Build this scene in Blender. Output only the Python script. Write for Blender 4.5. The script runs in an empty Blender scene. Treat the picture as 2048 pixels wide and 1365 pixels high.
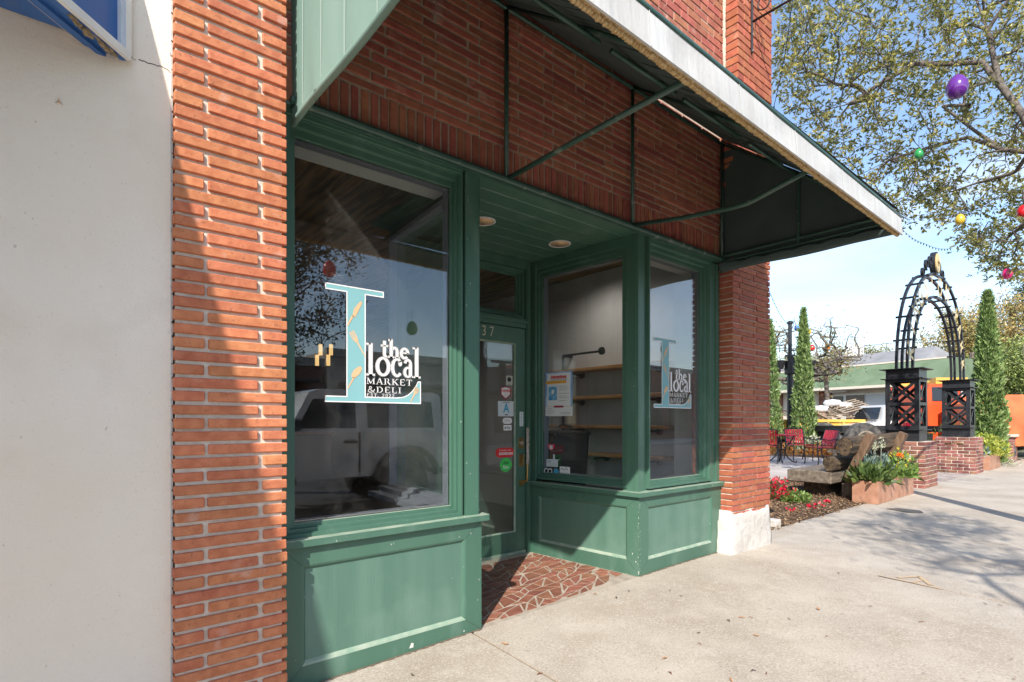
import bpy, math, random
import numpy as np
from mathutils import Vector
random.seed(7); rng = np.random.default_rng(7)
scn = bpy.context.scene
COL = scn.collection
# ------------------------------------------------------------------ camera, sky, sun, exposure
TH = math.radians(50.06)
CAM = (0.0, -2.625, 1.25)
cd = bpy.data.cameras.new('camera'); cam = bpy.data.objects.new('camera', cd); COL.objects.link(cam)
cam.location = CAM; cam.rotation_euler = (math.pi/2, 0, -(math.pi/2-TH))
cd.sensor_width = 36; cd.lens = 1085/2048*36; cd.shift_y = 160.5/2048; cd.clip_start = .05; cd.clip_end = 1000
scn.camera = cam
SUN = Vector((-1.25, -1.0, 1.23)).normalized()          # towards the sun
w = bpy.data.worlds.new('World'); scn.world = w; w.use_nodes = True
nt = w.node_tree; nt.nodes.clear()
out = nt.nodes.new('ShaderNodeOutputWorld'); bg = nt.nodes.new('ShaderNodeBackground')
sky = nt.nodes.new('ShaderNodeTexSky'); sky.sky_type = 'NISHITA'; sky.sun_disc = False
sky.sun_elevation = math.asin(SUN.z); sky.sun_rotation = math.atan2(SUN.x, SUN.y)
sky.air_density = 1.0; sky.dust_density = .55; sky.ozone_density = 1.3
tc = nt.nodes.new('ShaderNodeTexCoord'); mp = nt.nodes.new('ShaderNodeMapping'); mp.inputs['Scale'].default_value = (1.2, 1.2, 4.5)
nz = nt.nodes.new('ShaderNodeTexNoise'); nz.inputs['Scale'].default_value = 1.7; nz.inputs['Detail'].default_value = 7; nz.inputs['Roughness'].default_value = .55
cr = nt.nodes.new('ShaderNodeValToRGB'); cr.color_ramp.elements[0].position = .46; cr.color_ramp.elements[0].color = (.0, .0, .0, 1)
cr.color_ramp.elements[1].position = .80; cr.color_ramp.elements[1].color = (.65, .65, .65, 1)
mx = nt.nodes.new('ShaderNodeMixRGB'); mx.inputs[2].default_value = (4.6, 4.9, 5.5, 1)
L = nt.links.new
L(tc.outputs['Generated'], mp.inputs[0]); L(mp.outputs[0], nz.inputs[0]); L(nz.outputs[0], cr.inputs[0])
L(cr.outputs[0], mx.inputs[0]); L(sky.outputs[0], mx.inputs[1]); L(mx.outputs[0], bg.inputs[0]); L(bg.outputs[0], out.inputs[0])
bg.inputs[1].default_value = .135
sd = bpy.data.lights.new('sun', 'SUN'); sun = bpy.data.objects.new('sun', sd); COL.objects.link(sun)
sd.energy = 3.3; sd.angle = math.radians(.55); sd.color = (1, .94, .85)
sun.rotation_euler = SUN.to_track_quat('Z', 'Y').to_euler(); sun.location = (-6, -6, 12)
scn.view_settings.view_transform = 'Standard'; scn.view_settings.look = 'None'
scn.view_settings.exposure = 1.12; scn.view_settings.gamma = 1; scn.view_settings.use_curve_mapping = False
scn.render.engine = 'CYCLES'
try:
    scn.cycles.max_bounces = 10; scn.cycles.diffuse_bounces = 5; scn.cycles.glossy_bounces = 5; scn.cycles.transparent_max_bounces = 16
except Exception: pass

# ------------------------------------------------------------------ measuring helpers
FX, FY = math.cos(TH), math.sin(TH); RX, RY = math.sin(TH), -math.cos(TH)
def ray(px, py):
    a = (px-1024)/1085; b = (843-py)/1085
    return FX+a*RX, FY+a*RY, b
def at_y(px, py, y):
    r = ray(px, py); t = (y-CAM[1])/r[1]; return (r[0]*t, y, CAM[2]+r[2]*t)
def at_x(px, py, x):
    r = ray(px, py); t = x/r[0]; return (x, CAM[1]+r[1]*t, CAM[2]+r[2]*t)
def at_z(px, py, z):
    r = ray(px, py); t = (z-CAM[2])/r[2]; return (r[0]*t, CAM[1]+r[1]*t, z)
def at_d(px, py, d):
    r = ray(px, py); return (r[0]*d, CAM[1]+r[1]*d, CAM[2]+r[2]*d)
def pxof(x, y, z):
    d = x*FX+(y-CAM[1])*FY; l = x*RX+(y-CAM[1])*RY
    if d < .05: return None
    return 1024+1085*l/d, 843-1085*(z-CAM[2])/d, d
def G(x, y=0):      # pavement height
    return max(-.15, min(.04, .02*(x-1.96))) + .018*min(y, 0)

# ------------------------------------------------------------------ materials
MATS = {}
def M(name, c, c2=None, rough=.6, scale=6., detail=4, bump=0., bscale=40., metal=0, tint=0., stretch=(1, 1, 1), lo=.35, hi=.65, emis=0, spec=.5, bdist=.004, spots=None, coat=0):
    if name in MATS: return MATS[name]
    m = bpy.data.materials.new(name); MATS[name] = m; m.use_nodes = True
    n = m.node_tree.nodes; l = m.node_tree.links.new; p = n['Principled BSDF']
    tc = n.new('ShaderNodeTexCoord'); mp = n.new('ShaderNodeMapping'); mp.inputs['Scale'].default_value = stretch
    l(tc.outputs['Object'], mp.inputs[0])
    col = None
    if c2 is not None:
        nz = n.new('ShaderNodeTexNoise'); nz.inputs['Scale'].default_value = scale; nz.inputs['Detail'].default_value = detail
        l(mp.outputs[0], nz.inputs[0])
        cr = n.new('ShaderNodeValToRGB'); cr.color_ramp.elements[0].position = lo; cr.color_ramp.elements[1].position = hi
        cr.color_ramp.elements[0].color = (*c, 1); cr.color_ramp.elements[1].color = (*c2, 1)
        l(nz.outputs[0], cr.inputs[0]); col = cr.outputs[0]
    else:
        rg = n.new('ShaderNodeRGB'); rg.outputs[0].default_value = (*c, 1); col = rg.outputs[0]
    for sp in (spots or []):   # (scale, threshold lo, hi, colour, factor, stretch)
        mp2 = n.new('ShaderNodeMapping'); mp2.inputs['Scale'].default_value = sp[5] if len(sp) > 5 else (1, 1, 1); l(tc.outputs['Object'], mp2.inputs[0])
        nz = n.new('ShaderNodeTexNoise'); nz.inputs['Scale'].default_value = sp[0]; nz.inputs['Detail'].default_value = 5; l(mp2.outputs[0], nz.inputs[0])
        mr = n.new('ShaderNodeMapRange'); mr.inputs[1].default_value = sp[1]; mr.inputs[2].default_value = sp[2]; mr.inputs[4].default_value = sp[4]
        l(nz.outputs[0], mr.inputs[0])
        mx = n.new('ShaderNodeMixRGB'); mx.inputs[2].default_value = (*sp[3], 1); l(mr.outputs[0], mx.inputs[0]); l(col, mx.inputs[1]); col = mx.outputs[0]
    if tint:
        at = n.new('ShaderNodeAttribute'); at.attribute_name = 'tint'
        mr = n.new('ShaderNodeMapRange'); mr.inputs[3].default_value = 1-tint; mr.inputs[4].default_value = 1+tint; l(at.outputs['Fac'], mr.inputs[0])
        hs = n.new('ShaderNodeHueSaturation'); l(col, hs.inputs['Color']); l(mr.outputs[0], hs.inputs['Value'])
        mr2 = n.new('ShaderNodeMapRange'); mr2.inputs[3].default_value = .5-.05*tint; mr2.inputs[4].default_value = .5+.05*tint
        mm = n.new('ShaderNodeMath'); mm.operation = 'FRACT'; m3 = n.new('ShaderNodeMath'); m3.operation = 'MULTIPLY'; m3.inputs[1].default_value = 7.31
        l(at.outputs['Fac'], m3.inputs[0]); l(m3.outputs[0], mm.inputs[0]); l(mm.outputs[0], mr2.inputs[0]); l(mr2.outputs[0], hs.inputs['Hue'])
        col = hs.outputs[0]
    l(col, p.inputs['Base Color'])
    p.inputs['Roughness'].default_value = rough; p.inputs['Metallic'].default_value = metal
    p.inputs['Specular IOR Level'].default_value = spec
    if coat: p.inputs['Coat Weight'].default_value = coat; p.inputs['Coat Roughness'].default_value = .05
    if emis: l(col, p.inputs['Emission Color']); p.inputs['Emission Strength'].default_value = emis
    if bump:
        nb = n.new('ShaderNodeTexNoise'); nb.inputs['Scale'].default_value = bscale; nb.inputs['Detail'].default_value = 4; l(mp.outputs[0], nb.inputs[0])
        bp = n.new('ShaderNodeBump'); bp.inputs['Strength'].default_value = bump; bp.inputs['Distance'].default_value = bdist
        l(nb.outputs[0], bp.inputs['Height']); l(bp.outputs[0], p.inputs['Normal'])
    return m
def LEAF(name, cols, rough=.45, trans=.35):
    if name in MATS: return MATS[name]
    m = bpy.data.materials.new(name); MATS[name] = m; m.use_nodes = True
    n = m.node_tree.nodes; l = m.node_tree.links.new; p = n['Principled BSDF']; o = n['Material Output']
    at = n.new('ShaderNodeAttribute'); at.attribute_name = 'tint'
    cr = n.new('ShaderNodeValToRGB'); e = cr.color_ramp.elements
    while len(e) < len(cols): e.new(.5)
    for i, c in enumerate(cols): e[i].position = i/max(1, len(cols)-1); e[i].color = (*c, 1)
    l(at.outputs['Fac'], cr.inputs[0]); l(cr.outputs[0], p.inputs['Base Color']); p.inputs['Roughness'].default_value = rough
    tr = n.new('ShaderNodeBsdfTranslucent'); l(cr.outputs[0], tr.inputs[0]); mx = n.new('ShaderNodeMixShader'); mx.inputs[0].default_value = trans
    l(p.outputs[0], mx.inputs[1]); l(tr.outputs[0], mx.inputs[2]); l(mx.outputs[0], o.inputs[0])
    return m
def GLASS(name, dust=.05, tintc=(.93, .95, .94)):
    if name in MATS: return MATS[name]
    m = bpy.data.materials.new(name); MATS[name] = m; m.use_nodes = True
    n = m.node_tree.nodes; l = m.node_tree.links.new; o = n['Material Output']; n.remove(n['Principled BSDF'])
    ge = n.new('ShaderNodeNewGeometry'); mi = n.new('ShaderNodeMapRange'); mi.inputs[3].default_value = 1.52; mi.inputs[4].default_value = 1/1.52
    l(ge.outputs['Backfacing'], mi.inputs[0]); fr = n.new('ShaderNodeFresnel'); l(mi.outputs[0], fr.inputs[0])
    fm = n.new('ShaderNodeMath'); fm.operation = 'MULTIPLY'; fm.use_clamp = True; fm.inputs[1].default_value = 1.75; l(fr.outputs[0], fm.inputs[0])
    tr = n.new('ShaderNodeBsdfTransparent'); tr.inputs[0].default_value = (*tintc, 1)
    gl = n.new('ShaderNodeBsdfGlossy'); gl.inputs['Roughness'].default_value = 0.0; gl.inputs[0].default_value = (1, 1, 1, 1)
    mx = n.new('ShaderNodeMixShader'); l(fm.outputs[0], mx.inputs[0]); l(tr.outputs[0], mx.inputs[1]); l(gl.outputs[0], mx.inputs[2])
    df = n.new('ShaderNodeBsdfDiffuse'); df.inputs[0].default_value = (.7, .66, .6, 1)
    tc = n.new('ShaderNodeTexCoord'); nz = n.new('ShaderNodeTexNoise'); nz.inputs['Scale'].default_value = 3; nz.inputs['Detail'].default_value = 8; nz.inputs['Roughness'].default_value = .75
    l(tc.outputs['Object'], nz.inputs[0]); mr = n.new('ShaderNodeMapRange'); mr.inputs[1].default_value = .42; mr.inputs[2].default_value = .8; mr.inputs[4].default_value = dust; l(nz.outputs[0], mr.inputs[0])
    vo = n.new('ShaderNodeTexNoise'); vo.inputs['Scale'].default_value = 170; l(tc.outputs['Object'], vo.inputs[0])
    mv = n.new('ShaderNodeMapRange'); mv.inputs[1].default_value = .70; mv.inputs[2].default_value = .78; mv.inputs[4].default_value = dust*3; l(vo.outputs[0], mv.inputs[0])
    ad = n.new('ShaderNodeMath'); ad.operation = 'ADD'; ad.use_clamp = True; l(mr.outputs[0], ad.inputs[0]); l(mv.outputs[0], ad.inputs[1])
    m2 = n.new('ShaderNodeMixShader'); l(ad.outputs[0], m2.inputs[0]); l(mx.outputs[0], m2.inputs[1]); l(df.outputs[0], m2.inputs[2]); l(m2.outputs[0], o.inputs[0])
    return m

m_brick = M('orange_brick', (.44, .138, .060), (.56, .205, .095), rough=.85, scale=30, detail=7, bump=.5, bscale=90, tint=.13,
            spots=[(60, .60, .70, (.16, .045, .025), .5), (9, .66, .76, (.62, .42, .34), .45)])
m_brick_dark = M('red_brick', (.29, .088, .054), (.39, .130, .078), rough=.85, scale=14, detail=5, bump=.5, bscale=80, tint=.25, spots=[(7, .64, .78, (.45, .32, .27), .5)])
m_brick_ped = M('antique_brick', (.20, .078, .055), (.29, .125, .09), rough=.9, scale=9, detail=5, bump=.6, bscale=60, tint=.4, spots=[(8, .60, .75, (.55, .45, .38), .45)])
m_mortar = M('mortar', (.58, .50, .405), (.70, .62, .52), rough=.95, scale=25, bump=.6, bscale=120)
m_green = M('green_paint', (.050, .125, .086), (.070, .153, .108), rough=.42, scale=2.5, detail=8, bump=.35, bscale=45, stretch=(1, 1, .12), bdist=.003,
            spots=[(5, .55, .8, (.16, .25, .20), .6, (1, 1, .4)), (46, .715, .74, (.5, .52, .44), .8)])
m_green2 = M('green_panel_paint', (.080, .165, .122), (.108, .20, .152), rough=.5, scale=3, detail=8, bump=.25, bscale=45, stretch=(2.5, 2.5, .18), bdist=.003,
             spots=[(3, .5, .8, (.18, .27, .22), .6), (60, .735, .75, (.55, .55, .48), .8)])
m_dust_glare = M('dusty_glare_edge', (.33, .38, .30), (.20, .30, .22), rough=.7, scale=12, detail=6, bump=.2)  # dusty paint edges, with the sun glare on level ledges mixed into the colour
m_gframe = M('awning_frame_paint', (.03, .075, .058), (.045, .10, .078), rough=.35, scale=9, spots=[(14, .62, .7, (.30, .33, .27), .5)])
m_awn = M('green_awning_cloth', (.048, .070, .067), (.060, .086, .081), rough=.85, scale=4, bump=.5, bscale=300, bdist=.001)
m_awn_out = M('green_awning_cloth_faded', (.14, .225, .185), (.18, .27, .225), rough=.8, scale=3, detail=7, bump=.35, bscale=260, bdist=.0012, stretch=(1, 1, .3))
m_stitch = M('white_stitching', (.65, .68, .62), rough=.8)
m_val = M('white_valance_cloth', (.47, .46, .44), (.54, .535, .52), rough=.7, scale=5, detail=6, bump=.5, bscale=12, stretch=(1, 1, .2), bdist=.02, spots=[(7, .55, .75, (.36, .35, .31), .6, (1, 1, .25)), (24, .62, .75, (.38, .37, .33), .5)])
m_fringe = M('yellowed_rope', (.42, .27, .11), (.62, .46, .24), rough=.9, scale=60, bump=.6, bscale=120)
m_stucco = M('cream_stucco', (.82, .70, .56), (.86, .77, .655), rough=.9, scale=1.3, detail=8, bump=.7, bscale=120, bdist=.004,
             spots=[(2.1, .58, .75, (.66, .55, .42), .5), (38, .71, .73, (.30, .25, .20), .4), (110, .66, .76, (.50, .43, .35), .5)])
m_plaster = M('white_plaster', (.56, .535, .50), (.46, .43, .385), rough=.85, scale=5, detail=6, bump=.7, bscale=14, bdist=.02, spots=[(30, .66, .7, (.22, .2, .2), .55), (3, .55, .75, (.6, .52, .46), .35)])
m_conc = M('sidewalk_concrete', (.37, .315, .255), (.455, .40, .33), rough=.9, scale=1.7, detail=9, bump=.5, bscale=110, bdist=.003,
           spots=[(.9, .50, .70, (.25, .195, .145), .5), (2.3, .52, .70, (.31, .25, .185), .45), (3.6, .55, .75, (.54, .48, .41), .55), (16, .55, .72, (.52, .46, .385), .35), (90, .5, .66, (.58, .52, .44), .55), (75, .57, .70, (.16, .13, .10), .5), (26, .72, .76, (.13, .10, .08), .5), (11, .70, .74, (.22, .18, .15), .45)])
m_conc2 = M('patio_concrete', (.40, .35, .31), (.50, .45, .41), rough=.9, scale=1.1, detail=8, bump=.3, bscale=60)
m_joint = M('joint_dirt', (.13, .09, .06), (.2, .15, .1), rough=1, scale=30)
m_grout = M('pale_grout', (.42, .36, .29), (.30, .25, .20), rough=.95, scale=14, bump=.4, bscale=100)
m_tile = M('broken_terracotta_tile', (.20, .078, .048), (.28, .118, .075), rough=.55, scale=14, detail=5, bump=.25, bscale=70, tint=.2, spots=[(10, .6, .75, (.42, .27, .2), .35)])
m_blue = M('blue_metal', (.03, .11, .34), (.04, .14, .40), rough=.4, scale=3, spots=[(7, .62, .74, (.12, .16, .2), .6)])
m_bluel = M('bright_blue_board', (.03, .16, .62), rough=.4)
m_white = M('white_paint', (.78, .78, .76), (.66, .66, .64), rough=.5, scale=7)
m_whitegrey = M('dirty_white_metal', (.62, .60, .57), (.42, .40, .37), rough=.5, scale=9)
m_black = M('black_iron', (.014, .015, .018), (.022, .023, .027), rough=.42, scale=20, bump=.2)
m_rubber = M('tyre_rubber', (.03, .03, .03), (.12, .11, .10), rough=.85, scale=8)
m_grey = M('interior_grey_wall', (.50, .49, .50), (.54, .53, .54), rough=.8, scale=3)
m_greyl = M('interior_trim_grey', (.20, .21, .25), rough=.5)
m_hdr = M('interior_header_white', (.60, .59, .57), rough=.8)
m_woodc = M('dark_ceiling_board', (.10, .048, .02), (.32, .17, .07), rough=.5, scale=2.2, detail=9, stretch=(9, .8, 1), lo=.42, hi=.6)
m_shelf = M('oak_shelf_board', (.42, .20, .075), (.55, .29, .12), rough=.45, scale=5, stretch=(6, .6, 6))
m_floor = M('shop_floor', (.05, .045, .04), (.09, .08, .07), rough=.4, scale=2)
m_brass = M('worn_brass', (.62, .42, .17), (.50, .35, .16), rough=.3, metal=1, scale=40)
m_steelw = M('peeling_steel', (.55, .50, .45), (.35, .28, .22), rough=.5, metal=.3, scale=60)
m_lampglow = M('warm_lamp', (1, .76, .46), emis=2.2)
m_pend = M('gold_pendant', (1, .50, .13), (1, .75, .35), emis=.5, scale=90)
m_reflect = M('downlight_cone', (.75, .50, .28), rough=.35)
m_paper = M('white_paper', (.76, .76, .74), rough=.7)
m_teal = M('logo_teal', (.20, .42, .44), (.23, .45, .47), rough=.6, scale=2)
m_tan = M('logo_tan', (.72, .44, .24), rough=.6)
m_logow = M('logo_white', (.82, .80, .78), rough=.6)
m_brown = M('logo_brown', (.10, .065, .06), rough=.6)
m_mulch = M('bark_mulch', (.06, .032, .02), (.17, .10, .06), rough=.95, scale=25, bump=.9, bscale=35, bdist=.03, tint=.6)
m_chip = LEAF('mulch_chip', [(.05, .025, .015), (.16, .085, .045), (.30, .19, .10), (.40, .30, .18)], rough=.9, trans=0)
m_copper = M('weathered_copper_planter', (.36, .17, .10), (.50, .27, .18), rough=.5, scale=5, detail=7, bump=.15, metal=.15, spots=[(6, .6, .72, (.14, .08, .06), .55)])
m_timber = M('weathered_timber', (.10, .075, .055), (.21, .17, .13), rough=.85, scale=6, detail=7, stretch=(.6, 3, 3), bump=.6, bscale=30, bdist=.01)
m_log = M('charred_log', (.03, .022, .016), (.16, .105, .06), rough=.9, scale=5, detail=8, stretch=(.25, 4, 4), bump=1, bscale=22, bdist=.04, spots=[(6, .62, .72, (.42, .31, .10), .6, (.5, 3, 3))])
m_bark = M('grey_bark', (.085, .068, .055), (.17, .145, .125), rough=.95, scale=20, bump=.8, bscale=50)
m_red = M('red_slat_paint', (.55, .02, .035), rough=.3)
m_yellow = M('yellow_steel', (.66, .40, .045), (.55, .36, .10), rough=.5, scale=4)
m_orange = M('orange_truck_paint', (.70, .09, .022), (.62, .075, .02), rough=.35, scale=2)
m_orangel = M('faded_orange_paint', (.66, .10, .035), (.72, .17, .06), rough=.4, scale=2)
m_dkglass = M('dark_window', (.02, .025, .03), rough=.08)
m_vwhite = M('white_car_paint', (.72, .72, .72), rough=.25, coat=.6)
m_vblack = M('black_plastic', (.018, .018, .018), rough=.55)
m_vdark = M('dark_car_paint', (.03, .035, .05), rough=.2, coat=.7)
m_asph = M('asphalt', (.055, .053, .052), (.085, .08, .078), rough=.9, scale=1.5, detail=8, bump=.4, bscale=120)
m_cream = M('cream_siding', (.62, .54, .44), (.66, .58, .48), rough=.8, scale=1)
m_groof = M('green_shingles', (.105, .155, .085), (.15, .20, .12), rough=.85, scale=1.4, detail=8, tint=.12)
m_sroof = M('grey_shingles', (.19, .185, .19), (.26, .255, .26), rough=.85, scale=1.2, detail=8)
m_stone = M('cut_stone_cap', (.50, .45, .38), (.60, .55, .47), rough=.85, scale=8)
m_rust = M('rusty_scrap', (.25, .18, .12), (.42, .36, .28), rough=.9, scale=12)
m_tarp = M('white_sack', (.72, .71, .70), (.60, .59, .58), rough=.6, scale=4, bump=.6, bscale=9, bdist=.05)
m_chalk = M('orange_chalk', (.50, .33, .18), (.45, .37, .27), rough=.95, scale=30)
m_glass = GLASS('window_glass', .04)
m_glass2 = GLASS('recess_glass', .02)
m_stonecol = M('stucco_far', (.42, .38, .33), (.34, .30, .26), rough=.9, scale=1)
m_cap = M('far_brick', (.15, .06, .045), (.22, .09, .06), rough=.9, scale=6)

# ------------------------------------------------------------------ geometry helpers
class Fr:          # a vertical working plane: origin (x, y), direction u along it, v outwards
    def __init__(s, o, u):
        l = math.hypot(*u); s.o = o; s.u = (u[0]/l, u[1]/l); s.n = (s.u[1], -s.u[0])
    def __call__(s, u, v, z): return (s.o[0]+s.u[0]*u+s.n[0]*v, s.o[1]+s.u[1]*u+s.n[1]*v, z)
    def hit(s, px, py, v=0):   # where the view of a photo point meets the plane
        r = ray(px, py); ox = s.o[0]+s.n[0]*v-CAM[0]; oy = s.o[1]+s.n[1]*v-CAM[1]
        den = r[0]*s.n[0]+r[1]*s.n[1]; t = (ox*s.n[0]+oy*s.n[1])/den
        x, y = r[0]*t+CAM[0]-s.o[0], r[1]*t+CAM[1]-s.o[1]
        return x*s.u[0]+y*s.u[1], CAM[2]+r[2]*t
ID = lambda u, v, z: (u, v, z)
class MB:
    def __init__(s, fr=None): s.v = []; s.f = []; s.t = []; s.m = []; s.fr = fr or ID; s.tint = .5; s.mi = 0; s.sm = False
    def add(s, vs, fs):
        b = len(s.v); s.v += [s.fr(*p) for p in vs]
        for f in fs: s.f.append(tuple(b+i for i in f)); s.t.append(s.tint); s.m.append(s.mi)
        return s
    def box(s, a0, a1, b0, b1, c0, c1):
        if a0 > a1: a0, a1 = a1, a0
        if b0 > b1: b0, b1 = b1, b0
        if c0 > c1: c0, c1 = c1, c0
        vs = [(x, y, z) for x in (a0, a1) for y in (b0, b1) for z in (c0, c1)]
        return s.add(vs, [(0, 1, 3, 2), (4, 6, 7, 5), (0, 4, 5, 1), (2, 3, 7, 6), (0, 2, 6, 4), (1, 5, 7, 3)])
    def cbox(s, a0, a1, b0, b1, c0, c1, e=.004):      # chamfered box
        if a0 > a1: a0, a1 = a1, a0
        if b0 > b1: b0, b1 = b1, b0
        if c0 > c1: c0, c1 = c1, c0
        e = min(e, (a1-a0)*.45, (b1-b0)*.45, (c1-c0)*.45); A = (a0, a1); B = (b0, b1); C = (c0, c1); vs = []; ix = {}
        for i in (0, 1):
            for j in (0, 1):
                for k in (0, 1):
                    sx, sy, sz = (1-2*i)*e, (1-2*j)*e, (1-2*k)*e
                    for d in range(3):
                        ix[(i, j, k, d)] = len(vs)
                        vs.append((A[i]+(0 if d == 0 else sx), B[j]+(0 if d == 1 else sy), C[k]+(0 if d == 2 else sz)))
        q = ix; fs = []
        for i in (0, 1):
            fs.append([q[(i, 0, 0, 0)], q[(i, 1, 0, 0)], q[(i, 1, 1, 0)], q[(i, 0, 1, 0)]][::(1 if i else -1)])
            fs.append([q[(0, i, 0, 1)], q[(0, i, 1, 1)], q[(1, i, 1, 1)], q[(1, i, 0, 1)]][::(1 if i else -1)])
            fs.append([q[(0, 0, i, 2)], q[(1, 0, i, 2)], q[(1, 1, i, 2)], q[(0, 1, i, 2)]][::(1 if i else -1)])
        for i in (0, 1):
            for j in (0, 1):
                fs.append([q[(i, j, 0, 0)], q[(i, j, 1, 0)], q[(i, j, 1, 1)], q[(i, j, 0, 1)]][::(-1 if i == j else 1)])
                fs.append([q[(i, 0, j, 0)], q[(i, 1, j, 0)], q[(i, 1, j, 2)], q[(i, 0, j, 2)]][::(1 if i == j else -1)])
                fs.append([q[(0, i, j, 1)], q[(1, i, j, 1)], q[(1, i, j, 2)], q[(0, i, j, 2)]][::(-1 if i == j else 1)])
                for k in (0, 1):
                    fs.append([q[(i, j, k, d)] for d in range(3)][::(1 if (i+j+k) % 2 else -1)])
        return s.add(vs, [tuple(f) for f in fs])
    def prism(s, poly, z0, z1, axis=2):               # poly of 2-D points extruded along an axis
        n = len(poly)
        def P(a, b, c): return (a, b, c) if axis == 2 else ((a, c, b) if axis == 1 else (c, a, b))
        vs = [P(a, b, z0) for a, b in poly]+[P(a, b, z1) for a, b in poly]
        fs = [tuple(range(n))[::-1], tuple(range(n, 2*n))]+[(i, (i+1) % n, n+(i+1) % n, n+i) for i in range(n)]
        return s.add(vs, fs)
    def flat(s, poly, v=0):                           # polygon in the u,z plane
        return s.add([(a, v, b) for a, b in poly], [tuple(range(len(poly)))])
    def tube(s, pts, r, n=6, caps=True, r1=None):
        pts = [Vector(p) for p in pts]; k = len(pts); vs = []; fs = []
        up = None
        for i, p in enumerate(pts):
            d = (pts[min(i+1, k-1)]-pts[max(i-1, 0)]).normalized()
            if up is None: up = Vector((0, 0, 1)) if abs(d.z) < .9 else Vector((1, 0, 0))
            a = d.cross(up).normalized(); b = a.cross(d).normalized(); up = b
            rr = r if r1 is None else r+(r1-r)*i/(k-1)
            if isinstance(r, (list, tuple)): rr = r[i]
            for j in range(n):
                t = 2*math.pi*j/n; q = p+a*math.cos(t)*rr+b*math.sin(t)*rr; vs.append(tuple(q))
        for i in range(k-1):
            for j in range(n): fs.append((i*n+j, i*n+(j+1) % n, (i+1)*n+(j+1) % n, (i+1)*n+j))
        if caps: fs += [tuple(range(n))[::-1], tuple(range((k-1)*n, k*n))]
        return s.add(vs, fs)
    def strap(s, pts, w, h, side=(0, 1, 0)):           # flat bar with section w (along side) x h
        pts = [Vector(p) for p in pts]; sd_ = Vector(side); k = len(pts); vs = []; fs = []
        for i, p in enumerate(pts):
            d = (pts[min(i+1, k-1)]-pts[max(i-1, 0)]).normalized(); b = d.cross(sd_).normalized()
            for a, c in ((-1, -1), (1, -1), (1, 1), (-1, 1)): vs.append(tuple(p+sd_*a*w/2+b*c*h/2))
        for i in range(k-1):
            for j in range(4): fs.append((i*4+j, i*4+(j+1) % 4, (i+1)*4+(j+1) % 4, (i+1)*4+j))
        fs += [(3, 2, 1, 0), tuple(range((k-1)*4, k*4))]
        return s.add(vs, fs)
    def lathe(s, prof, c=(0, 0, 0), n=16, sx=1, sy=1):  # profile of (r, z)
        vs = []; fs = []
        for r, z in prof:
            for j in range(n): t = 2*math.pi*j/n; vs.append((c[0]+r*sx*math.cos(t), c[1]+r*sy*math.sin(t), c[2]+z))
        for i in range(len(prof)-1):
            for j in range(n): fs.append((i*n+j, i*n+(j+1) % n, (i+1)*n+(j+1) % n, (i+1)*n+j))
        if prof[0][0] > 1e-4: fs.append(tuple(range(n))[::-1])
        if prof[-1][0] > 1e-4: fs.append(tuple(range((len(prof)-1)*n, len(prof)*n)))
        return s.add(vs, fs)
    def wheel(s, c, r, w, n=24, axis=1, prof=None):     # disc about a horizontal axis
        prof = prof or [(r*.55, -w/2), (r*.93, -w/2), (r, -w*.36), (r, w*.36), (r*.93, w/2), (r*.55, w/2)]
        vs = []; fs = []
        for rr, o in prof:
            for j in range(n):
                t = 2*math.pi*j/n; a, b = rr*math.cos(t), rr*math.sin(t)
                vs.append((c[0]+a, c[1]+o, c[2]+b) if axis == 1 else (c[0]+o, c[1]+a, c[2]+b))
        for i in range(len(prof)-1):
            for j in range(n): fs.append((i*n+j, i*n+(j+1) % n, (i+1)*n+(j+1) % n, (i+1)*n+j))
        if abs(prof[0][0]) > 1e-4: fs.append(tuple(range(n)))
        fs.append(tuple(range((len(prof)-1)*n, len(prof)*n)))
        return s.add(vs, fs)
    def ring(s, outer, inner, v0, v1):                  # picture-frame between two equal-length outlines (u, z)
        n = len(outer)
        return s.add([(a, v0, b) for a, b in outer]+[(a, v1, b) for a, b in inner], [(i, (i+1) % n, n+(i+1) % n, n+i) for i in range(n)])

def tag(o, label=None, cat=None, group=None, kind=None):
    if label: o['label'] = label
    if cat: o['category'] = cat
    if group: o['group'] = group
    if kind: o['kind'] = kind
    return o
def thing(name, label, cat, loc=(0, 0, 0), group=None, rz=0):
    o = bpy.data.objects.new(name, None); COL.objects.link(o); o.location = loc; o.rotation_euler = (0, 0, rz); o.empty_display_size = .1
    return tag(o, label, cat, group)
def rootloc(p):
    v = Vector((0, 0, 0))
    while p is not None: v += p.location; p = p.parent
    return v
def obj(name, mb, mats, parent=None, smooth=None, label=None, kind=None, origin=None):
    me = bpy.data.meshes.new(name)
    off = rootloc(parent) if parent is not None else Vector((0, 0, 0))
    if parent is None and origin is not None: off = Vector(origin)
    va = np.array(mb.v, dtype=np.float64).reshape(-1, 3)-np.array(off)
    me.from_pydata(va.tolist(), [], mb.f)
    for m in (mats if isinstance(mats, (list, tuple)) else [mats]): me.materials.append(m)
    if any(mb.m): me.polygons.foreach_set('material_index', mb.m)
    at = me.attributes.new('tint', 'FLOAT', 'FACE'); at.data.foreach_set('value', mb.t)
    if smooth or mb.sm: me.polygons.foreach_set('use_smooth', [True]*len(mb.f))
    me.update()
    o = bpy.data.objects.new(name, me); COL.objects.link(o)
    if parent is not None: o.parent = parent
    elif origin is not None: o.location = origin
    return tag(o, label, None, None, kind)
def copy_tree(o, parent=None):
    c = o.copy(); COL.objects.link(c); c.parent = parent
    for ch in list(o.children): copy_tree(ch, c)
    return c
def rename_copy(c, label): c['label'] = label; return c

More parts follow.
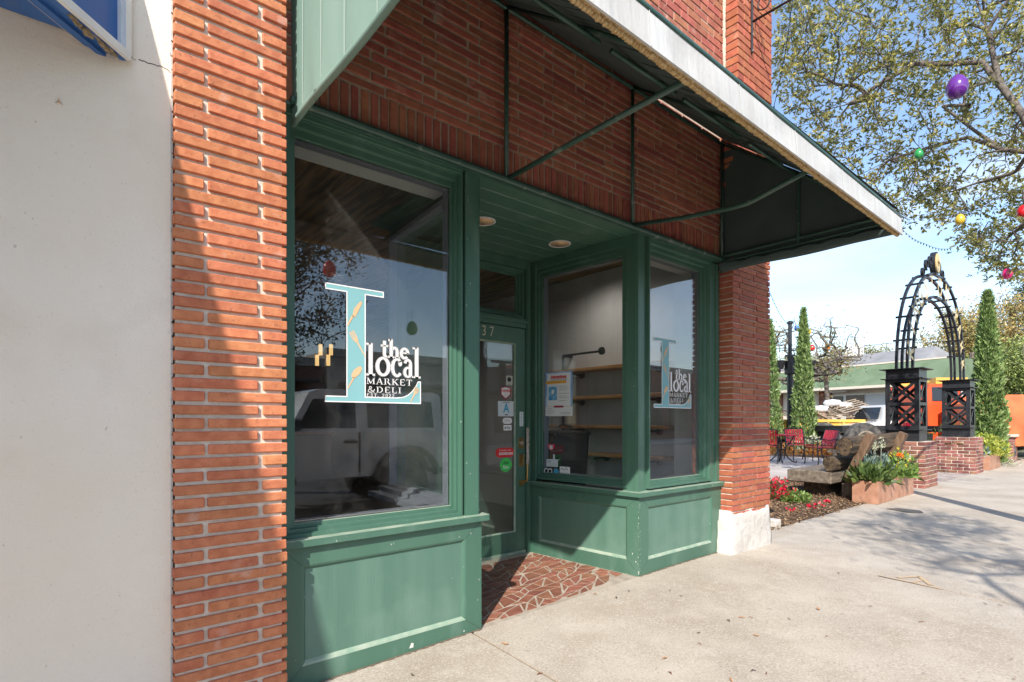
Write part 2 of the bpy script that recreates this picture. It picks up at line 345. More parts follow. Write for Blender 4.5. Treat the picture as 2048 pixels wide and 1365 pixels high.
def words(s, size, org, ux, uz, mat, parent, name='lettering', wide=1.0, thick=.0008, align='CENTER', bold=0.0):
    """flat lettering: org = anchor, ux = reading direction, uz = up"""
    cu = bpy.data.curves.new('t', 'FONT'); cu.body = s; cu.size = size; cu.align_x = align; cu.align_y = 'CENTER'; cu.offset = bold; cu.resolution_u = 3
    to = bpy.data.objects.new('t', cu); me = bpy.data.meshes.new_from_object(to)
    ux = Vector(ux).normalized(); uz = Vector(uz).normalized(); n = ux.cross(uz)
    mb = MB(); vs = [tuple(Vector(org)+ux*v.co.x*wide+uz*v.co.y+n*0) for v in me.vertices]
    mb.add(vs, [tuple(p.vertices) for p in me.polygons]); bpy.data.objects.remove(to); bpy.data.curves.remove(cu); bpy.data.meshes.remove(me)
    return obj(name, mb, mat, parent)

# leaves and trees ---------------------------------------------------
def leaf_arrays(P, A, Ln, W, tint, up=None):
    """kite leaves: base P, axis A, length, width"""
    n = len(P); R = rng.normal(size=(n, 3)); S = np.cross(A, R); S /= np.linalg.norm(S, axis=1)[:, None]+1e-9
    if up is not None:
        Z = np.tile([0., 0, 1], (n, 1))*up; S = S*(1-up)+np.cross(A, Z+R*.15)*up; S /= np.linalg.norm(S, axis=1)[:, None]+1e-9
    N = np.cross(A, S); L_ = Ln[:, None]; W_ = W[:, None]
    v = np.empty((n, 4, 3)); v[:, 0] = P; v[:, 1] = P+A*L_*.55+S*W_*.5+N*L_*.06; v[:, 2] = P+A*L_-N*L_*.08; v[:, 3] = P+A*L_*.55-S*W_*.5+N*L_*.06
    return v.reshape(-1, 3), tint
def leaf_obj(name, v, tint, mat, parent, kind=None):
    n = len(v)//4; me = bpy.data.meshes.new(name); off = np.array(rootloc(parent)) if parent is not None else np.zeros(3)
    me.vertices.add(4*n); me.vertices.foreach_set('co', (v-off).ravel())
    i = np.arange(n)*4; tri = np.stack([i, i+1, i+2, i, i+2, i+3], 1).ravel()
    me.loops.add(6*n); me.loops.foreach_set('vertex_index', tri); me.polygons.add(2*n)
    me.polygons.foreach_set('loop_start', np.arange(2*n)*3); me.update(calc_edges=True)
    a = me.attributes.new('tint', 'FLOAT', 'FACE'); a.data.foreach_set('value', np.repeat(tint, 2)); me.materials.append(mat)
    o = bpy.data.objects.new(name, me); COL.objects.link(o)
    if parent is not None: o.parent = parent
    return tag(o, kind=kind)
def unit(n):
    a = rng.normal(size=(n, 3)); return a/np.linalg.norm(a, axis=1)[:, None]
def tree(root, trunk, limbs, targets, r_tip=.006, r_pow=.5, step=.35, leaves=12, ll=.07, lw=.03, lmat=None, bmat=None, spread=.22, droop=.0, minr=.003, sides=5, trunk_r=None, jitter=.12, crown_name='crown', rosette=0):
    nodes = []; par = []; base_r = {}
    def addline(pts, attach=-1):
        pi = attach
        for p in pts: nodes.append(np.array(p, float)); par.append(pi); pi = len(nodes)-1
        return pi
    addline(trunk)
    for lb in limbs:
        p0 = np.array(lb[0], float); d = [np.linalg.norm(q-p0) for q in nodes]; addline(lb if min(d) > .03 else lb[1:], int(np.argmin(d)))
    T = sorted([np.array(t, float) for t in targets], key=lambda t: min(np.linalg.norm(t-q) for q in nodes[::3]))
    tips = []
    for t in T:
        arr = np.array(nodes); dv = arr-t; dist = np.linalg.norm(dv, axis=1)+.25*np.maximum(0, arr[:, 2]-t[2]); i = int(np.argmin(dist)); p = nodes[i]; L_ = np.linalg.norm(t-p)
        k = max(1, int(L_/step)); pi = i
        for s_ in range(1, k+1):
            f = s_/k; q = p+(t-p)*f+rng.normal(size=3)*jitter*L_/k*(f < 1)+np.array([0, 0, droop*L_*math.sin(math.pi*f)])
            nodes.append(q); par.append(pi); pi = len(nodes)-1
        tips.append(pi)
    n = len(nodes); cnt = np.zeros(n)
    for t in tips: cnt[t] += 1
    for i in range(n-1, 0, -1):
        if par[i] >= 0: cnt[par[i]] += cnt[i]
    rad = np.maximum(minr, r_tip*np.maximum(cnt, .6)**r_pow)
    if trunk_r is not None:
        for i in range(len(trunk)): rad[i] = max(rad[i], trunk_r*(1-.35*i/len(trunk)))
    vs = []; fs = []
    for i in range(n):
        j = par[i]
        if j < 0: continue
        a = nodes[j]; b = nodes[i]; d = b-a; l_ = np.linalg.norm(d)
        if l_ < 1e-6: continue
        d = d/l_; u = np.cross(d, [.3, .5, .81]); u /= np.linalg.norm(u)+1e-9; w_ = np.cross(d, u); k = sides if rad[i] > .012 else 3
        ra = min(rad[j], rad[i]*1.5); bidx = len(vs)
        for (c, r_) in ((a, ra), (b, rad[i])):
            for q in range(k): t = 2*math.pi*q/k; vs.append(tuple(c+u*math.cos(t)*r_+w_*math.sin(t)*r_))
        for q in range(k): fs.append((bidx+q, bidx+(q+1) % k, bidx+k+(q+1) % k, bidx+k+q))
    if rosette:
        RP, RA, RT = [], [], []
        for t in tips:
            q = nodes[t]; pp = nodes[par[t]] if par[t] >= 0 else q; d0 = q-pp; d0 /= np.linalg.norm(d0)+1e-9; tt = rng.random()
            for k_ in range(rosette):
                f = 1-.8*rng.random()*(k_ > 0); a_ = pp+(q-pp)*f; d = d0*.7+rng.normal(size=3)*.75; d /= np.linalg.norm(d); l_ = rng.uniform(.09, .26); b_ = a_+d*l_+np.array([0, 0, .02])
                u = np.cross(d, [.3, .5, .81]); u /= np.linalg.norm(u)+1e-9; w_ = np.cross(d, u); bi = len(vs)
                for (c, r_) in ((a_, minr*.8), (b_, minr*.5)):
                    for g in range(3): t_ = 2*math.pi*g/3; vs.append(tuple(c+u*math.cos(t_)*r_+w_*math.sin(t_)*r_))
                for g in range(3): fs.append((bi+g, bi+(g+1) % 3, bi+3+(g+1) % 3, bi+3+g))
                for (c, m_) in ((b_, 5), (a_+d*l_*.55, 2)):
                    for _ in range(m_): RP.append(c+rng.normal(size=3)*.006); v_ = d*.6+rng.normal(size=3)*.62; RA.append(v_/np.linalg.norm(v_)); RT.append(min(1, max(0, tt*.45+.55*rng.random())))
        RP, RA, RT = np.array(RP), np.array(RA), np.array(RT); n_ = len(RP)
        v, ti = leaf_arrays(RP, RA, ll*rng.uniform(.6, 1.3, n_), lw*rng.uniform(.7, 1.2, n_), RT); leaf_obj(crown_name, v, ti, lmat, root); leaves = 0
    mb = MB(); mb.v = vs; mb.f = fs; mb.t = [.5]*len(fs); mb.m = [0]*len(fs); mb.sm = True
    obj('trunk', mb, bmat or m_bark, root)
    if leaves:
        base = []
        for t in tips:
            q = nodes[t]; pp = nodes[par[t]] if par[t] >= 0 else q; pp2 = nodes[par[par[t]]] if par[par[t]] >= 0 else pp
            tt = rng.random()
            for _ in range(leaves):
                f = rng.random()*1.15; c = pp2+(pp-pp2)*f*2 if f < .5 else pp+(q-pp)*(f*2-1)
                base.append((c, tt))
        P = np.array([b[0] for b in base])+rng.normal(size=(len(base), 3))*spread*.5; tt = np.array([b[1] for b in base])
        A = unit(len(P)); A[:, 2] -= .1; A /= np.linalg.norm(A, axis=1)[:, None]
        v, ti = leaf_arrays(P, A, ll*rng.uniform(.6, 1.3, len(P)), lw*rng.uniform(.7, 1.2, len(P)), np.clip(tt*.55+rng.random(len(P))*.45, 0, 1))
        leaf_obj(crown_name, v, ti, lmat, root)

# ================================================================== GROUND
mb = MB(); mb.add([(-300, -300, -.30), (300, -300, -.30), (300, 300, -.30), (-300, 300, -.30)], [(0, 1, 2, 3)]); obj('ground', mb, M('dry_grass_ground', (.16, .14, .08), (.10, .11, .05), rough=1, scale=.6), kind='structure')
mb = MB(); mb.add([(-60, -17, -.22), (120, -17, -.22), (120, -4.55, -.22), (-60, -4.55, -.22)], [(0, 1, 2, 3)]); obj('road', mb, m_asph, kind='structure')
mb = MB(); mb.add([(17.5, 1.9, .0), (60, 1.9, .0), (60, 90, .0), (17.5, 90, .0)], [(0, 1, 2, 3)]); obj('parking_lot', mb, m_asph, kind='structure')
sw = MB(); SX = sorted(set(list(np.linspace(-7.9, 45, 60))+[-5.54, 3.96]))
sw.add([(x, y, G(x, y)-.011) for x in SX for y in (-4.4, 0.0)]+[(-7.9, -4.4, -.3), (45, -4.4, -.3)], [(i*2, i*2+2, i*2+3, i*2+1) for i in range(len(SX)-1)]); sw = obj('sidewalk', sw, m_joint, kind='structure')
xs = [-7.9, -1.2, 1.885, 5.04, 7.33, 9.9, 12.4, 14.9, 17.4, 20, 23, 27, 33, 45]
for k in range(len(xs)-1):
    for (ya, yb) in ((-4.4, -2.9), (-2.888, 0.0)):
        a, b = xs[k]+.010, xs[k+1]-.010; n = max(2, int((b-a)/.3)); mb = MB(); yt = yb+(.16 if (yb == 0 and a > 5) else 0); skew = lambda y: .055*(y if True else 0)
        vs = []
        for i in range(n+1):
            for y in (ya, yt):
                x = a+(b-a)*i/n; x += (.03*y if k > 0 else 0); vs += [(x, y, G(x, y)), (x, y, -.2)]
        fs = []
        for i in range(n):
            o = i*4; fs += [(o, o+4, o+6, o+2)]
        fs += [(0, 1, 5, 4)] and []
        for i in range(n):
            o = i*4; fs += [(o, o+1, o+5, o+4), (o+2, o+6, o+7, o+3)]
        fs += [(0, 2, 3, 1), (n*4, n*4+1, n*4+3, n*4+2)]
        mb.tint = random.random(); mb.add(vs, fs); obj('slab', mb, m_conc, sw)
mb = MB(); mb.box(-8, 45, -4.55, -4.41, -.3, -.07); obj('kerb', mb, m_conc, kind='structure')
# far side of the street (seen mirrored in the shop windows)
mb = MB(); mb.box(-60, 100, -21, -17, -.3, -.08); obj('far_pavement', mb, m_conc2, kind='structure')

# ================================================================== BRICK STOREFRONT
F0 = Fr((0, 0), (1, 0))
shop = thing('brick_storefront', 'red brick corner shop with green painted display windows and recessed door', 'building', (3, .5, 0))
BR = []          # (size seen, frame, u0, u1, z0, z1, v0, v1, material, tint)
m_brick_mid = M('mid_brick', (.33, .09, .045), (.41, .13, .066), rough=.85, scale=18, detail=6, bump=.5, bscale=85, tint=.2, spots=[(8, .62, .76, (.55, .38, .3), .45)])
def brick(fr, u0, u1, z0, z1, v0, v1, mat):
    j = random.gauss(0, .0016); c = fr((u0+u1)/2, v1, (z0+z1)/2); q = pxof(*c); sz = 0
    if q and -30 < q[0] < 2080 and -30 < q[1] < 1395:
        a = pxof(*fr(u0, v1, z0)); b = pxof(*fr(u1, v1, z1))
        if a and b: sz = abs(a[0]-b[0])*(z1-z0)/q[2]*1085
    BR.append((sz, fr, u0+random.gauss(0, .0015), u1+random.gauss(0, .0015), z0+random.gauss(0, .0009), z1+random.gauss(0, .0009), v0, v1+j, mat, min(1, max(0, random.gauss(.5, .24)))))
# narrow brick pier between the two shops
PZ = .0542
for k in range(-25, 48):
    z0 = 1.2233+k*PZ; z1 = z0+.0395
    if k % 2 == 0: segs = ((.352, .4585), (.4735, .786))
    else: segs = ((.352, .6655), (.686, .786))
    for a, b in segs: brick(F0, a, b, z0, z1, .06, .120, m_brick)
# right pier, with its short return face
FRT = Fr((4.735, .02), (0.0, -1.0))      # return face looking towards -x : u runs outwards
for k in range(-18, 47):
    z0 = 1.3475+k*.0545; z1 = z0+.0435
    if z0 < .36 or z1 > 3.95: continue
    if k % 2 == 0: segs = ((4.735, 4.905), (4.917, 5.19), (5.203, 5.47))
    else: segs = ((4.735, 4.80), (4.812, 5.045), (5.057, 5.345), (5.357, 5.47))
    for i, (a, b) in enumerate(segs):
        if k % 2 and i == 0: a, b = 4.735, 4.85
        if k % 2 and i == 1: a, b = 4.862, 5.125
        if k % 2 and i == 2: a, b = 5.137, 5.405
        if k % 2 and i == 3: a, b = 5.417, 5.47
        brick(F0, a, b, z0, z1, -.03 if i == 0 else .03, .118, m_brick_mid)
# soldier course and long thin bricks under the awning
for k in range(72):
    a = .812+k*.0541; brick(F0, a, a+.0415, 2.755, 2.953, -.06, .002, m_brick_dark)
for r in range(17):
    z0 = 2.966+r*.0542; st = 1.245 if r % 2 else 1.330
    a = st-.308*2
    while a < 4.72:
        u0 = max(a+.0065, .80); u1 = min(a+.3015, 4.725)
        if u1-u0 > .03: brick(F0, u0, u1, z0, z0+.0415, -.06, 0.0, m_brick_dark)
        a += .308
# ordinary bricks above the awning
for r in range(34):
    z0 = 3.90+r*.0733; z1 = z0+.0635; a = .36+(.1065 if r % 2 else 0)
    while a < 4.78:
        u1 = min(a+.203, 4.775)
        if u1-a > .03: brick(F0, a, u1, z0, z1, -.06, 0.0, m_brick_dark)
        a += .213
    s = ((4.80, 4.905), (4.915, 5.118), (5.128, 5.331), (5.341, 5.47)) if r % 2 else ((4.80, 5.003), (5.013, 5.216), (5.226, 5.429), (5.439, 5.47))
    for a, b in s: brick(F0, a, b, z0, z1, .05, .135, m_brick_mid)
    brick(Fr((4.80, .0), (0, -1)), 0.012, .128, z0, z1, -.04, .002, m_brick_mid)
BR.sort(key=lambda b: -b[0])
# mortar beds and wall cores
mb = MB(); mb.box(.80, 4.74, .006, .12, 2.752, 6.4); obj('mortar', mb, M('dark_mortar', (.36, .27, .20), (.46, .36, .27), rough=.95, scale=25, bump=.6, bscale=120), shop)  # main wall mortar, darker and browner than on the piers
for q in ((.36, .768, -.106, .10, -.2, 3.88), (4.745, 5.455, -.104, .12, .2, 3.95), (4.808, 5.46, -.124, .12, 3.95, 6.4), (.36, .799, .101, .12, 2.70, 6.4)):
    mb = MB(); mb.box(*q); obj('mortar', mb, m_mortar, shop)
for i, b in enumerate(BR[:300]):
    mb = MB(b[1]); mb.tint = b[9]; mb.cbox(b[2], b[3], b[6], b[7], b[4], b[5], .0035); obj('brick', mb, b[8], shop)
rest = MB(); ml = [m_brick, m_brick_mid, m_brick_dark]
for b in BR[300:]:
    rest.fr = b[1]; rest.tint = b[9]; rest.mi = ml.index(b[8]); rest.cbox(b[2], b[3], b[6], b[7], b[4], b[5], .003)
obj('brickwork', rest, ml, shop, kind='stuff')
# building body: side and rear walls, roof, interior shell
mb = MB(); mb.box(5.34, 5.46, .125, 14, -.2, 6.4); mb.box(.36, .80, .125, .6, -.2, 6.4); mb.box(.36, .5, .6, 14, -.2, 6.4); mb.box(.36, 5.46, 14, 14.15, -.2, 6.4)
obj('side_wall', mb, m_cap, shop)
mb = MB(); mb.box(.36, 5.46, .125, 14, 5.9, 6.0); mb.box(.33, 5.5, -.16, .2, 6.4, 6.48); obj('roof', mb, m_stonecol, shop)
mb = MB(); mb.box(.80, .84, .125, 13.9, 0, 3.3); mb.box(.84, 5.2, 13.8, 13.9, 0, 3.3); mb.box(5.02, 5.30, .13, 13.9, 0, 3.3); mb.box(4.74, 5.02, .13, .50, 0, 3.3)
obj('interior_wall', mb, m_grey, shop)
mb = MB(); mb.box(.80, 5.2, 1.3, 13.9, -.06, .025); mb.box(.80, 1.93, .10, 1.3, -.06, .025); mb.box(3.55, 5.2, .10, 1.3, -.06, .025); obj('interior_floor', mb, m_floor, shop)
mb = MB(); mb.box(.80, 1.84, .125, .34, 2.66, 3.06); mb.box(3.66, 4.74, .125, .34, 2.66, 3.06); obj('interior_header', mb, m_hdr, shop)
cl = MB(); cl.box(.80, 5.2, .34, 13.9, 3.08, 3.12); cl = obj('interior_ceiling', cl, m_hdr, shop)
k = 0; x = .82
while x < 5.15:
    mb = MB(); mb.tint = random.random(); mb.cbox(x, x+.148, .345, 13.85, 3.052, 3.079, .004); obj('plank', mb, m_woodc, cl); x += .152
# white plaster base of the right pier
mb = MB(); g = []
U = np.linspace(4.655, 5.485, 15); Zz = np.linspace(-.02, .415, 9)
for i, u in enumerate(U):
    for j, z in enumerate(Zz):
        e = .02*math.sin(u*9)+.012*math.sin(u*31)
        zz = z*(1+.02*math.sin(7*u)) + (.012*math.sin(u*14) if j == 8 else 0)
        uu = u+(.045*(z/.42) if i == 0 else 0)+(-.02*(z/.42)**2 if i == 14 else 0)+random.gauss(0, .004)
        vv = .148-.018*(z/.42)+random.gauss(0, .003)
        if i in (0, 14) or j == 8: vv -= .02
        g.append((uu, -vv, zz))
n = 9; fs = [(i*n+j, (i+1)*n+j, (i+1)*n+j+1, i*n+j+1) for i in range(14) for j in range(8)]
b0 = len(g); back = [(p[0], .0, p[2]) for p in g]
ring_ = [i*n for i in range(15)]+[14*n+j for j in range(1, n)]+[i*n+n-1 for i in range(13, -1, -1)]+[j for j in range(n-2, 0, -1)]
mb.add(g+[(g[i][0], .0, g[i][2]) for i in ring_], fs+[(ring_[k], b0+k, b0+(k+1) % len(ring_), ring_[(k+1) % len(ring_)]) for k in range(len(ring_))])
obj('plaster_base', mb, m_plaster, shop, smooth=True)

# ---- display windows
def rect(u0, u1, z0, z1, o, k): return [(u0-o*k[0], z0-o*k[2]), (u1+o*k[1], z0-o*k[2]), (u1+o*k[1], z1+o*k[3]), (u0-o*k[0], z1+o*k[3])]
def window(fr, u0, u1, z0, z1, k, label=None, glass=m_glass, inner=True, vg=-.09):
    wn = MB(fr); pf = [(0, vg), (0, -.066), (.33, -.066), (.37, -.042), (.68, -.042), (.72, -.014), (1, -.014), (1, -.12)]
    for (o0, v0), (o1, v1) in zip(pf, pf[1:]):
        a = rect(u0, u1, z0, z1, o0, k); b = rect(u0, u1, z0, z1, o1, k); n0 = len(wn.f); wn.ring(b, a, v1, v0)
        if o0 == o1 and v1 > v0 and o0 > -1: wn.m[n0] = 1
    f = obj('window', wn, [m_green, m_dust_glare], shop, label=label)
    mb = MB(fr); mb.box(u0-.004, u1+.004, vg-.003, vg+.003, z0-.004, z1+.004); obj('pane', mb, glass, f)
    if inner:
        mb = MB(fr); a = rect(u0, u1, z0, z1, -.004, (1, 1, 1, 1)); b = rect(u0, u1, z0, z1, .028, (1, 1, 1, 1))
        mb.ring(b, a, -.155, -.155); mb.ring(a, a, vg-.004, -.155); obj('inner_frame', mb, m_greyl, f)
    return f
def bulkhead(fr, u0, u1, p0, p1, pz0, pz1, zb=-.12, zt=.655):
    mb = MB(fr); t = -.03
    mb.box(u0, p0, t, 0, zb, zt); mb.box(p1, u1, t, 0, zb, zt); mb.box(p0, p1, t, 0, pz1, zt); mb.box(p0, p1, t, 0, zb, pz0); mb.box(u0, u1, -.06, t-.002, zb, zt)
    # fine mitre lines at the corners
    b = obj('bulkhead', mb, m_green, shop)
    o = .022; mb = MB(fr); A = rect(p0, p1, pz0, pz1, 0, (1,)*4); B = rect(p0, p1, pz0, pz1, -o*.45, (1,)*4); C = rect(p0, p1, pz0, pz1, -o, (1,)*4)
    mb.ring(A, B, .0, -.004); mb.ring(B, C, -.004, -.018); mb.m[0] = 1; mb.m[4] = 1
    obj('moulding', mb, [m_green, m_dust_glare], b)
    mb = MB(fr); mb.box(p0+o*.9, p1-o*.9, -.028, -.0165, pz0+o*.9, pz1-o*.9); obj('panel', mb, m_green2, b)
    return b
LW, RW = (.88, 1.785), (3.70, 4.50)
SR = Fr((3.395, 1.17), (.105, -1.17)); SLl = Fr((1.958, 0), (.112, 1.17)); SL_LEN = math.hypot(.105, 1.17)
w1 = window(F0, LW[0], LW[1], .752, 2.635, (.085, .045, .06, .10), 'large left display window with dusty glass and white lettering')
w2 = window(F0, RW[0], RW[1], .765, 2.62, (.05, .10, .06, .10), 'right display window with smaller lettering')
su = SR.hit(1087, 800, -.09)[0]; 
w3 = window(SR, su, SL_LEN-.17, .775, 2.60, (.05, .05, .06, .10), 'slanted window beside the door with a taped poster', m_glass2)
w4 = window(SLl, .17, SL_LEN-.1, .775, 2.60, (.05, .05, .06, .10), 'slanted window opposite the poster', m_glass2)
bulkhead(F0, .775, 1.958, .893, 1.842, .080, .560)
bulkhead(F0, 3.500, 4.735, 3.615, 4.575, .145, .570)
p0 = SR.hit(1077, 1050)[0]; p1 = SR.hit(1254, 1050)[0]
bulkhead(SR, -.01, SL_LEN, p0, p1, .145, .570)
bulkhead(SLl, 0, SL_LEN, .12, SL_LEN-.12, .10, .560)
# sills: mitred nosing following the plan
def sillrun(pts, name='sill'):
    mb = MB()
    for (A, B) in zip(pts, pts[1:]):
        (fa, fb) = (A[0], A[1]), (B[0], B[1]); (ba, bb) = (A[2], A[3]), (B[2], B[3])
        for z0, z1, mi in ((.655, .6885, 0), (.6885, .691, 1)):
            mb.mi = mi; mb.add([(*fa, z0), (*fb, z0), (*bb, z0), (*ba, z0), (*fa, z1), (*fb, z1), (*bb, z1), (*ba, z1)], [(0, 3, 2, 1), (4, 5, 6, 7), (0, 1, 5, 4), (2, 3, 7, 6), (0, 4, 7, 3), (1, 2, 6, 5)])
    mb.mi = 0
    return obj(name, mb, [m_green, m_dust_glare], shop)
sillrun([(.772, -.034, .772, .12), (1.992, -.034, 1.86, .12)]); sillrun([(1.992, -.034, 1.86, .12), (2.10, 1.16, 1.98, 1.16)])
sillrun([(3.362, 1.15, 3.50, 1.16), (3.468, -.034, 3.60, .12)]); sillrun([(3.468, -.034, 3.60, .12), (4.765, -.034, 4.75, .12)])
mb = MB(); mb.box(1.832, 1.974, .040, .17, .691, 2.735); obj('post', mb, m_green, shop)
mb = MB(); mb.box(3.512, 3.652, .046, .175, .691, 2.735); obj('post', mb, m_green, shop)
for q in ((.79, 1.832, .005, .125, 2.722, 2.752), (.79, 1.832, .03, .125, 2.70, 2.721), (3.652, 4.75, .005, .125, 2.722, 2.752), (3.652, 4.75, .03, .125, 2.70, 2.721), (4.60, 4.735, .016, .12, .691, 2.70), (.775, .797, .016, .12, .691, 2.72), (4.655, 4.70, .002, .0155, .691, 2.70)):
    mb = MB(); mb.box(*q); obj('trim', mb, m_green, shop)
mb = MB(SR); mb.box(-.02, su-.048, -.11, -.008, .691, 2.73); mb.box(su-.03, su-.012, -.008, .008, .691, 2.70); mb.box(0, SL_LEN-.12, -.11, -.012, 2.695, 2.735); mb.box(SL_LEN-.125, SL_LEN-.02, -.11, -.02, .691, 2.735)
obj('corner_trim', mb, m_green, shop)
mb = MB(SLl); mb.box(0, .122, -.11, -.02, .691, 2.735); mb.box(SL_LEN-.055, SL_LEN, -.11, -.01, .691, 2.735); mb.box(.1, SL_LEN, -.11, -.012, 2.695, 2.735); obj('corner_trim', mb, m_green, shop)
# inner ledges behind the slanted windows
mb = MB(SLl); mb.box(.10, SL_LEN-.05, -.30, -.125, .70, .735); mb.box(.10, SL_LEN-.05, -.22, -.125, .735, .765); obj('inner_ledge', mb, m_greyl, shop)
mb = MB(SR); mb.box(.05, SL_LEN-.15, -.30, -.125, .70, .735); obj('inner_ledge', mb, m_greyl, shop)
mb = MB(F0); mb.box(.84, 1.85, -.30, -.125, .70, .735); mb.box(3.62, 4.73, -.30, -.125, .70, .735); mb.box(.84, 1.93, -.11, -.062, -.1, .70); mb.box(3.55, 4.73, -.11, -.062, -.1, .70); obj('inner_ledge', mb, m_greyl, shop)
# recess ceiling boards
rc = MB(); rc.box(1.86, 3.62, .02, 1.3, 2.762, 2.80); rc = obj('recess_ceiling', rc, m_green, shop)
y = -.008
while y < 1.2:
    mb = MB(); mb.tint = random.random(); mb.cbox(1.84, 3.64, y, min(y+.1555, 1.25), 2.738, 2.763, .005); obj('plank', mb, m_green, rc); y += .158
def downlight(x, y, z, label=None, r=.093):
    d = MB(); d.lathe([(r, .0), (r+.001, -.006), (r*.9, -.008), (r*.86, -.003), (r*.85, .0)], (x, y, z), 28); d = obj('downlight', d, m_white, shop, smooth=True, label=label)
    mb = MB(); mb.lathe([(r*.86, -.002), (r*.7, .03), (.0001, .034)], (x, y, z-.003), 28); obj('reflector', mb, m_reflect, d, smooth=True)
    mb = MB(); mb.lathe([(.0001, .0), (r*.5, .004), (r*.45, .03)], (x-.01, y+.02, z-.004+.01), 20); obj('lamp', mb, m_lampglow, d, smooth=True)
    return d
for x, y, lb in ((2.42, .60, 'round lamp half hidden by the post'), (3.22, .60, 'round lamp near the poster window')):
    downlight(x, y, 2.737, lb)
downlight(2.62, 3.8, 3.050)
downlight(4.60, 1.45, 3.050, 'warm ceiling lamp above the shelves')
for (x, y, e) in ((4.45, 1.5, 14), (2.62, 3.8, 22)):
    ld = bpy.data.lights.new('ceiling_lamp_light', 'SPOT'); ld.energy = e*1.2; ld.spot_size = 2.8; ld.spot_blend = .9; ld.color = (1, .92, .82); ld.shadow_soft_size = .07; lo_ = bpy.data.objects.new('ceiling_lamp_light', ld); COL.objects.link(lo_); lo_.location = (x, y, 3.02)
for i in range(5): downlight(2.9+.55*i*.4, 9.4+.8*i*.3, 3.05, r=.06)
# steel frame lining under the brick
mb = MB(); mb.tube([(.83, -.03, 2.745), (4.74, -.03, 2.745)], .020, 10); mb.box(.80, 4.74, -.028, -.002, 2.722, 2.737); obj('lintel_rod', mb, m_gframe, shop, smooth=False)

# ---- door and transom (plane y = 1.17)
FD = Fr((0, 1.17), (1, 0))
DZ0, DZ1 = .03, 2.105
door = MB(FD); x0, x1 = 2.415, 3.335; gx0, gx1 = 2.525, 3.222
for a in ((x0, gx0, DZ0, DZ1), (gx1, x1, DZ0, DZ1), (gx0, gx1, DZ0, .235), (gx0, gx1, 1.965, DZ1)): door.box(a[0], a[1], -.045, 0, a[2], a[3])
door = obj('door', door, m_green, shop, label='green half open glazed door with brass pull' if False else 'green glazed shop door with brass pull handle')
mb = MB(FD); mb.box(gx0-.003, gx1+.003, -.028, -.022, .232, 1.968); obj('glass_pane', mb, m_glass2, door)
mb = MB(FD); r0 = rect(gx0, gx1, .235, 1.965, 0, (1,)*4); r1 = rect(gx0, gx1, .235, 1.965, -.012, (1,)*4); mb.ring(r0, r1, .001, -.016); mb.m[0] = 0; obj('glazing_bead', mb, m_dust_glare, door)
mb = MB(FD); mb.box(x0, x1, -.001, .012, DZ0, DZ0+.028); obj('door_sweep', mb, m_dust_glare, door)
mb = MB(FD)
mb.box(2.07, 2.41, -.06, .012, -.05, 2.7); mb.box(3.339, 3.40, -.06, .010, -.05, 2.735); mb.box(3.345, 3.375, .01, .022, -.05, 2.70)
mb.box(2.41, 3.339, -.06, .014, 2.112, 2.20); mb.box(2.41, 3.339, .014, .03, 2.150, 2.178); mb.box(2.41, 3.339, -.06, .012, 2.66, 2.735)
mb.box(2.41, 2.45, -.06, 0, 2.2, 2.66)
obj('door_frame', mb, m_green, shop)
tr = window(FD, 2.50, 3.275, 2.262, 2.60, (.05, .06, .05, .055), 'small window above the door', m_glass2, inner=False, vg=-.07)
mb = MB(); mb.box(2.38, 3.36, 1.10, 1.2, -.1, .028); obj('threshold', mb, m_grout, shop)
for i, (ch, u) in enumerate((('3', 2.772), ('3', 2.857), ('7', 2.942))):
    words(ch, .125, FD(u, .0035, 2.038), (1, 0, 0), (0, 0, 1), M('digit_cream', (.62, .56, .42), rough=.5), door, 'house_number', wide=.8)
    mb = MB(FD); mb.box(u-.022, u+.022, .0002, .0028, 2.082, 2.087); obj('digit_serif', mb, MATS['digit_cream'], door)
# pull handle and locks
def uD(px): return FD.hit(px, 900)[0]
mb = MB(FD); a, b = uD(1037), uD(1047)
hb = MB(FD); hb.box(a, b, 0, .006, 1.00, 1.095); hb.wheel((0, 0, 0), .0001, .0001, 3) if False else None; obj('lock_plate', hb, m_brass, door)
hb = MB(FD); hb.box(a+.004, b+.002, 0, .008, .835, .945); obj('lock_plate', hb, m_brass, door)
hb = MB(FD); hb.box(a+.006, b, 0, .012, .655, .705); obj('handle_foot', hb, m_brass, door)
hb = MB(); c = FD((a+b)/2, .006, 1.05); hb.wheel(c, .019, .014, 16, axis=1, prof=[(.019, .004), (.019, -.010), (.012, -.012), (.0001, -.012)]); obj('lock_cylinder', hb, m_steelw, door)
hb = MB(FD); hb.tube([(b, .01, .69), (b+.003, .045, .70), (b+.004, .05, .80), (b+.004, .05, 1.17)], .009, 8); obj('pull_bar', hb, m_brass, door, smooth=True)
hb = MB(FD); zz = [1.19-.022*i for i in range(16)]; ed = [random.uniform(-.004, .004) for _ in zz]
poly = [(b-.012, z) for z in zz]+[(b+.016+ed[i], zz[i]) for i in range(15, -1, -1)]
hb.add([(p, .052, z) for p, z in poly]+[(p, .060, z) for p, z in poly], [tuple(range(32)), tuple(range(32, 64))[::-1]]+[(i, (i+1) % 32, 32+(i+1) % 32, 32+i) for i in range(32)]); obj('pull_plate', hb, m_steelw, door)

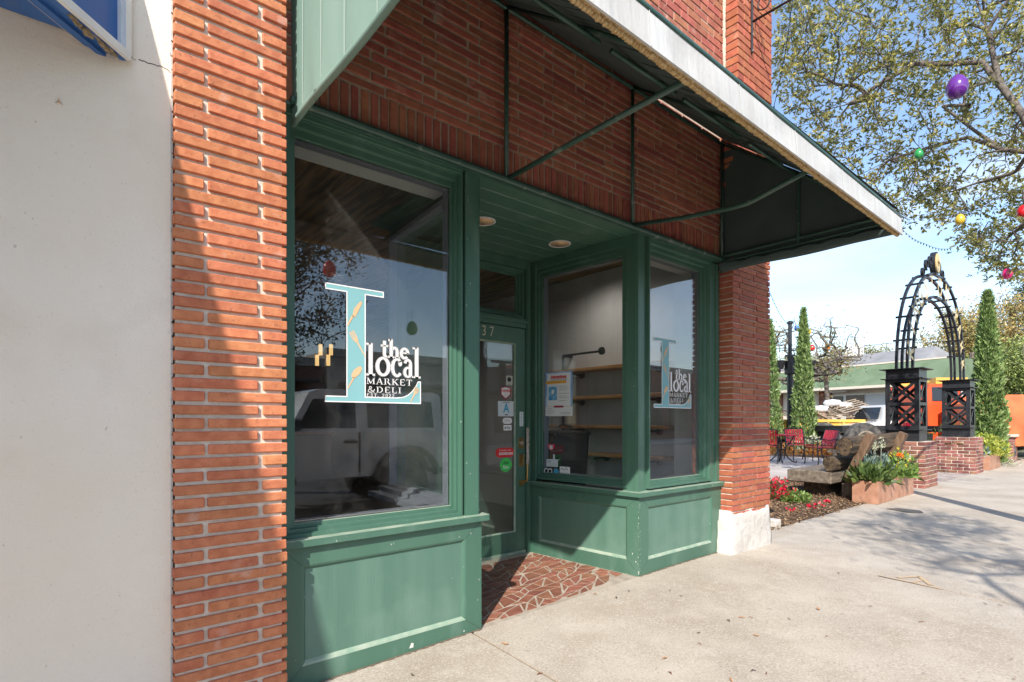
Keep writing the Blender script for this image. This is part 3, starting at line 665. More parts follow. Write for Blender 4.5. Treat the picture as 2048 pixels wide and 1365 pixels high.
# ---- lettering on the glass ---------------------------------------------------------------
ell = lambda cx, cz, rx, rz, a0, a1, n=14: [(cx+rx*math.cos(math.radians(a0+(a1-a0)*i/n)), cz+rz*math.sin(math.radians(a0+(a1-a0)*i/n))) for i in range(n+1)]
def band(mb, outer, inner, v): 
    n = len(outer); mb.add([(a, v, b) for a, b in outer]+[(a, v, b) for a, b in inner], [(i, i+1, n+i+1, n+i) for i in range(n-1)])
def bowl(mb, cx, cz, rx, rz, T, t, v, a0=0, a1=360, n=26): band(mb, ell(cx, cz, rx, rz, a0, a1, n), ell(cx, cz, rx-T, rz-t, a0, a1, n), v)
def R_(mb, u0, u1, z0, z1, v): mb.add([(u0, v, z0), (u1, v, z0), (u1, v, z1), (u0, v, z1)], [(0, 1, 2, 3)])
def stroke(mb, pts, w0, v, w1=None):
    k = len(pts); o = []; i_ = []
    for i, p in enumerate(pts):
        a = pts[max(i-1, 0)]; b = pts[min(i+1, k-1)]; d = (b[0]-a[0], b[1]-a[1]); l = math.hypot(*d) or 1; w = (w0 if w1 is None else w0+(w1-w0)*i/(k-1))/2
        o.append((p[0]-d[1]/l*w, p[1]+d[0]/l*w)); i_.append((p[0]+d[1]/l*w, p[1]-d[0]/l*w))
    band(mb, o, i_, v)
# roman capitals: strokes in a box 1 high; t = thick, h = hair
TH_, HR_ = .19, .085
CAPS = {
 'M': (1.05, [((.14, 0), (.14, 1), HR_), ((.14, 1), (.52, .1), TH_), ((.52, .1), (.9, 1), HR_), ((.9, 0), (.9, 1), TH_)], [(.0, .28, 0), (.75, 1.05, 0), (0, .24, 1), (.82, 1.05, 1)]),
 'A': (.88, [((.1, 0), (.44, 1), HR_), ((.44, 1), (.78, 0), TH_), ((.22, .36), (.66, .36), HR_)], [(0, .24, 0), (.62, .92, 0)]),
 'R': (.88, [((.17, 0), (.17, 1), TH_), ((.45, .5), (.8, 0), TH_)], [(.02, .34, 0), (.7, .94, 0), (.02, .3, 1)], ('b', .40, .74, .26, .26)),
 'K': (.90, [((.17, 0), (.17, 1), TH_), ((.2, .42), (.74, 1), HR_), ((.36, .56), (.78, 0), TH_)], [(.02, .34, 0), (.62, .92, 0), (.02, .34, 1), (.6, .88, 1)]),
 'E': (.78, [((.17, 0), (.17, 1), TH_), ((.1, .03), (.72, .03), HR_), ((.1, .97), (.68, .97), HR_), ((.2, .52), (.55, .52), HR_), ((.70, 0), (.70, .26), HR_), ((.66, .76), (.66, 1), HR_)], []),
 'T': (.80, [((.4, 0), (.4, 1), TH_), ((.04, .97), (.76, .97), HR_), ((.05, .74), (.05, 1), HR_), ((.75, .74), (.75, 1), HR_)], [(.22, .58, 0)]),
 'D': (.90, [((.17, 0), (.17, 1), TH_)], [(.02, .3, 0), (.02, .3, 1)], ('d', .34, .5, .48, .5)),
 'L': (.74, [((.17, 0), (.17, 1), TH_), ((.1, .03), (.68, .03), HR_), ((.66, 0), (.66, .28), HR_)], [(.02, .34, 1)]),
 'I': (.40, [((.2, 0), (.2, 1), TH_)], [(.02, .38, 0), (.02, .38, 1)]),
 'S': (.66, [], [], ('s', .33, .5, .27, .5)), '.': (.34, [((.16, 0), (.16, .16), .17)], []), ' ': (.4, [], []),
 '2': (.68, [((.06, .05), (.62, .05), .13)], [], ('2',)), '0': (.70, [], [], ('o', .35, .5, .29, .5)), '&': (1.0, [], [], ('&',))}
def caps(mb, s, u, z, h, v, wide=1.0, gap=.1, bold=1.0):
    for ch in s:
        g = CAPS[ch]; X = lambda p: (u+p[0]*h*wide, z+p[1]*h)
        for a, b, w_ in g[1]: stroke(mb, [X(a), X(b)], w_*h*bold, v)
        for a, b, y_ in g[2]: R_(mb, u+a*h*wide, u+b*h*wide, z+y_*h-(0 if y_ == 0 else .07*h), z+y_*h+(.07*h if y_ == 0 else 0), v)
        if len(g) > 3:
            q = g[3]
            if q[0] == 'b': bowl(mb, u+q[1]*h*wide, z+q[2]*h, q[3]*h*wide, q[4]*h, .15*h*bold, .07*h, v, -90, 90, 12)
            if q[0] == 'd': bowl(mb, u+q[1]*h*wide, z+q[2]*h, q[3]*h*wide, q[4]*h, .18*h*bold, .07*h, v, -90, 90, 14); R_(mb, u+.2*h*wide, u+.36*h*wide, z, z+.07*h, v); R_(mb, u+.2*h*wide, u+.36*h*wide, z+.93*h, z+h, v)
            if q[0] == 'o': bowl(mb, u+q[1]*h*wide, z+q[2]*h, q[3]*h*wide, q[4]*h, .17*h*bold, .07*h, v)
            if q[0] == 's':
                p = [X((.56, .72)), X((.52, .9)), X((.33, .96)), X((.14, .88)), X((.12, .70)), X((.3, .55)), X((.48, .42)), X((.54, .26)), X((.46, .1)), X((.3, .04)), X((.12, .12)), X((.08, .28))]; stroke(mb, p, .13*h*bold, v)
            if q[0] == '2': stroke(mb, [X((.1, .72)), X((.16, .9)), X((.35, .96)), X((.54, .86)), X((.56, .66)), X((.4, .42)), X((.1, .08))], .13*h*bold, v)
            if q[0] == '&': stroke(mb, [X((.95, .55)), X((.78, .25)), X((.55, .06)), X((.28, .04)), X((.1, .2)), X((.14, .42)), X((.42, .6)), X((.56, .78)), X((.44, .95)), X((.28, .9)), X((.26, .74)), X((.45, .42)), X((.88, .02))], .12*h*bold, v)
        u += (g[0]+gap)*h*wide
    return u
def local_logo(fr, u0, z0, W, H, vg, parent):
    """the big L with cutlery, and the words beside it; box W x H with lower left corner u0, z0"""
    X = lambda a, b: (u0+a*W, z0+b*H)
    v1, v2, v3, v4 = vg+.0042, vg+.0050, vg+.0058, vg+.0066
    sl, sr = .205, .389
    cur = [(.973, .205), (.955, .172), (.925, .135), (.895, .103), (.86, .078), (.82, .060), (.785, .051), (.72, .046)]
    outl = [(0, 0), (1.0, 0), (1.0, .205)]+cur+[(sr, .045), (sr, .955), (.58, .955), (.58, 1.0), (0.0, 1.0), (0.0, .955), (sl, .955), (sl, .045), (0, .045)]
    def poly(mb, pts, v): mb.add([(X(*p)[0], v, X(*p)[1]) for p in pts], [tuple(range(len(pts)))])
    wh = MB(fr); ln = [X(*p) for p in outl]+[X(*outl[0])]; ww = .0058*H/.6
    for a, b in zip(ln, ln[1:]): stroke(wh, [a, b], ww, v2); R_(wh, b[0]-ww/2, b[0]+ww/2, b[1]-ww/2, b[1]+ww/2, v2+.0002)
    te = MB(fr)
    poly(te, [(0, .955), (.58, .955), (.58, 1), (0, 1)], v1); poly(te, [(sl, .0), (sr, 0), (sr, .955), (sl, .955)], v1); poly(te, [(0, 0), (sl, 0), (sl, .045), (0, .045)], v1)
    c2 = cur+[(sr, .045)]
    for a, b in zip(c2, c2[1:]): poly(te, [(b[0], 0), (a[0], 0), (a[0], a[1]), (b[0], b[1])], v1)
    poly(te, [(.973, 0), (1, 0), (1, .205), (.973, .205)], v1)
    obj('logo_letter', te, m_teal, parent, label='tall light teal letter L with cutlery')
    obj('logo_outline', wh, m_logow, parent)
    cu = MB(fr); P = X; q_ = W/.5
    stroke(cu, [P(.212, .665), P(.265, .755)], .007*q_, v3, .010*q_)
    kp = [P(.258, .745), P(.29, .745), P(.352, .862), P(.358, .885), P(.335, .885), P(.275, .815)]; cu.add([(a, v3, b) for a, b in kp], [(0, 1, 2, 3, 4, 5)])
    def fork(bx, bz, tx, tz, s=1.0):
        A = P(bx, bz); B = P(tx, tz); dx, dz = B[0]-A[0], B[1]-A[1]; l = math.hypot(dx, dz); dx /= l; dz /= l; nx, nz_ = -dz, dx; hw = .0135*s
        m = (A[0]+dx*l*.55, A[1]+dz*l*.55); stroke(cu, [A, m], .005*s, v3, .008*s)
        q = (A[0]+dx*l*.72, A[1]+dz*l*.72); stroke(cu, [m, ((m[0]+q[0])/2, (m[1]+q[1])/2), q], .010*s, v3, hw*2)
        for k in (-1.5, -.5, .5, 1.5):
            a = (q[0]+nx*hw*k*.55, q[1]+nz_*hw*k*.55); stroke(cu, [a, (a[0]+dx*l*.28, a[1]+dz*l*.28)], .0042*s, v3)
    fork(.385, .41, .247, .615, q_); fork(.885, .012, .965, .15, q_)
    stroke(cu, [P(.212, .115), P(.275, .215)], .005*q_, v3, .009*q_)
    c0 = P(.302, .262); sp = [(c0[0]+.040*W*math.cos(t)+.035*W*math.sin(t), c0[1]+.052*H*math.sin(t)) for t in np.linspace(0, 2*math.pi, 19)[:-1]]; cu.add([(a, v3, b) for a, b in sp], [tuple(range(18))])
    obj('logo_cutlery', cu, m_tan, parent, kind='stuff')
    def lower(mb, g, v):
        sh = .010*H/.6
        def stem(u, z, h, T): R_(mb, u-T/2-g/2, u+T/2+g/2, z-g/2, z+h+g/2, v)
        def sf(u, z, w_): R_(mb, u-w_/2-g/2, u+w_/2+g/2, z-g/2, z+sh*.75+g/2, v)
        bz = z0+.24*H; xh = .172*H; lh = .285*H; T = .036*W
        for f in (.445, .955): stem(u0+f*W, bz, lh, T); sf(u0+f*W, bz, .085*W); R_(mb, u0+(f-.045)*W-g/2, u0+f*W, bz+lh-sh*.75-g/2, bz+lh+g/2, v)
        hz_ = .011*H/.6
        bowl(mb, u0+.577*W, bz+xh/2, .078*W+g/2, xh/2+g/2, .034*W+g, hz_+g, v)
        bowl(mb, u0+.730*W, bz+xh/2, .066*W+g/2, xh/2+g/2, .032*W+g, hz_+g, v, 42, 318)
        cx_, cz_ = u0+.765*W, bz+xh*.74; mb.add([(a, v, b) for a, b in ell(cx_, cz_, .018*W+g/2, .012*H/.6*1.3+g/2, 0, 360, 10)[:-1]], [tuple(range(10))])
        ua = u0+.882*W
        R_(mb, ua-.016*W-g/2, ua+.016*W+g/2, bz-g/2, bz+xh*.72, v); R_(mb, ua, ua+.034*W+g/2, bz-g/2, bz+sh*.8+g/2, v)
        bowl(mb, ua-.030*W, bz+xh*.70, .046*W+g/2, xh*.30+g/2, .026*W+g, hz_+g, v, 0, 165, 12)
        bowl(mb, ua-.030*W, bz+xh*.28, .050*W+g/2, xh*.29+g/2, .028*W+g, hz_*.8+g, v, 60, 300, 16)
        tz = z0+.412*H; hh = .166*H; x2 = .098*H
        ut = u0+.592*W; R_(mb, ut-.014*W-g/2, ut+.014*W+g/2, tz+.02*H, tz+.150*H, v); R_(mb, ut-.035*W-g/2, ut+.038*W+g/2, tz+x2-g/2, tz+x2+sh*.7+g/2, v); bowl(mb, ut+.018*W, tz+.022*H, .032*W+g/2, .022*H+g/2, .026*W+g, hz_+g, v, 180, 300, 8)
        uh = u0+.665*W; stem(uh, tz, hh, .029*W); sf(uh, tz, .062*W); R_(mb, uh-.032*W, uh, tz+hh-sh*.8-g/2, tz+hh+g/2, v)
        bowl(mb, uh+.038*W, tz+x2*.62, .042*W+g/2, x2*.42+g/2, .028*W+g, hz_+g, v, 0, 150, 12); R_(mb, uh+.052*W-g/2, uh+.080*W+g/2, tz, tz+x2*.64, v); sf(uh+.066*W, tz, .055*W)
        ue = u0+.815*W; bowl(mb, ue, tz+x2*.5, .052*W+g/2, x2*.54+g/2, .028*W+g, hz_+g, v, 0, 318, 22); R_(mb, ue-.03*W, ue+.044*W, tz+x2*.5-g/2, tz+x2*.5+sh*.55+g/2, v)
    gg = H/.6
    b_ = MB(fr); lower(b_, .0066*gg, v2); obj('logo_shadow', b_, m_logow, parent)
    b_ = MB(fr); lower(b_, .0036*gg, v3); obj('logo_line', b_, m_brown, parent)
    a_ = MB(fr); lower(a_, 0, v4)
    def fit(s, x0, x1, z, h, gap, bold=1.0):
        n_ = sum(CAPS[c][0]+gap for c in s)-gap; caps(a_, s, u0+x0*W, z0+z*H, h*H, v4, wide=(x1-x0)*W/(n_*h*H), gap=gap, bold=bold)
    fit('MARKET', .402, .90, .163, .058, .14, .9); fit('&DELI', .41, .775, .088, .056, .16, .9); fit('EST. 2022', .402, .70, .050, .030, .18, 1.0)
    obj('lettering', a_, m_logow, parent)
pa = F0.hit(651, 803, -.085); pb = F0.hit(841, 812, -.085); pt_ = F0.hit(651, 566, -.085)
local_logo(F0, pa[0], pa[1], pb[0]-pa[0], pt_[1]-pa[1], -.09, w1)
pa = F0.hit(1308, 815, -.085); pb = F0.hit(1382, 818, -.085); pt_ = F0.hit(1308, 674, -.085)
local_logo(F0, pa[0], pa[1], pb[0]-pa[0], pt_[1]-pa[1], -.09, w2)

# ---- stickers on the door and the slanted window
def sticker(fr, pxa, pya, pxb, pyb, v, mat, parent, shape='rect', label=None, name='sticker'):
    a = fr.hit(pxa, (pya+pyb)/2, v); b = fr.hit(pxb, (pya+pyb)/2, v); zt = fr.hit((pxa+pxb)/2, pya, v)[1]; zb = fr.hit((pxa+pxb)/2, pyb, v)[1]
    u0, u1 = a[0], b[0]; c = ((u0+u1)/2, (zb+zt)/2); ru, rz = (u1-u0)/2, (zt-zb)/2
    if shape == 'rect': p = [(u0, zb), (u1, zb), (u1, zt), (u0, zt)]
    elif shape == 'pill': r = min(ru, rz); p = [(u1-r+r*math.cos(t), c[1]+rz*math.sin(t)) for t in np.linspace(-1.57, 1.57, 8)]+[(u0+r+r*math.cos(t), c[1]+rz*math.sin(t)) for t in np.linspace(1.57, 4.71, 8)]
    elif shape == 'shield': p = [(c[0], zb), (u1, zb+rz*.7), (u1, zt-rz*.15), (c[0]+ru*.5, zt-rz*.1), (c[0], zt), (c[0]-ru*.5, zt-rz*.1), (u0, zt-rz*.15), (u0, zb+rz*.7)]
    elif shape == 'hex': p = [(c[0]+ru*math.cos(t), c[1]+rz*math.sin(t)) for t in np.linspace(math.pi/2, math.pi/2+2*math.pi, 9)[:-1]]
    elif shape == 'heart': p = [(c[0]+ru*math.sin(t)**3, c[1]+rz*(13*math.cos(t)-5*math.cos(2*t)-2*math.cos(3*t)-math.cos(4*t))/16) for t in np.linspace(2*math.pi, 0, 20)[:-1]]
    mb = MB(fr); n = len(p); v0 = v; mb.add([(x, v0, z) for x, z in p]+[(x, v0+.0012, z) for x, z in p], [tuple(range(n))[::-1], tuple(range(n, 2*n))]+[(i, (i+1) % n, n+(i+1) % n, n+i) for i in range(n)])
    return obj(name, mb, mat, parent, label=label), c, ru, rz
def sw_(fr, s, c, du, dz, size, mat, parent, v, wide=1, bold=0): return words(s, size, fr(c[0]+du, v+.002, c[1]+dz), (fr.u[0], fr.u[1], 0), (0, 0, 1), mat, parent, wide=wide, bold=bold)
m_sred = M('sticker_red', (.62, .02, .02), rough=.5); m_sgreen = M('sticker_green', (.06, .55, .10), rough=.5); m_sblack = M('sticker_black', (.015, .015, .015), rough=.5)
m_spale = M('sticker_pale', (.60, .66, .68), rough=.6); m_sblue = M('sticker_blue', (.07, .36, .55), rough=.5); m_sgrey = M('sticker_grey', (.48, .48, .42), rough=.6); m_sdred = M('sticker_dark_red', (.33, .02, .04), rough=.5)
vd = -.0215
s_, c, ru, rz = sticker(FD, 1012, 752, 1025, 771, vd, m_sgrey, door, label='pale square sticker with a dark round emblem')
s2, *_ = sticker(FD, 1014.5, 754.5, 1022.5, 764.5, vd+.0015, m_sblack, door, 'hex', name='emblem'); sw_(FD, '++', c, 0, -.035, .03, m_sblack, door, vd, .7)
s_, c, ru, rz = sticker(FD, 1001, 773, 1021.5, 800, vd, m_sdred, door, 'shield', 'red edged shield shaped warning sticker'); sticker(FD, 1003, 775, 1019.5, 797, vd+.0014, m_paper, door, 'shield', name='emblem')
sw_(FD, 'WARNING', c, 0, .018, .034, m_sred, door, vd+.002, .75, .001)
for k in range(4): mb = MB(FD); mb.box(c[0]-.028+.004*k, c[0]+.028-.004*k, vd+.003, vd+.0034, c[1]-.004-.009*k, c[1]-.0015-.009*k); obj('small_print', mb, m_sgrey, door)
s_, c, ru, rz = sticker(FD, 996, 803, 1028, 833, vd, m_spale, door, label='pale square sticker with a large blue A'); sw_(FD, 'A', c, 0, .002, .115, m_sblue, door, vd, .85, .004)
mb = MB(FD); mb.box(c[0]-.045, c[0]+.045, vd+.0015, vd+.0019, c[1]+.054, c[1]+.058); mb.box(c[0]-.015, c[0]+.018, vd+.0015, vd+.0019, c[1]-.058, c[1]-.050); obj('small_print', mb, m_sblack, door)
s_, c, ru, rz = sticker(FD, 1005, 836, 1024, 848, vd, m_paper, door, 'pill', 'white oval pay sticker'); sw_(FD, 'G Pay', c, 0, 0, .036, m_sgrey, door, vd, .75, .001)
s_, c, ru, rz = sticker(FD, 1007, 850.5, 1023, 861.5, vd, m_paper, door, label='small white pay sticker'); sw_(FD, 'Pay', c, .012, 0, .036, m_sblack, door, vd, .75); mb = MB(FD); mb.lathe([(.0001, 0), (.008, .0), (.008, .001)], (0, 0, 0), 8) if False else mb.add([(a, vd+.002, b) for a, b in ell(c[0]-.026, c[1]-.001, .008, .009, 0, 360, 10)[:-1]], [tuple(range(10))]); obj('emblem', mb, m_sblack, door)
s_, c, ru, rz = sticker(FD, 991, 896, 1028, 915, vd, m_sred, door, 'pill', 'red rounded delivery sticker'); sw_(FD, 'We deliver with', c, 0, .020, .022, m_paper, door, vd, .95); sw_(FD, 'DOORDASH', c, .012, -.012, .032, m_paper, door, vd, .9, .0012)
s_, c, ru, rz = sticker(FD, 999, 915.5, 1024, 945, vd, m_sgreen, door, 'hex', 'bright green faceted sticker'); sw_(FD, 'Uber', c, 0, .018, .042, m_sblack, door, vd, .95, .0005); sw_(FD, 'Eats', c, 0, -.020, .042, m_paper, door, vd, .95, .0005)
s_, c, ru, rz = sticker(FD, 1039, 824, 1046.5, 853, .0005, m_spale, door, label='narrow upright PULL plate')
for i, ch in enumerate('PULL'): sw_(FD, ch, c, 0, .042-.028*i, .026, m_sblack, door, .0015, .9)
vs_ = -.0865
s_, c, ru, rz = sticker(SR, 1095, 886, 1110, 903, vs_, M('sticker_pink', (.62, .06, .12), rough=.5), w3, 'heart', 'pink heart sticker'); mb = MB(SR); mb.box(c[0]-.018, c[0]+.018, vs_+.0015, vs_+.002, c[1]-.02, c[1]+.016); obj('emblem', mb, m_spale, w3)
mb = MB(SR); c = SR.hit(1108, 912, vs_); mb.box(c[0]-.01, c[0]+.01, vs_, vs_+.001, c[1]-.03, c[1]+.012); mb.box(c[0]-.05, c[0]+.07, vs_, vs_+.001, c[1]-.036, c[1]-.032); obj('sticker', mb, m_spale, w3)
s_, c, ru, rz = sticker(SR, 1093, 919, 1116, 934, vs_, m_spale, w3, 'rect', 'pale blue notice sticker'); sw_(SR, 'The', c, -ru*.5, .014, .024, m_sblack, w3, vs_); 
for k in range(3): mb = MB(SR); mb.box(c[0]-ru*.6, c[0]+ru*.7, vs_+.0015, vs_+.002, c[1]-.003-.011*k, c[1]-.001-.011*k); obj('small_print', mb, m_sgrey, w3)
s_, c, ru, rz = sticker(SR, 1088, 937, 1119, 951, vs_, m_sblack, w3, 'rect', 'black CCU sticker'); sw_(SR, 'CCU', c, -ru*.28, .002, .07, m_paper, w3, vs_, .9, .002)
sticker(SR, 1107, 937, 1118, 950, vs_+.0014, m_sblue, w3, 'hex', name='emblem')
s_, c, ru, rz = sticker(SR, 1119.5, 934, 1140, 952, vs_, m_paper, w3, 'rect', 'white MEMBER sticker'); sw_(SR, 'MEMBER', c, 0, -.024, .028, m_sblack, w3, vs_, 1.1); 
mb = MB(SR); stroke(mb, [(c[0]-ru*.7, c[1]+.012), (c[0]-ru*.4, c[1]+.028), (c[0]-ru*.1, c[1]+.008), (c[0]+ru*.2, c[1]+.03), (c[0]+ru*.6, c[1]+.012)], .006, vs_+.002); obj('emblem', mb, m_sblack, w3)
# poster
po = MB(SR); a = SR.hit(1091, 790, -.084); b = SR.hit(1145, 790, -.084); zt = SR.hit(1118, 744, -.084)[1]; zb = SR.hit(1118, 832.5, -.084)[1]
pr = thing('poster', 'white and blue advertising poster taped inside the slanted window above the bin', 'poster', SR((a[0]+b[0])/2, -.084, zb))
W_, H_ = b[0]-a[0], zt-zb; PU = lambda f: a[0]+f*W_; PZ_ = lambda f: zb+f*H_
def pbox(n_, u0, u1, z0, z1, mat, v=.0015, par=pr): mb = MB(SR); mb.box(PU(u0), PU(u1), -.084+v-.0006, -.084+v, PZ_(z0), PZ_(z1)); return obj(n_, mb, mat, par)
pbox('sheet', 0, 1, 0, 1, m_paper, 0); pbox('blue_border', .0, 1, .215, 1, M('poster_blue', (.16, .32, .58), (.40, .58, .74), rough=.6, scale=5), .0008); pbox('white_field', .07, .93, .215, .97, m_paper)
pbox('orange_bar', .02, .78, .735, .80, M('poster_orange', (.75, .36, .03), rough=.6), .0022); pbox('red_label', .33, .68, .19, .235, m_sdred, .003); pbox('gold_line', 0, 1, .208, .216, M('poster_gold', (.66, .45, .10), rough=.6), .0024)
pbox('picture', .12, .44, .36, .67, M('poster_picture', (.05, .28, .50), (.25, .50, .65), rough=.5, scale=30), .0024); pbox('picture_box', .24, .33, .50, .6, m_paper, .003)
def pw(s, u, z, h, mat, wide=1, bold=0): words(s, h*H_, SR(PU(u), -.084+.0035, PZ_(z)), (SR.u[0], SR.u[1], 0), (0, 0, 1), mat, pr, wide=wide, bold=bold)
pw('Attractions', .5, .885, .105, m_sred, .95, .002); pw('Dining and Value Guide', .5, .825, .055, m_sblack, .95)
for i, z in enumerate((.66, .62, .58, .50, .44, .40, .34)): pbox('text_line', .52, .80+.08*(i % 2), z, z+.014, m_sgrey, .0024)
for i, z in enumerate((.165, .125, .085, .045)): pbox('text_line', .06, .26+.05*(i % 3), z, z+.012, m_sgrey, .0024)
pbox('text_line', .60, .93, .07, .084, m_sgrey, .0024); pbox('text_line', .55, .93, .04, .054, m_sgrey, .0024)

# chips, mitre joints and scuffs in the paint
m_chip_ = M('bare_primer', (.60, .60, .54), rough=.8)
def chips(fr, lst, seed):
    r_ = random.Random(seed); mb = MB(fr)
    for (u, z, sz) in lst:
        n = r_.randint(4, 6); mb.add([(u+sz*r_.uniform(.5, 1)*math.cos(2*math.pi*k/n)*.6, .0006, z+sz*r_.uniform(.5, 1)*math.sin(2*math.pi*k/n)*1.3) for k in range(n)], [tuple(range(n))])
    obj('paint_chip', mb, m_chip_, shop, kind='stuff')
chips(F0, [(1.83, .018, .009), (1.36, .595, .005), (1.375, .597, .004), (1.94, .30, .004), (1.93, .18, .005), (1.88, .585, .005), (1.955, .42, .003)]+[(3.503+random.uniform(0, .012), random.uniform(.05, .64), random.uniform(.002, .006)) for _ in range(16)]+[(random.uniform(3.6, 4.6), random.uniform(.14, .6), random.uniform(.001, .0025)) for _ in range(8)], 1)
chips(SR, [(SL_LEN-random.uniform(.001, .014), random.uniform(.05, .64), random.uniform(.002, .007)) for _ in range(20)]+[(SL_LEN-.06, .20, .009), (SL_LEN-.03, .14, .008), (SL_LEN-.11, .03, .005)]+[(random.uniform(p0, p1), .145+random.uniform(-.004, .004), random.uniform(.001, .004)) for _ in range(12)], 2)
mb = MB(F0); q = F0.hit(822, 1292); mb.add([(q[0]-.012, .0008, q[1]-.012), (q[0]+.014, .0008, q[1]-.012), (q[0]+.016, .0008, q[1]+.010), (q[0]+.002, .0008, q[1]+.016)], [(0, 1, 2, 3)]); obj('paint_scar', mb, m_chip_, shop)
m_gap = M('paint_gap', (.02, .04, .03), rough=.9)
for fr, a, b in ((F0, (.797, .655), (.893, .560)), (F0, (.797, -.02), (.893, .080)), (F0, (1.955, .652), (1.842, .56)), (F0, (1.955, -.0), (1.842, .08)), (F0, (3.502, .654), (3.615, .57)), (F0, (3.502, .04), (3.615, .145)), (SR, (SL_LEN-.002, .654), (p1, .57)), (SR, (SL_LEN-.002, .045), (p1, .145))):
    mb = MB(fr); stroke(mb, [a, b], .0018, .0005); obj('mitre_joint', mb, m_gap, shop)
# grime along the foot of the shop front
mb = MB(); x = .80
def grime(a, b):
    n = 60; L0 = []
    for i in range(n+1):
        x = a[0]+(b[0]-a[0])*i/n; y = a[1]+(b[1]-a[1])*i/n; w_ = .008+.014*abs(math.sin(i*1.7)+.6*math.sin(i*.61))/1.6
        L0 += [(x, y-.001, G(x, 0)+.0035), (x, y-w_, G(x, -.01)+.0035)]
    mb.add(L0, [(i*2, i*2+1, i*2+3, i*2+2) for i in range(n)])
grime((.80, 0), (1.958, 0)); grime((3.50, 0), (4.66, 0)); obj('grime_line', mb, m_joint, None, kind='structure')
# ================================================================== ENTRY FLOOR

def clip(poly, a, b, c):      # keep a*x+b*y+c >= 0
    o = []
    for i in range(len(poly)):
        p, q = poly[i-1], poly[i]; dp = a*p[0]+b*p[1]+c; dq = a*q[0]+b*q[1]+c
        if dp*dq < 0: t = dp/(dp-dq); o.append((p[0]+(q[0]-p[0])*t, p[1]+(q[1]-p[1])*t))
        if dq >= 0: o.append(q)
    return o
def inset(poly, d):
    A = sum(poly[i-1][0]*poly[i][1]-poly[i][0]*poly[i-1][1] for i in range(len(poly)))/2; s = 1 if A > 0 else -1; o = poly
    for i in range(len(poly)):
        p, q = poly[i-1], poly[i]; l = math.hypot(q[0]-p[0], q[1]-p[1])
        if l < 1e-6: continue
        nx, ny = -(q[1]-p[1])/l*s, (q[0]-p[0])/l*s; o = clip(o, nx, ny, -(nx*p[0]+ny*p[1])-d)
        if len(o) < 3: return []
    return o
ef = thing  # (entry floor is part of the setting)
zt_ = lambda x: .02*(x-1.96)
mb = MB(); mb.add([(1.9, .002, zt_(1.9)-.003), (3.56, .002, zt_(3.56)-.003), (3.56, 1.2, zt_(3.56)-.003), (1.9, 1.2, zt_(1.9)-.003), (1.9, .002, -.2), (3.56, .002, -.2), (3.56, 1.2, -.2), (1.9, 1.2, -.2)], [(0, 1, 2, 3), (0, 4, 5, 1), (1, 5, 6, 2), (2, 6, 7, 3), (3, 7, 4, 0)])
floor = obj('entry_floor', mb, m_grout, kind='structure')
rs = random.Random(11); cw, ch = .118, .088; NX, NY = 17, 16; gp = {}
for i in range(NX+1):
    for j in range(NY+1):
        x = 1.86+i*cw+(.5*cw if j % 2 else 0)*1+rs.uniform(-.40, .40)*cw; y = -.03+j*ch+rs.uniform(-.40, .40)*ch
        a = .25; cx_, cy_ = 2.7, .6; dx, dy = x-cx_, y-cy_; gp[i, j] = (cx_+dx*math.cos(a)-dy*math.sin(a), cy_+dx*math.sin(a)+dy*math.cos(a))
nt_ = 0
for i in range(-3, NX+3):
    for j in range(-3, NY+3):
        if (i, j) not in gp or (i+1, j) not in gp or (i, j+1) not in gp or (i+1, j+1) not in gp: continue
        q = [gp[i, j], gp[i+1, j], gp[i+1, j+1], gp[i, j+1]]; r = rs.random()
        if r < .16: ps = [[q[0], q[1], q[2]], [q[0], q[2], q[3]]]
        elif r < .24:
            m_ = ((q[0][0]+q[1][0])/2, (q[0][1]+q[1][1])/2); n_ = ((q[2][0]+q[3][0])/2, (q[2][1]+q[3][1])/2); ps = [[q[0], m_, n_, q[3]], [m_, q[1], q[2], n_]]
        else: ps = [q]
        for p in ps:
            p = clip(p, 0, 1, -.035); p = clip(p, 0, -1, 1.10) if p else p
            if p: p = clip(p, 1, -.0957, -1.972)
            if p: p = clip(p, -1, -.0897, 3.488)
            if not p or len(p) < 3: continue
            p = inset(p, .0078)
            if len(p) < 3: continue
            A = abs(sum(p[k-1][0]*p[k][1]-p[k][0]*p[k-1][1] for k in range(len(p)))/2)
            if A < .0005: continue
            mb = MB(); mb.tint = rs.random(); h = .0025+rs.uniform(-.0008, .0008); n = len(p); pi_ = inset(p, .002)
            if len(pi_) == n:
                # match winding of inset to outer
                mb.add([(x, y, zt_(x)-.004) for x, y in p]+[(x, y, zt_(x)+h-.001) for x, y in p], [(k, (k+1) % n, n+(k+1) % n, n+k) for k in range(n)]+[tuple(range(n, 2*n))])
            else: mb.add([(x, y, zt_(x)-.004) for x, y in p]+[(x, y, zt_(x)+h) for x, y in p], [(k, (k+1) % n, n+(k+1) % n, n+k) for k in range(n)]+[tuple(range(n, 2*n))])
            obj('tile', mb, m_tile, floor); nt_ += 1

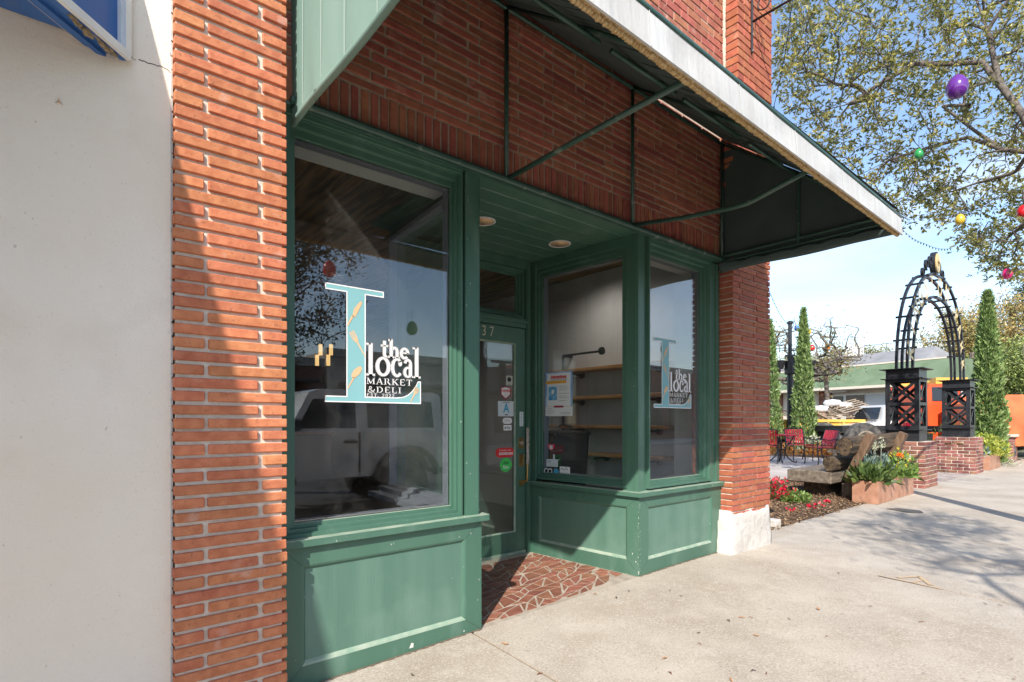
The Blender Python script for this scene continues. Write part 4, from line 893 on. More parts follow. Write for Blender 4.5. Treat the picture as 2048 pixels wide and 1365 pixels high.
# ================================================================== AWNING
aw = thing('awning', 'dark green cloth awning with long white valance over the shop front', 'awning', (2.8, -.7, 2.8))
AX0, AX1, AY, AZT, AZF = .842, 4.74, -1.40, 3.865, 2.785
def slopez(x, f):           # f 0 wall .. 1 front
    ribs = (.85, 2.13, 3.38, 4.73); s = min(abs(x-r) for r in ribs)
    return AZT+(AZF-AZT)*f-.035*math.sin(math.pi*f)*min(1, s*2)-.010*math.sin(x*17+f*5)*math.sin(math.pi*f)*.6
mb = MB(); nx, ny = 78, 14; vs = []
for s_ in (0, .005):
    for i in range(nx+1):
        x = AX0+(AX1-AX0)*i/nx
        for j in range(ny+1): f = j/ny; y_0 = .004 if x < 3.7 else -.012; y = y_0+(AY-y_0)*f; vs.append((x, y, slopez(x, f)+.01+s_))
N1 = (nx+1)*(ny+1); fs = []
for i in range(nx):
    for j in range(ny):
        a = i*(ny+1)+j; fs += [(a, a+1, a+ny+2, a+ny+1), (N1+a, N1+a+ny+1, N1+a+ny+2, N1+a+1)]
mb.add(vs, fs); mb.sm = True; obj('canopy', mb, m_awn, aw)
# stitched laps across the cloth, seen from below
mb = MB()
for k in range(1, 26):
    x = AX0+(AX1-AX0)*k/26+.01; mb.strap([(x, -.02+(AY+.03)*f, slopez(x, f)+.004) for f in np.linspace(0.02, .98, 9)], .012, .004, (1, 0, 0))
obj('seam', mb, m_awn, aw, kind='stuff')
valz0 = lambda x: 2.612+.026*(4.74-x)/3.9; valz1 = lambda x: 2.742+.046*(4.74-x)/3.9
mb = MB(); vs = []; nx = 120
for i in range(nx+1):
    x = AX0-.004+(AX1-AX0+.008)*i/nx; wv = .004*math.sin(x*6.1)+.003*math.sin(x*15+1)
    for f in (0, .25, .5, .75, 1): vs.append((x, AY-.008-wv*math.sin(math.pi*f)-.012*(1-f), valz0(x)*(1-f)+valz1(x)*f)); 
for i in range(nx+1):
    x = AX0-.004+(AX1-AX0+.008)*i/nx
    for f in (0, 1): vs.append((x, AY+.002-.012*(1-f), valz0(x)*(1-f)+valz1(x)*f))
fs = []
for i in range(nx):
    for j in range(4): a = i*5+j; fs.append((a, a+1, a+6, a+5))
    b_ = (nx+1)*5+i*2; fs += [(b_, b_+2, b_+3, b_+1), (i*5, i*5+5, b_+2, b_), (i*5+4, b_+1, b_+3, i*5+9)]
e_ = (nx+1)*5; fs += [(0, e_, e_+1, 4, 3, 2, 1), (nx*5, nx*5+1, nx*5+2, nx*5+3, nx*5+4, e_+nx*2+1, e_+nx*2)]
mb.add(vs, fs); mb.sm = False; obj('valance', mb, m_val, aw)
mb = MB()
for x in (1.68, 2.35, 2.93, 3.58, 4.15, 4.55): mb.add([(x-.002, AY-.0225, valz0(x)+.004), (x+.002, AY-.0225, valz0(x)+.004), (x+.002, AY-.0115, valz1(x)-.004), (x-.002, AY-.0115, valz1(x)-.004)], [(0, 1, 2, 3)])
obj('stitching', mb, m_stitch, aw)
mb = MB(); mb.tube([(x, AY-.002, valz1(x)+.006) for x in np.linspace(AX0, AX1, 14)], .014, 8); obj('front_bar', mb, m_gframe, aw, smooth=True)
mb = MB(); x = AX0+.02; i = 0
while x < AX1:
    r = .0135+random.uniform(-.002, .002); mb.lathe([(.0001, -r*1.1), (r*.8, -r*.7), (r, 0), (r*.8, r*.7), (.0001, r*1.1)], (x, AY+.012+random.gauss(0, .001), valz0(x)+.004+random.gauss(0, .0015)), 7, sx=.72); x += .0175
obj('fringe', mb, m_fringe, aw, smooth=True)
mb = MB(); mb.add([(AX0, AY-.004, valz0(AX0)+.006), (AX1, AY-.004, valz0(AX1)+.006), (AX1, AY+.026, valz0(AX1)+.002), (AX0, AY+.026, valz0(AX0)+.002), (AX0, AY-.004, valz0(AX0)+.014), (AX1, AY-.004, valz0(AX1)+.014), (AX1, AY+.026, valz0(AX1)+.014), (AX0, AY+.026, valz0(AX0)+.014)], [(0, 1, 2, 3), (4, 7, 6, 5), (3, 2, 6, 7)]); obj('hem', mb, m_fringe, aw)
# side panels
def side(x, mat, name, inward, lab):
    mb = MB(); ny = 26; nf = 16; vs = []
    for s_ in (0, .005):
        for j in range(ny+1):
            f = j/ny; y = -.004+(AY+.006)*f; zt = AZT+(AZF-AZT)*f+.005; zb = 2.648+.008*math.sin(f*9)-.012*f
            for k in range(nf+1):
                g = k/nf; z = zb+(zt-zb)*g; fold = .010*math.exp(-g*7)*math.sin(f*46+g*9)*math.exp(-f*1.8)*(1 if g < .5 else 0)+.004*math.sin(f*20)*(1-g)
                vs.append((x+inward*(s_+fold+.012*math.sin(math.pi*g)*math.sin(math.pi*f)), y, z))
    N = (ny+1)*(nf+1); fs = []
    for j in range(ny):
        for k in range(nf): a = j*(nf+1)+k; fs += [(a, a+1, a+nf+2, a+nf+1), (N+a, N+a+nf+1, N+a+nf+2, N+a+1)]
    mb.add(vs, fs); mb.sm = True; p = obj(name, mb, mat, aw, label=lab)
    mb = MB()
    for yy in (-.16, -.38, -.62, -.9): 
        f = -yy/1.4; mb.add([(x-inward*.0015, yy-.0012, 2.655), (x-inward*.0015, yy+.0012, 2.655), (x-inward*.0015, yy+.0012, AZT+(AZF-AZT)*f-.01), (x-inward*.0015, yy-.0012, AZT+(AZF-AZT)*f-.01)], [(0, 1, 2, 3)])
    obj('stitching', mb, m_stitch, p)
    mb = MB(); mb.tube([(x+inward*.008, -.004+(AY+.004)*f, 2.650+.006*math.sin(f*9)-.012*f) for f in np.linspace(0, 1, 16)], .016, 8); obj('hem', mb, mat, p, smooth=True)
    return p
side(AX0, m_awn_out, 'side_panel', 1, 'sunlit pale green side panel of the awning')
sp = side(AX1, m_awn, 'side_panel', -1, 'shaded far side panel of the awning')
# rolled cloth and lacing at the foot of the far panel
mb = MB(); vs = []; ny = 40
for j in range(ny+1):
    f = j/ny; y = -.01+(AY+.02)*f; d = .004*math.sin(f*60)*(1-f)+.02*math.exp(-f*8)
    for (dx, z) in ((-.004, 2.645-.012*f), (-.030, 2.632-.012*f-.012*math.exp(-f*9)), (-.052, 2.650-.01*f+d), (-.056, 2.676-.012*f+d+.018*abs(math.sin(f*20)))): vs.append((AX1+dx, y, z))
mb.add(vs, [(j*4+k, j*4+k+1, j*4+k+5, j*4+k+4) for j in range(ny) for k in range(3)]); mb.sm = True; obj('rolled_hem', mb, m_awn, sp)
mb = MB()
for z, y1 in ((2.772, -1.30), (2.722, -1.34)): mb.tube([(AX1-.03, -.02, z), (AX1-.03, y1, z-.004)], .0125, 8)
mb.tube([(AX1-.03, -.70, 2.722), (AX1-.03, -.70, 3.30)], .0125, 8)
for k in range(9): y = -.15-.135*k; mb.tube([(AX1-.035, y, 2.722), (AX1-.052, y-.03, 2.672)], .0025, 4)
obj('frame_bar', mb, m_gframe, aw, smooth=False)
mb = MB(); mb.tube([(AX0+.03, -.02, 2.69), (AX0+.03, -1.36, 2.69)], .0125, 8); obj('frame_bar', mb, m_gframe, aw)
for x in (.875, 2.128, 3.378, 4.70):
    mb = MB(); mb.tube([(x, -.030, 2.765), (x, -.030, 3.80)], .0145, 8); obj('upright', mb, m_gframe, aw, smooth=True)
    mb = MB(); mb.tube([(x, -.03, 3.815), (x, -.70, slopez(x, .5)-.016), (x, AY+.02, 2.762)], .0125, 8); obj('rib', mb, m_gframe, aw, smooth=True)
mb = MB(); mb.tube([(.86, -.035, 3.805), (2.5, -.035, 3.80), (4.72, -.035, 3.80)], .0135, 8); obj('top_bar', mb, m_gframe, aw, smooth=True)
for a, b in ((.90, 1.62), (1.72, 2.22), (2.32, 2.93), (3.02, 3.72), (3.86, 4.68)):
    mb = MB(); mb.tube([(a, -.70, 3.275), (b, -.70, 3.275)], .0135, 8); obj('middle_bar', mb, m_gframe, aw, smooth=True)
mb = MB(); mb.tube([(2.14, -.04, 2.755), (2.14, -.6, 2.762), (2.14, -1.33, 2.765)], .0155, 10); obj('brace', mb, m_gframe, aw, smooth=True, label='straight green pipe from wall to valance')
mb = MB(); mb.tube([(3.385, -.04, 2.755), (3.39, -.45, 2.690), (3.39, -.82, 2.650), (3.39, -.93, 2.648), (3.39, -1.02, 2.665), (3.39, -1.33, 2.735)], .0155, 10); obj('brace', mb, m_gframe, aw, smooth=True, label='bent green pipe from wall to valance')
mb = MB()
for x in (1.40, 2.30, 2.72, 3.12, 3.44, 3.86, 4.3): mb.tube([(x, -.01, 3.79), (x, -.022, 3.782)], .006, 6)
obj('bolt', mb, m_brass, aw)
# loose cables at the far corner
mb = MB(); mb.tube([(4.69, -.03, 3.7), (4.685, -.035, 3.2), (4.70, -.04, 3.0), (4.68, -.05, 2.95), (4.71, -.05, 2.85), (4.69, -.04, 2.76), (4.70, -.03, 2.66), (4.705, -.02, 2.62)], .004, 5); tag(obj('loose_cable', mb, m_black), 'thin dark cable dangling at the far corner under the awning', 'cable')

# ================================================================== STUCCO BUILDING AND MARQUEE
st = thing('stucco_building', 'cream stucco wall of the neighbouring building with a crack under the blue sign', 'building', (-3, .2, 0))
mb = MB(); X_ = list(np.linspace(-8, -.8, 6))+list(np.linspace(-.7, .352, 12)); mb.box(-8, .349, -.088, .3, -.3, 6.2); obj('wall', mb, m_stucco, st)
mb = MB(); mb.box(-8.05, .36, -.14, .35, 6.2, 6.3); mb.box(-8, .34, .3, 12, -.3, 6.0); obj('roof', mb, m_stonecol, st)
# cracks: thin recessed dark slivers with raised lips
def crack(pts, w, name='crack'):
    mb = MB(F0); stroke(mb, pts, w, .0886, w*.5); return obj(name, mb, M('crack_shadow_gap', (.05, .04, .035), rough=1), st)
def jag(a, b, n, j):
    return [(a[0]+(b[0]-a[0])*i/n+random.uniform(-j, j)*(0 < i < n), a[1]+(b[1]-a[1])*i/n+random.uniform(-j, j)*(0 < i < n)) for i in range(n+1)]
h_ = lambda px, py: F0.hit(px, py, .088)
crack(jag(h_(256, 111), h_(272, 121), 5, .002), .003); crack(jag(h_(277, 120), h_(330, 137), 14, .003)+jag(h_(335, 140), h_(346, 150), 5, .002), .0042)
crack(jag(h_(346.5, 150), h_(347.5, 1365), 130, .0035), .0035); crack(jag(h_(341, 105), h_(347, 150), 8, .002), .002)
mb = MB(F0)
for k in range(60):
    z = 3.1-k*.056; mb.box(.3455, .3525, .07, .0915+random.uniform(-.002, .004), z-.05, z+random.uniform(-.004, .004))
obj('edge_bead', mb, m_plaster, st)
# marquee: a wedge shaped sign box with a lamp trough along its sloping face
mq = thing('marquee_sign', 'blue and white metal marquee sign with clear bulbs above the cream wall', 'sign', (-.6, -.8, 2.62))
Wp = (.203, -.10); dv = (-.69, -.724); Z0, Z1 = 2.63, 3.12
E_ = (Wp[0]+dv[0]*3.5, Wp[1]+dv[1]*3.5); nrm = (dv[1], -dv[0]); nrm = (-nrm[0], -nrm[1])      # outward normal of the sloping face
nrm = (.724, -.69)
FM = Fr(Wp, dv)
if FM.n[0]*nrm[0]+FM.n[1]*nrm[1] < 0: FM.n = (-FM.n[0], -FM.n[1])
def wedge(z0, z1, back): return [Wp, E_, (-5.5, E_[1]), (-5.5, -.10)]
mb = MB(); mb.prism([(Wp[0]-.02, Wp[1]), (E_[0]-.02, E_[1]), (-5.5, E_[1]), (-5.5, -.0901)], Z0+.025, Z1); obj('sign_box', mb, m_blue, mq)
mb = MB(FM)
mb.box(.02, 3.48, -.10, -.012, Z0, Z0+.02); obj('soffit', mb, m_blue, mq)
mb = MB(FM); mb.box(0, 3.48, -.075, -.055, Z0-.014, Z0+.001); mb.box(0, 3.48, -.024, .0, Z0-.006, Z0+.022); obj('blue_band', mb, m_blue, mq)
mb = MB(FM); mb.box(0, 3.48, .0, .016, Z0-.008, Z0+.022); mb.box(-.002, .026, .0, .016, Z0+.022, Z1); mb.box(0, .03, -.10, .0, Z0+.022, Z1); obj('white_rim', mb, m_white, mq)
mb = MB(FM); mb.box(.026, 3.48, -.13, -.115, Z0+.022, Z1); mb.box(.026, 3.48, -.115, -.0, Z0+.0215, Z0+.026); obj('trough', mb, m_whitegrey, mq)
mb = MB(FM); mb.box(.155, 3.48, -.02, -.008, Z0+.155, Z1); obj('blue_board', mb, m_bluel, mq)
mb = MB(FM); mb.box(.140, 3.48, -.02, .002, Z0+.140, Z0+.158); mb.box(.140, .158, -.02, .002, Z0+.158, Z1); obj('board_rim', mb, m_white, mq)
m_bulb = M('clear_bulb', (.55, .53, .50), (.75, .72, .68), rough=.08, scale=60, spec=.8)
for k in range(12):
    mb = MB(); c = FM(.085+.30*k, -.05, Z0+.07); mb.lathe([(.0001, -.03), (.02, -.026), (.03, 0), (.022, .022), (.012, .035), (.012, .05), (.0001, .05)], c, 12); obj('bulb', mb, m_bulb, mq, smooth=True)
mb = MB(FM); 
for k in range(14): mb.tube([(.03+.014*k, -.018+random.uniform(-.01, .004), Z0-.012+random.uniform(-.008, .006)), (.035+.014*k+.02, -.012, Z0-.006+random.uniform(-.01, .01))], random.uniform(.004, .010), 5)
obj('wasp_mud', mb, M('mud', (.22, .17, .10), (.35, .28, .18), rough=1, scale=40), mq)
c = F0(*(lambda q: (q[0], .0905, q[1]))(h_(118, 204)))
mo = thing('moth', 'small tan moth resting on the cream wall', 'moth', c)
mb = MB(); mb.tube([(c[0], c[1]-.003, c[2]-.006), (c[0], c[1]-.004, c[2]+.010)], .0022, 6, r1=.0015); obj('body', mb, m_tan, mo)
for s_ in (-1, 1): mb = MB(); mb.add([(c[0], c[1]-.004, c[2]+.006), (c[0]+s_*.012, c[1]-.002, c[2]-.010), (c[0]+s_*.003, c[1]-.003, c[2]-.006), (c[0], c[1]-.003, c[2]+.006), (c[0]+s_*.012, c[1]-.001, c[2]-.010), (c[0]+s_*.003, c[1]-.002, c[2]-.006)], [(0, 1, 2), (3, 5, 4), (0, 3, 4, 1), (1, 4, 5, 2), (2, 5, 3, 0)]); obj('wing', mb, M('moth_wing', (.50, .40, .30), rough=.8), mo)

# iron bracket on the pier
q = at_y(1503, 60, -.14); br = thing('iron_bracket', 'black scrolled iron bracket on the brick pier above the awning', 'bracket', q); bx = q[0]
zt = at_y(1503, -10, -.14)[2]; zb = at_y(1503, 107, -.14)[2]; za = at_y(1505, 47, -.14)[2]
mb = MB(); mb.cbox(bx-.012, bx+.012, -.152, -.137, zb, zt+.1, .003); obj('back_plate', mb, m_black, br)
mb = MB(); mb.tube([(bx, -.15, za), (bx, -1.5, za)], .011, 8); obj('arm', mb, m_black, br, smooth=True)
mb = MB(); sc = []
for i in range(26): t = i/25; a = math.pi*1.0+t*math.pi*2.6; r = .10*(1-t*.8); sc.append((bx, -.27+r*math.cos(a), za+.11+r*math.sin(a)*-1))
mb.tube([(bx, -.152, zt+.05)]+[(bx, -.16-.0*i, zt-.02*i) for i in range(1, 3)]+sc, .007, 6); obj('scroll', mb, m_black, br, smooth=True)
mb = MB()
for z in (zb+.02, za-.12): mb.tube([(bx, -.152, z), (bx, -.16, z)], .006, 6)
obj('bolt', mb, m_steelw, br)
def lights(pts, n, label, bulb=.008, gap=.12, wire=.0035):
    t = thing('string_lights', label, 'string lights', pts[0]); mb = MB(); P = []
    for a, b in zip(pts, pts[1:]):
        a, b = Vector(a), Vector(b); k = max(2, int((b-a).length/.25))
        for i in range(k): P.append(a.lerp(b, i/k)+Vector((0, 0, -.04*math.sin(math.pi*i/k)*(b-a).length)))
    P.append(Vector(pts[-1])); mb.tube([tuple(p) for p in P], wire, 4); obj('wire', mb, m_black, t)
    mb = MB(); L_ = sum((P[i+1]-P[i]).length for i in range(len(P)-1)); d = 0; acc = 0
    for i in range(len(P)-1):
        s_ = (P[i+1]-P[i]).length
        while acc <= d+s_: q = P[i].lerp(P[i+1], (acc-d)/s_); mb.lathe([(.0001, -.035), (bulb*.7, -.028), (bulb, -.015), (bulb*.6, 0)], tuple(q), 5); acc += gap
        d += s_
    obj('bulb', mb, m_black, t, kind='stuff'); return t
lights([at_d(1588, -20, 5.6), at_d(1568, 120, 6.0), at_d(1545, 225, 6.4), at_d(1556, 400, 7.2)], 10, 'dark string of tiny lights hanging straight down beside the brick pier')
lights([at_d(1612, 20, 6.4), at_d(1640, 130, 6.6)], 10, 'short dark string of lights among the leaves near the iron bracket')
lights([at_d(1800, 455, 8), at_d(1850, 488, 8.6), at_d(1905, 497, 9.2)], 10, 'string of small lights sagging between awning corner and tree')
lights([at_d(1530, 560, 18), at_d(1574, 648, 21.5)], 10, 'string of lights running down to the top of the black lamp post', .02, .35, .008)
lights([at_d(1640, 330, 7.4), at_d(1665, 420, 7.8)], 10, 'short string of lights below the thin middle branches')

# ================================================================== GARDEN COURT BESIDE THE SHOP
PZ0 = .16
mb = MB(); mb.box(5.46, 17.4, 1.95, 9.5, -.3, PZ0-.004); pat = obj('patio', mb, m_joint, kind='structure')
for x0 in np.arange(5.5, 17, 2.4):
    for y0 in np.arange(1.96, 9, 2.4): mb = MB(); mb.tint = random.random(); mb.box(x0, min(x0+2.388, 17.4), y0, min(y0+2.388, 9.5), 0, PZ0); obj('slab', mb, m_conc2, pat)
mb = MB(); mb.box(11.15, 24, .17, 1.94, -.3, .045); obj('court_paving', mb, M('court_paving', (.34, .27, .23), (.44, .37, .32), rough=.9, scale=3, detail=8, bump=.3, bscale=60), kind='structure')
def hm(x, y): return .035+.06*max(0, min(1, (y-.2)/1.7))+.018*math.sin(x*5.1+y*3)*math.sin(y*6.3+1)
mb = MB(); nx, ny = 60, 22; vs = [(5.47+(11.15-5.47)*i/nx, .165+(1.95-.165)*j/ny, hm(5.47+(11.15-5.47)*i/nx, .165+1.785*j/ny)) for i in range(nx+1) for j in range(ny+1)]
mb.add(vs, [(i*(ny+1)+j, (i+1)*(ny+1)+j, (i+1)*(ny+1)+j+1, i*(ny+1)+j+1) for i in range(nx) for j in range(ny)]); obj('mulch_bed', mb, m_mulch, kind='structure', smooth=True)
n = 15000; P = np.stack([rng.uniform(5.48, 11.1, n), .12+1.8*rng.random(n)**1.1, np.zeros(n)], 1); P[:, 2] = [hm(a, b)+.002+abs(random.gauss(0, .008)) for a, b, c in P]
A = unit(n); A[:, 2] = np.abs(A[:, 2])*.25; A /= np.linalg.norm(A, axis=1)[:, None]
v, ti = leaf_arrays(P, A, rng.uniform(.015, .05, n), rng.uniform(.008, .02, n), rng.random(n)**1.3, up=.75); leaf_obj('mulch_chips', v, ti, m_chip, None, 'stuff')
# shrubs and herbs
def clump(root, c, r, h, n, ll, lw, mat, name='leaf_mass', upb=.6, tint0=0., tint1=1., hollow=.0, stems=0, smat=None):
    P = unit(n)*(rng.random(n)**.5)[:, None]; P[:, 2] = np.abs(P[:, 2]); P = P*np.array([r, r, h])+np.array(c)
    A = P-np.array(c)+np.array([0, 0, upb*h]); A /= np.linalg.norm(A, axis=1)[:, None]+1e-6; A += rng.normal(size=(n, 3))*.45; A /= np.linalg.norm(A, axis=1)[:, None]
    v, ti = leaf_arrays(P, A, ll*rng.uniform(.6, 1.3, n), lw*rng.uniform(.7, 1.2, n), tint0+(tint1-tint0)*rng.random(n), up=.7); leaf_obj(name, v, ti, mat, root, 'stuff' if 'leaf' in name or 'flower' in name else None)
    if stems:
        mb = MB()
        for _ in range(stems): a = rng.normal(size=2)*.5; mb.tube([(c[0], c[1], c[2]), (c[0]+a[0]*r*.6, c[1]+a[1]*r*.6, c[2]+h*.7)], .003, 4)
        obj('stem', mb, smat or m_bark, root)
lf_green = LEAF('herb_leaf', [(.035, .065, .02), (.085, .14, .035), (.17, .23, .06)]); lf_fern = LEAF('bright_leaf', [(.07, .14, .03), (.15, .26, .05), (.28, .38, .10)])
lf_blue = LEAF('blue_green_leaf', [(.07, .12, .10), (.13, .20, .17), (.24, .32, .28)], trans=.15); lf_yel = LEAF('yellow_leaf', [(.25, .32, .04), (.46, .50, .08), (.62, .60, .16)])
lf_red = LEAF('red_petal', [(.45, .0, .025), (.70, .015, .05), (.80, .06, .10)], trans=.3); lf_orange = LEAF('orange_petal', [(.80, .12, .01), (.9, .22, .02)], trans=.3); lf_yp = LEAF('yellow_petal', [(.75, .55, .03), (.85, .68, .08)], trans=.3)
lf_dry = LEAF('dry_leaf', [(.28, .08, .02), (.50, .20, .04), (.35, .25, .08)]); lf_pale = LEAF('pale_blossom', [(.45, .48, .30), (.62, .62, .45)])
az = thing('azalea', 'red flowering azalea beside the brick pier', 'shrub', (8.25, 1.15, .1))
clump(az, (8.25, 1.15, .08), .30, .32, 500, .05, .02, lf_green, stems=6); clump(az, (8.25, 1.12, .10), .33, .34, 240, .055, .045, lf_red, 'flower')
for (x, y) in ((7.55, .55), (7.9, .45), (7.3, .8), (8.75, .55), (8.2, .45)):
    f = thing('fallen_blossom', 'red azalea blossom lying on the bark mulch', 'flower', (x, y, hm(x, y)), 'fallen blossoms on the mulch'); clump(f, (x, y, hm(x, y)+.01), .045, .03, 12, .04, .035, lf_red, 'petal')
gp_ = thing('young_chrysanthemum', 'low bright green leafy plant in the mulch between azalea and bench', 'plant', (8.3, .80, .06)); clump(gp_, (8.3, .80, .06), .21, .17, 420, .055, .028, lf_fern, stems=8)
gp_ = thing('small_weed', 'tiny yellow green weed by the white block', 'plant', (6.2, .27, .06)); clump(gp_, (6.2, .30, .05), .07, .05, 60, .03, .018, lf_yel)
mb = MB(); q = at_z(1548, 1052, .06); mb.cbox(q[0]-.05, q[0]+.09, q[1]-.04, q[1]+.08, .02, .13, .008); tag(obj('paving_block', mb, m_plaster, origin=q), 'small pale concrete block in the mulch beside the pier base', 'block')
# ---- heavy timber bench
bn = thing('timber_bench', 'rustic bench of charred logs and thick grey timber beside the planters', 'bench', (10.2, .9, .05))
mb = MB(); mb.cbox(9.12, 11.6, .62, 1.28, .275, .475, .018); obj('seat', mb, m_timber, bn)
mb = MB(); mb.cbox(9.35, 11.4, .78, 1.12, .04, .272, .01); obj('base_beam', mb, m_log, bn)
def log(a, b, r, sq=1.0, n=14, k=12, name='backrest_log'):
    mb = MB(); a, b = Vector(a), Vector(b); d = (b-a).normalized(); u = d.cross(Vector((0, 0, 1))).normalized(); w_ = u.cross(d); vs = []
    for i in range(k+1):
        c = a.lerp(b, i/k)
        for j in range(n):
            t = 2*math.pi*j/n; rr = r*(1+.07*math.sin(3*t+i*.35)+.05*math.sin(5*t-i*.4)+random.uniform(-.03, .03)); vs.append(tuple(c+u*math.cos(t)*rr*sq+w_*math.sin(t)*rr+d*(random.uniform(-.01, .01) if i in (0, k) else 0)))
    fs = [(i*n+j, i*n+(j+1) % n, (i+1)*n+(j+1) % n, (i+1)*n+j) for i in range(k) for j in range(n)]+[tuple(range(n))[::-1], tuple(range(k*n, k*n+n))]
    mb.add(vs, fs); return obj(name, mb, m_log, bn)
log((9.10, .64, .59), (11.5, .60, .62), .115, .8); log((9.14, .44, .87), (11.6, .42, .90), .145, .75)
for x in (9.52, 11.15):
    mb = MB(); A = [(x-.0, .56, .05), (x, .56, .42), (x, .22, 1.06)]
    mb.strap([(x, .50, .02), (x, .46, .42)], .16, .13, (1, 0, 0)); mb.strap([(x, .50, .36), (x, .20, 1.05)], .15, .12, (1, 0, 0)); obj('slanted_post', mb, M('brown_post_timber', (.10, .055, .03), (.21, .13, .08), rough=.85, scale=7, detail=7, stretch=(3, 3, .5), bump=.6, bscale=30), bn)
    mb = MB(); mb.cbox(x-.10, x+.10, .30, .58, .02, .28, .01); obj('foot', mb, m_timber, bn)
# ---- planters
def planter(x0, x1, y0, y1, h, label, grp, g=.04):
    p = thing('planter_box', label, 'planter', ((x0+x1)/2, (y0+y1)/2, g), grp)
    for a in ((x0, x0+.012, y0, y1), (x1-.012, x1, y0, y1), (x0+.012, x1-.012, y0, y0+.012), (x0+.012, x1-.012, y1-.012, y1)): mb = MB(); mb.cbox(*a, g, g+h, .003); obj('side', mb, m_copper, p)
    mb = MB(); mb.box(x0+.012, x1-.012, y0+.012, y1-.012, g+.02, g+h-.04); obj('soil', mb, m_mulch, p); return p
planter(9.13, 9.925, .005, .34, .33, 'near copper coloured planter box overflowing with leafy greens by the bench', 'copper planters by the bench')
planter(9.95, 10.98, .02, .35, .34, 'copper planter box with yellow flowers against the first brick pedestal', 'copper planters by the bench')
planter(17.55, 18.25, .06, .48, .36, 'copper planter box between second pedestal and low pillar, nearer one', 'copper planters by the low pillar')
planter(18.28, 19.05, .07, .49, .36, 'copper planter box beside the low brick pillar, farther one', 'copper planters by the low pillar')
def herb(name, label, x, y, z, r, h, n, ll, lw, mat, fl=None, stems=5, cat='plant'):
    t = thing(name, label, cat, (x, y, z)); clump(t, (x, y, z), r, h, n, ll, lw, mat, stems=stems, smat=MATS['green_stem'])
    if fl: clump(t, (x, y, z+h*.55), r*.8, h*.55, fl[1], fl[2], fl[2]*.8, fl[0], 'flower')
    return t
M('green_stem', (.12, .22, .06), rough=.6)
herb('lettuce_plant', 'broad leaved green herb at the near end of the first planter', 9.28, .17, .33, .20, .22, 150, .17, .075, lf_green)
herb('lettuce_plant', 'large green rosette in the middle of the first planter', 9.62, .15, .33, .22, .20, 170, .16, .07, lf_green)
herb('silver_stock', 'blue grey leafed plant standing tall behind the green rosettes', 9.55, .27, .36, .16, .36, 150, .13, .032, lf_blue, (lf_pale, 14, .03))
herb('silver_stock', 'blue grey leafed plant over the joint of the two planters', 10.05, .26, .36, .18, .38, 170, .14, .034, lf_blue, (lf_pale, 12, .03))
herb('mustard_plant', 'light green plant with yellow flowers spilling over the second planter', 10.3, .10, .34, .28, .26, 190, .12, .06, lf_fern, (lf_yp, 30, .035))
herb('mustard_plant', 'light green plant with yellow blossom at the far end of the second planter', 10.75, .15, .34, .26, .42, 150, .11, .05, lf_fern, (lf_yp, 50, .04))
t = thing('orange_flower', 'orange poppy like flower above the second planter', 'flower', (10.45, .12, .36)); mb = MB(); mb.tube([(10.45, .12, .34), (10.44, .08, .70)], .003, 4); obj('stem', mb, MATS['green_stem'], t); clump(t, (10.44, .08, .68), .045, .04, 30, .04, .03, lf_orange, 'petal')
t = thing('tall_flower_stalks', 'two thin pale flower stalks rising in front of the bench', 'plant', (9.6, .2, .36)); mb = MB()
for dx in (0, .06, .33): mb.tube([(9.6+dx, .2, .34), (9.61+dx, .19, .95)], .004, 4)
obj('stalk', mb, M('pale_stem', (.36, .38, .30), rough=.7), t); clump(t, (9.61, .19, .80), .05, .2, 60, .03, .02, lf_pale, 'flower'); clump(t, (9.94, .19, .82), .05, .2, 60, .03, .02, lf_pale, 'flower')
herb('yellow_green_shrub', 'bright yellow green shrub in the planter beyond the second pedestal', 18.4, .3, .36, .55, .55, 900, .11, .045, lf_yel, cat='shrub')
herb('feathery_shrub', 'feathery light green shrub behind the yellow one', 18.3, .9, .3, .65, .95, 900, .12, .03, lf_fern, cat='shrub')
herb('blue_green_herb', 'blue green herb next to the second pedestal', 17.6, .35, .36, .26, .36, 160, .12, .045, lf_blue)
herb('dry_grass_tuft', 'tuft of dry weeds at the foot of the low pillar', 19.8, .3, .03, .45, .25, 260, .16, .02, lf_pale)

# ---- iron arch on two brick pedestals
ar = thing('garden_arch', 'tall black iron arch with gold letters on two brick pedestals', 'arch', (14.4, .46, .04))
def pedestal(x0, x1, y0, y1, z0, z1, parent, rows=11, s=2):
    mb = MB(); mb.box(x0+.012, x1-.012, y0+.012, y1-.012, z0-.1, z1-.004); core = obj('pedestal_core', mb, m_mortar, parent)
    h = (z1-z0)/rows
    for r in range(rows):
        for f, (fr, Lf) in enumerate(((Fr((x0, y1), (0, -1)), y1-y0), (Fr((x0, y0), (1, 0)), x1-x0))):
            a = -(.11 if (r+f) % 2 else 0); 
            while a < Lf-.01:
                b = a+.20; u0, u1 = max(a, 0.0), min(b, Lf)
                if u1-u0 > .04:
                    if Lf-u1 < .05: u1 = Lf
                    mb = MB(fr); mb.tint = min(1, max(0, random.gauss(.5, .3))); e = .004 if f else 0; mb.cbox(u0+e, u1, -.05, random.uniform(-.002, .003)-(.001 if f else 0), z0+r*h+.007, z0+(r+1)*h-.007, .006); obj('brick', mb, m_brick_ped, parent)
                a += .215
    return core
pedestal(11.92, 12.78, .08, .83, .03, .88, ar); pedestal(16.10, 16.95, .08, .83, .03, .88, ar)
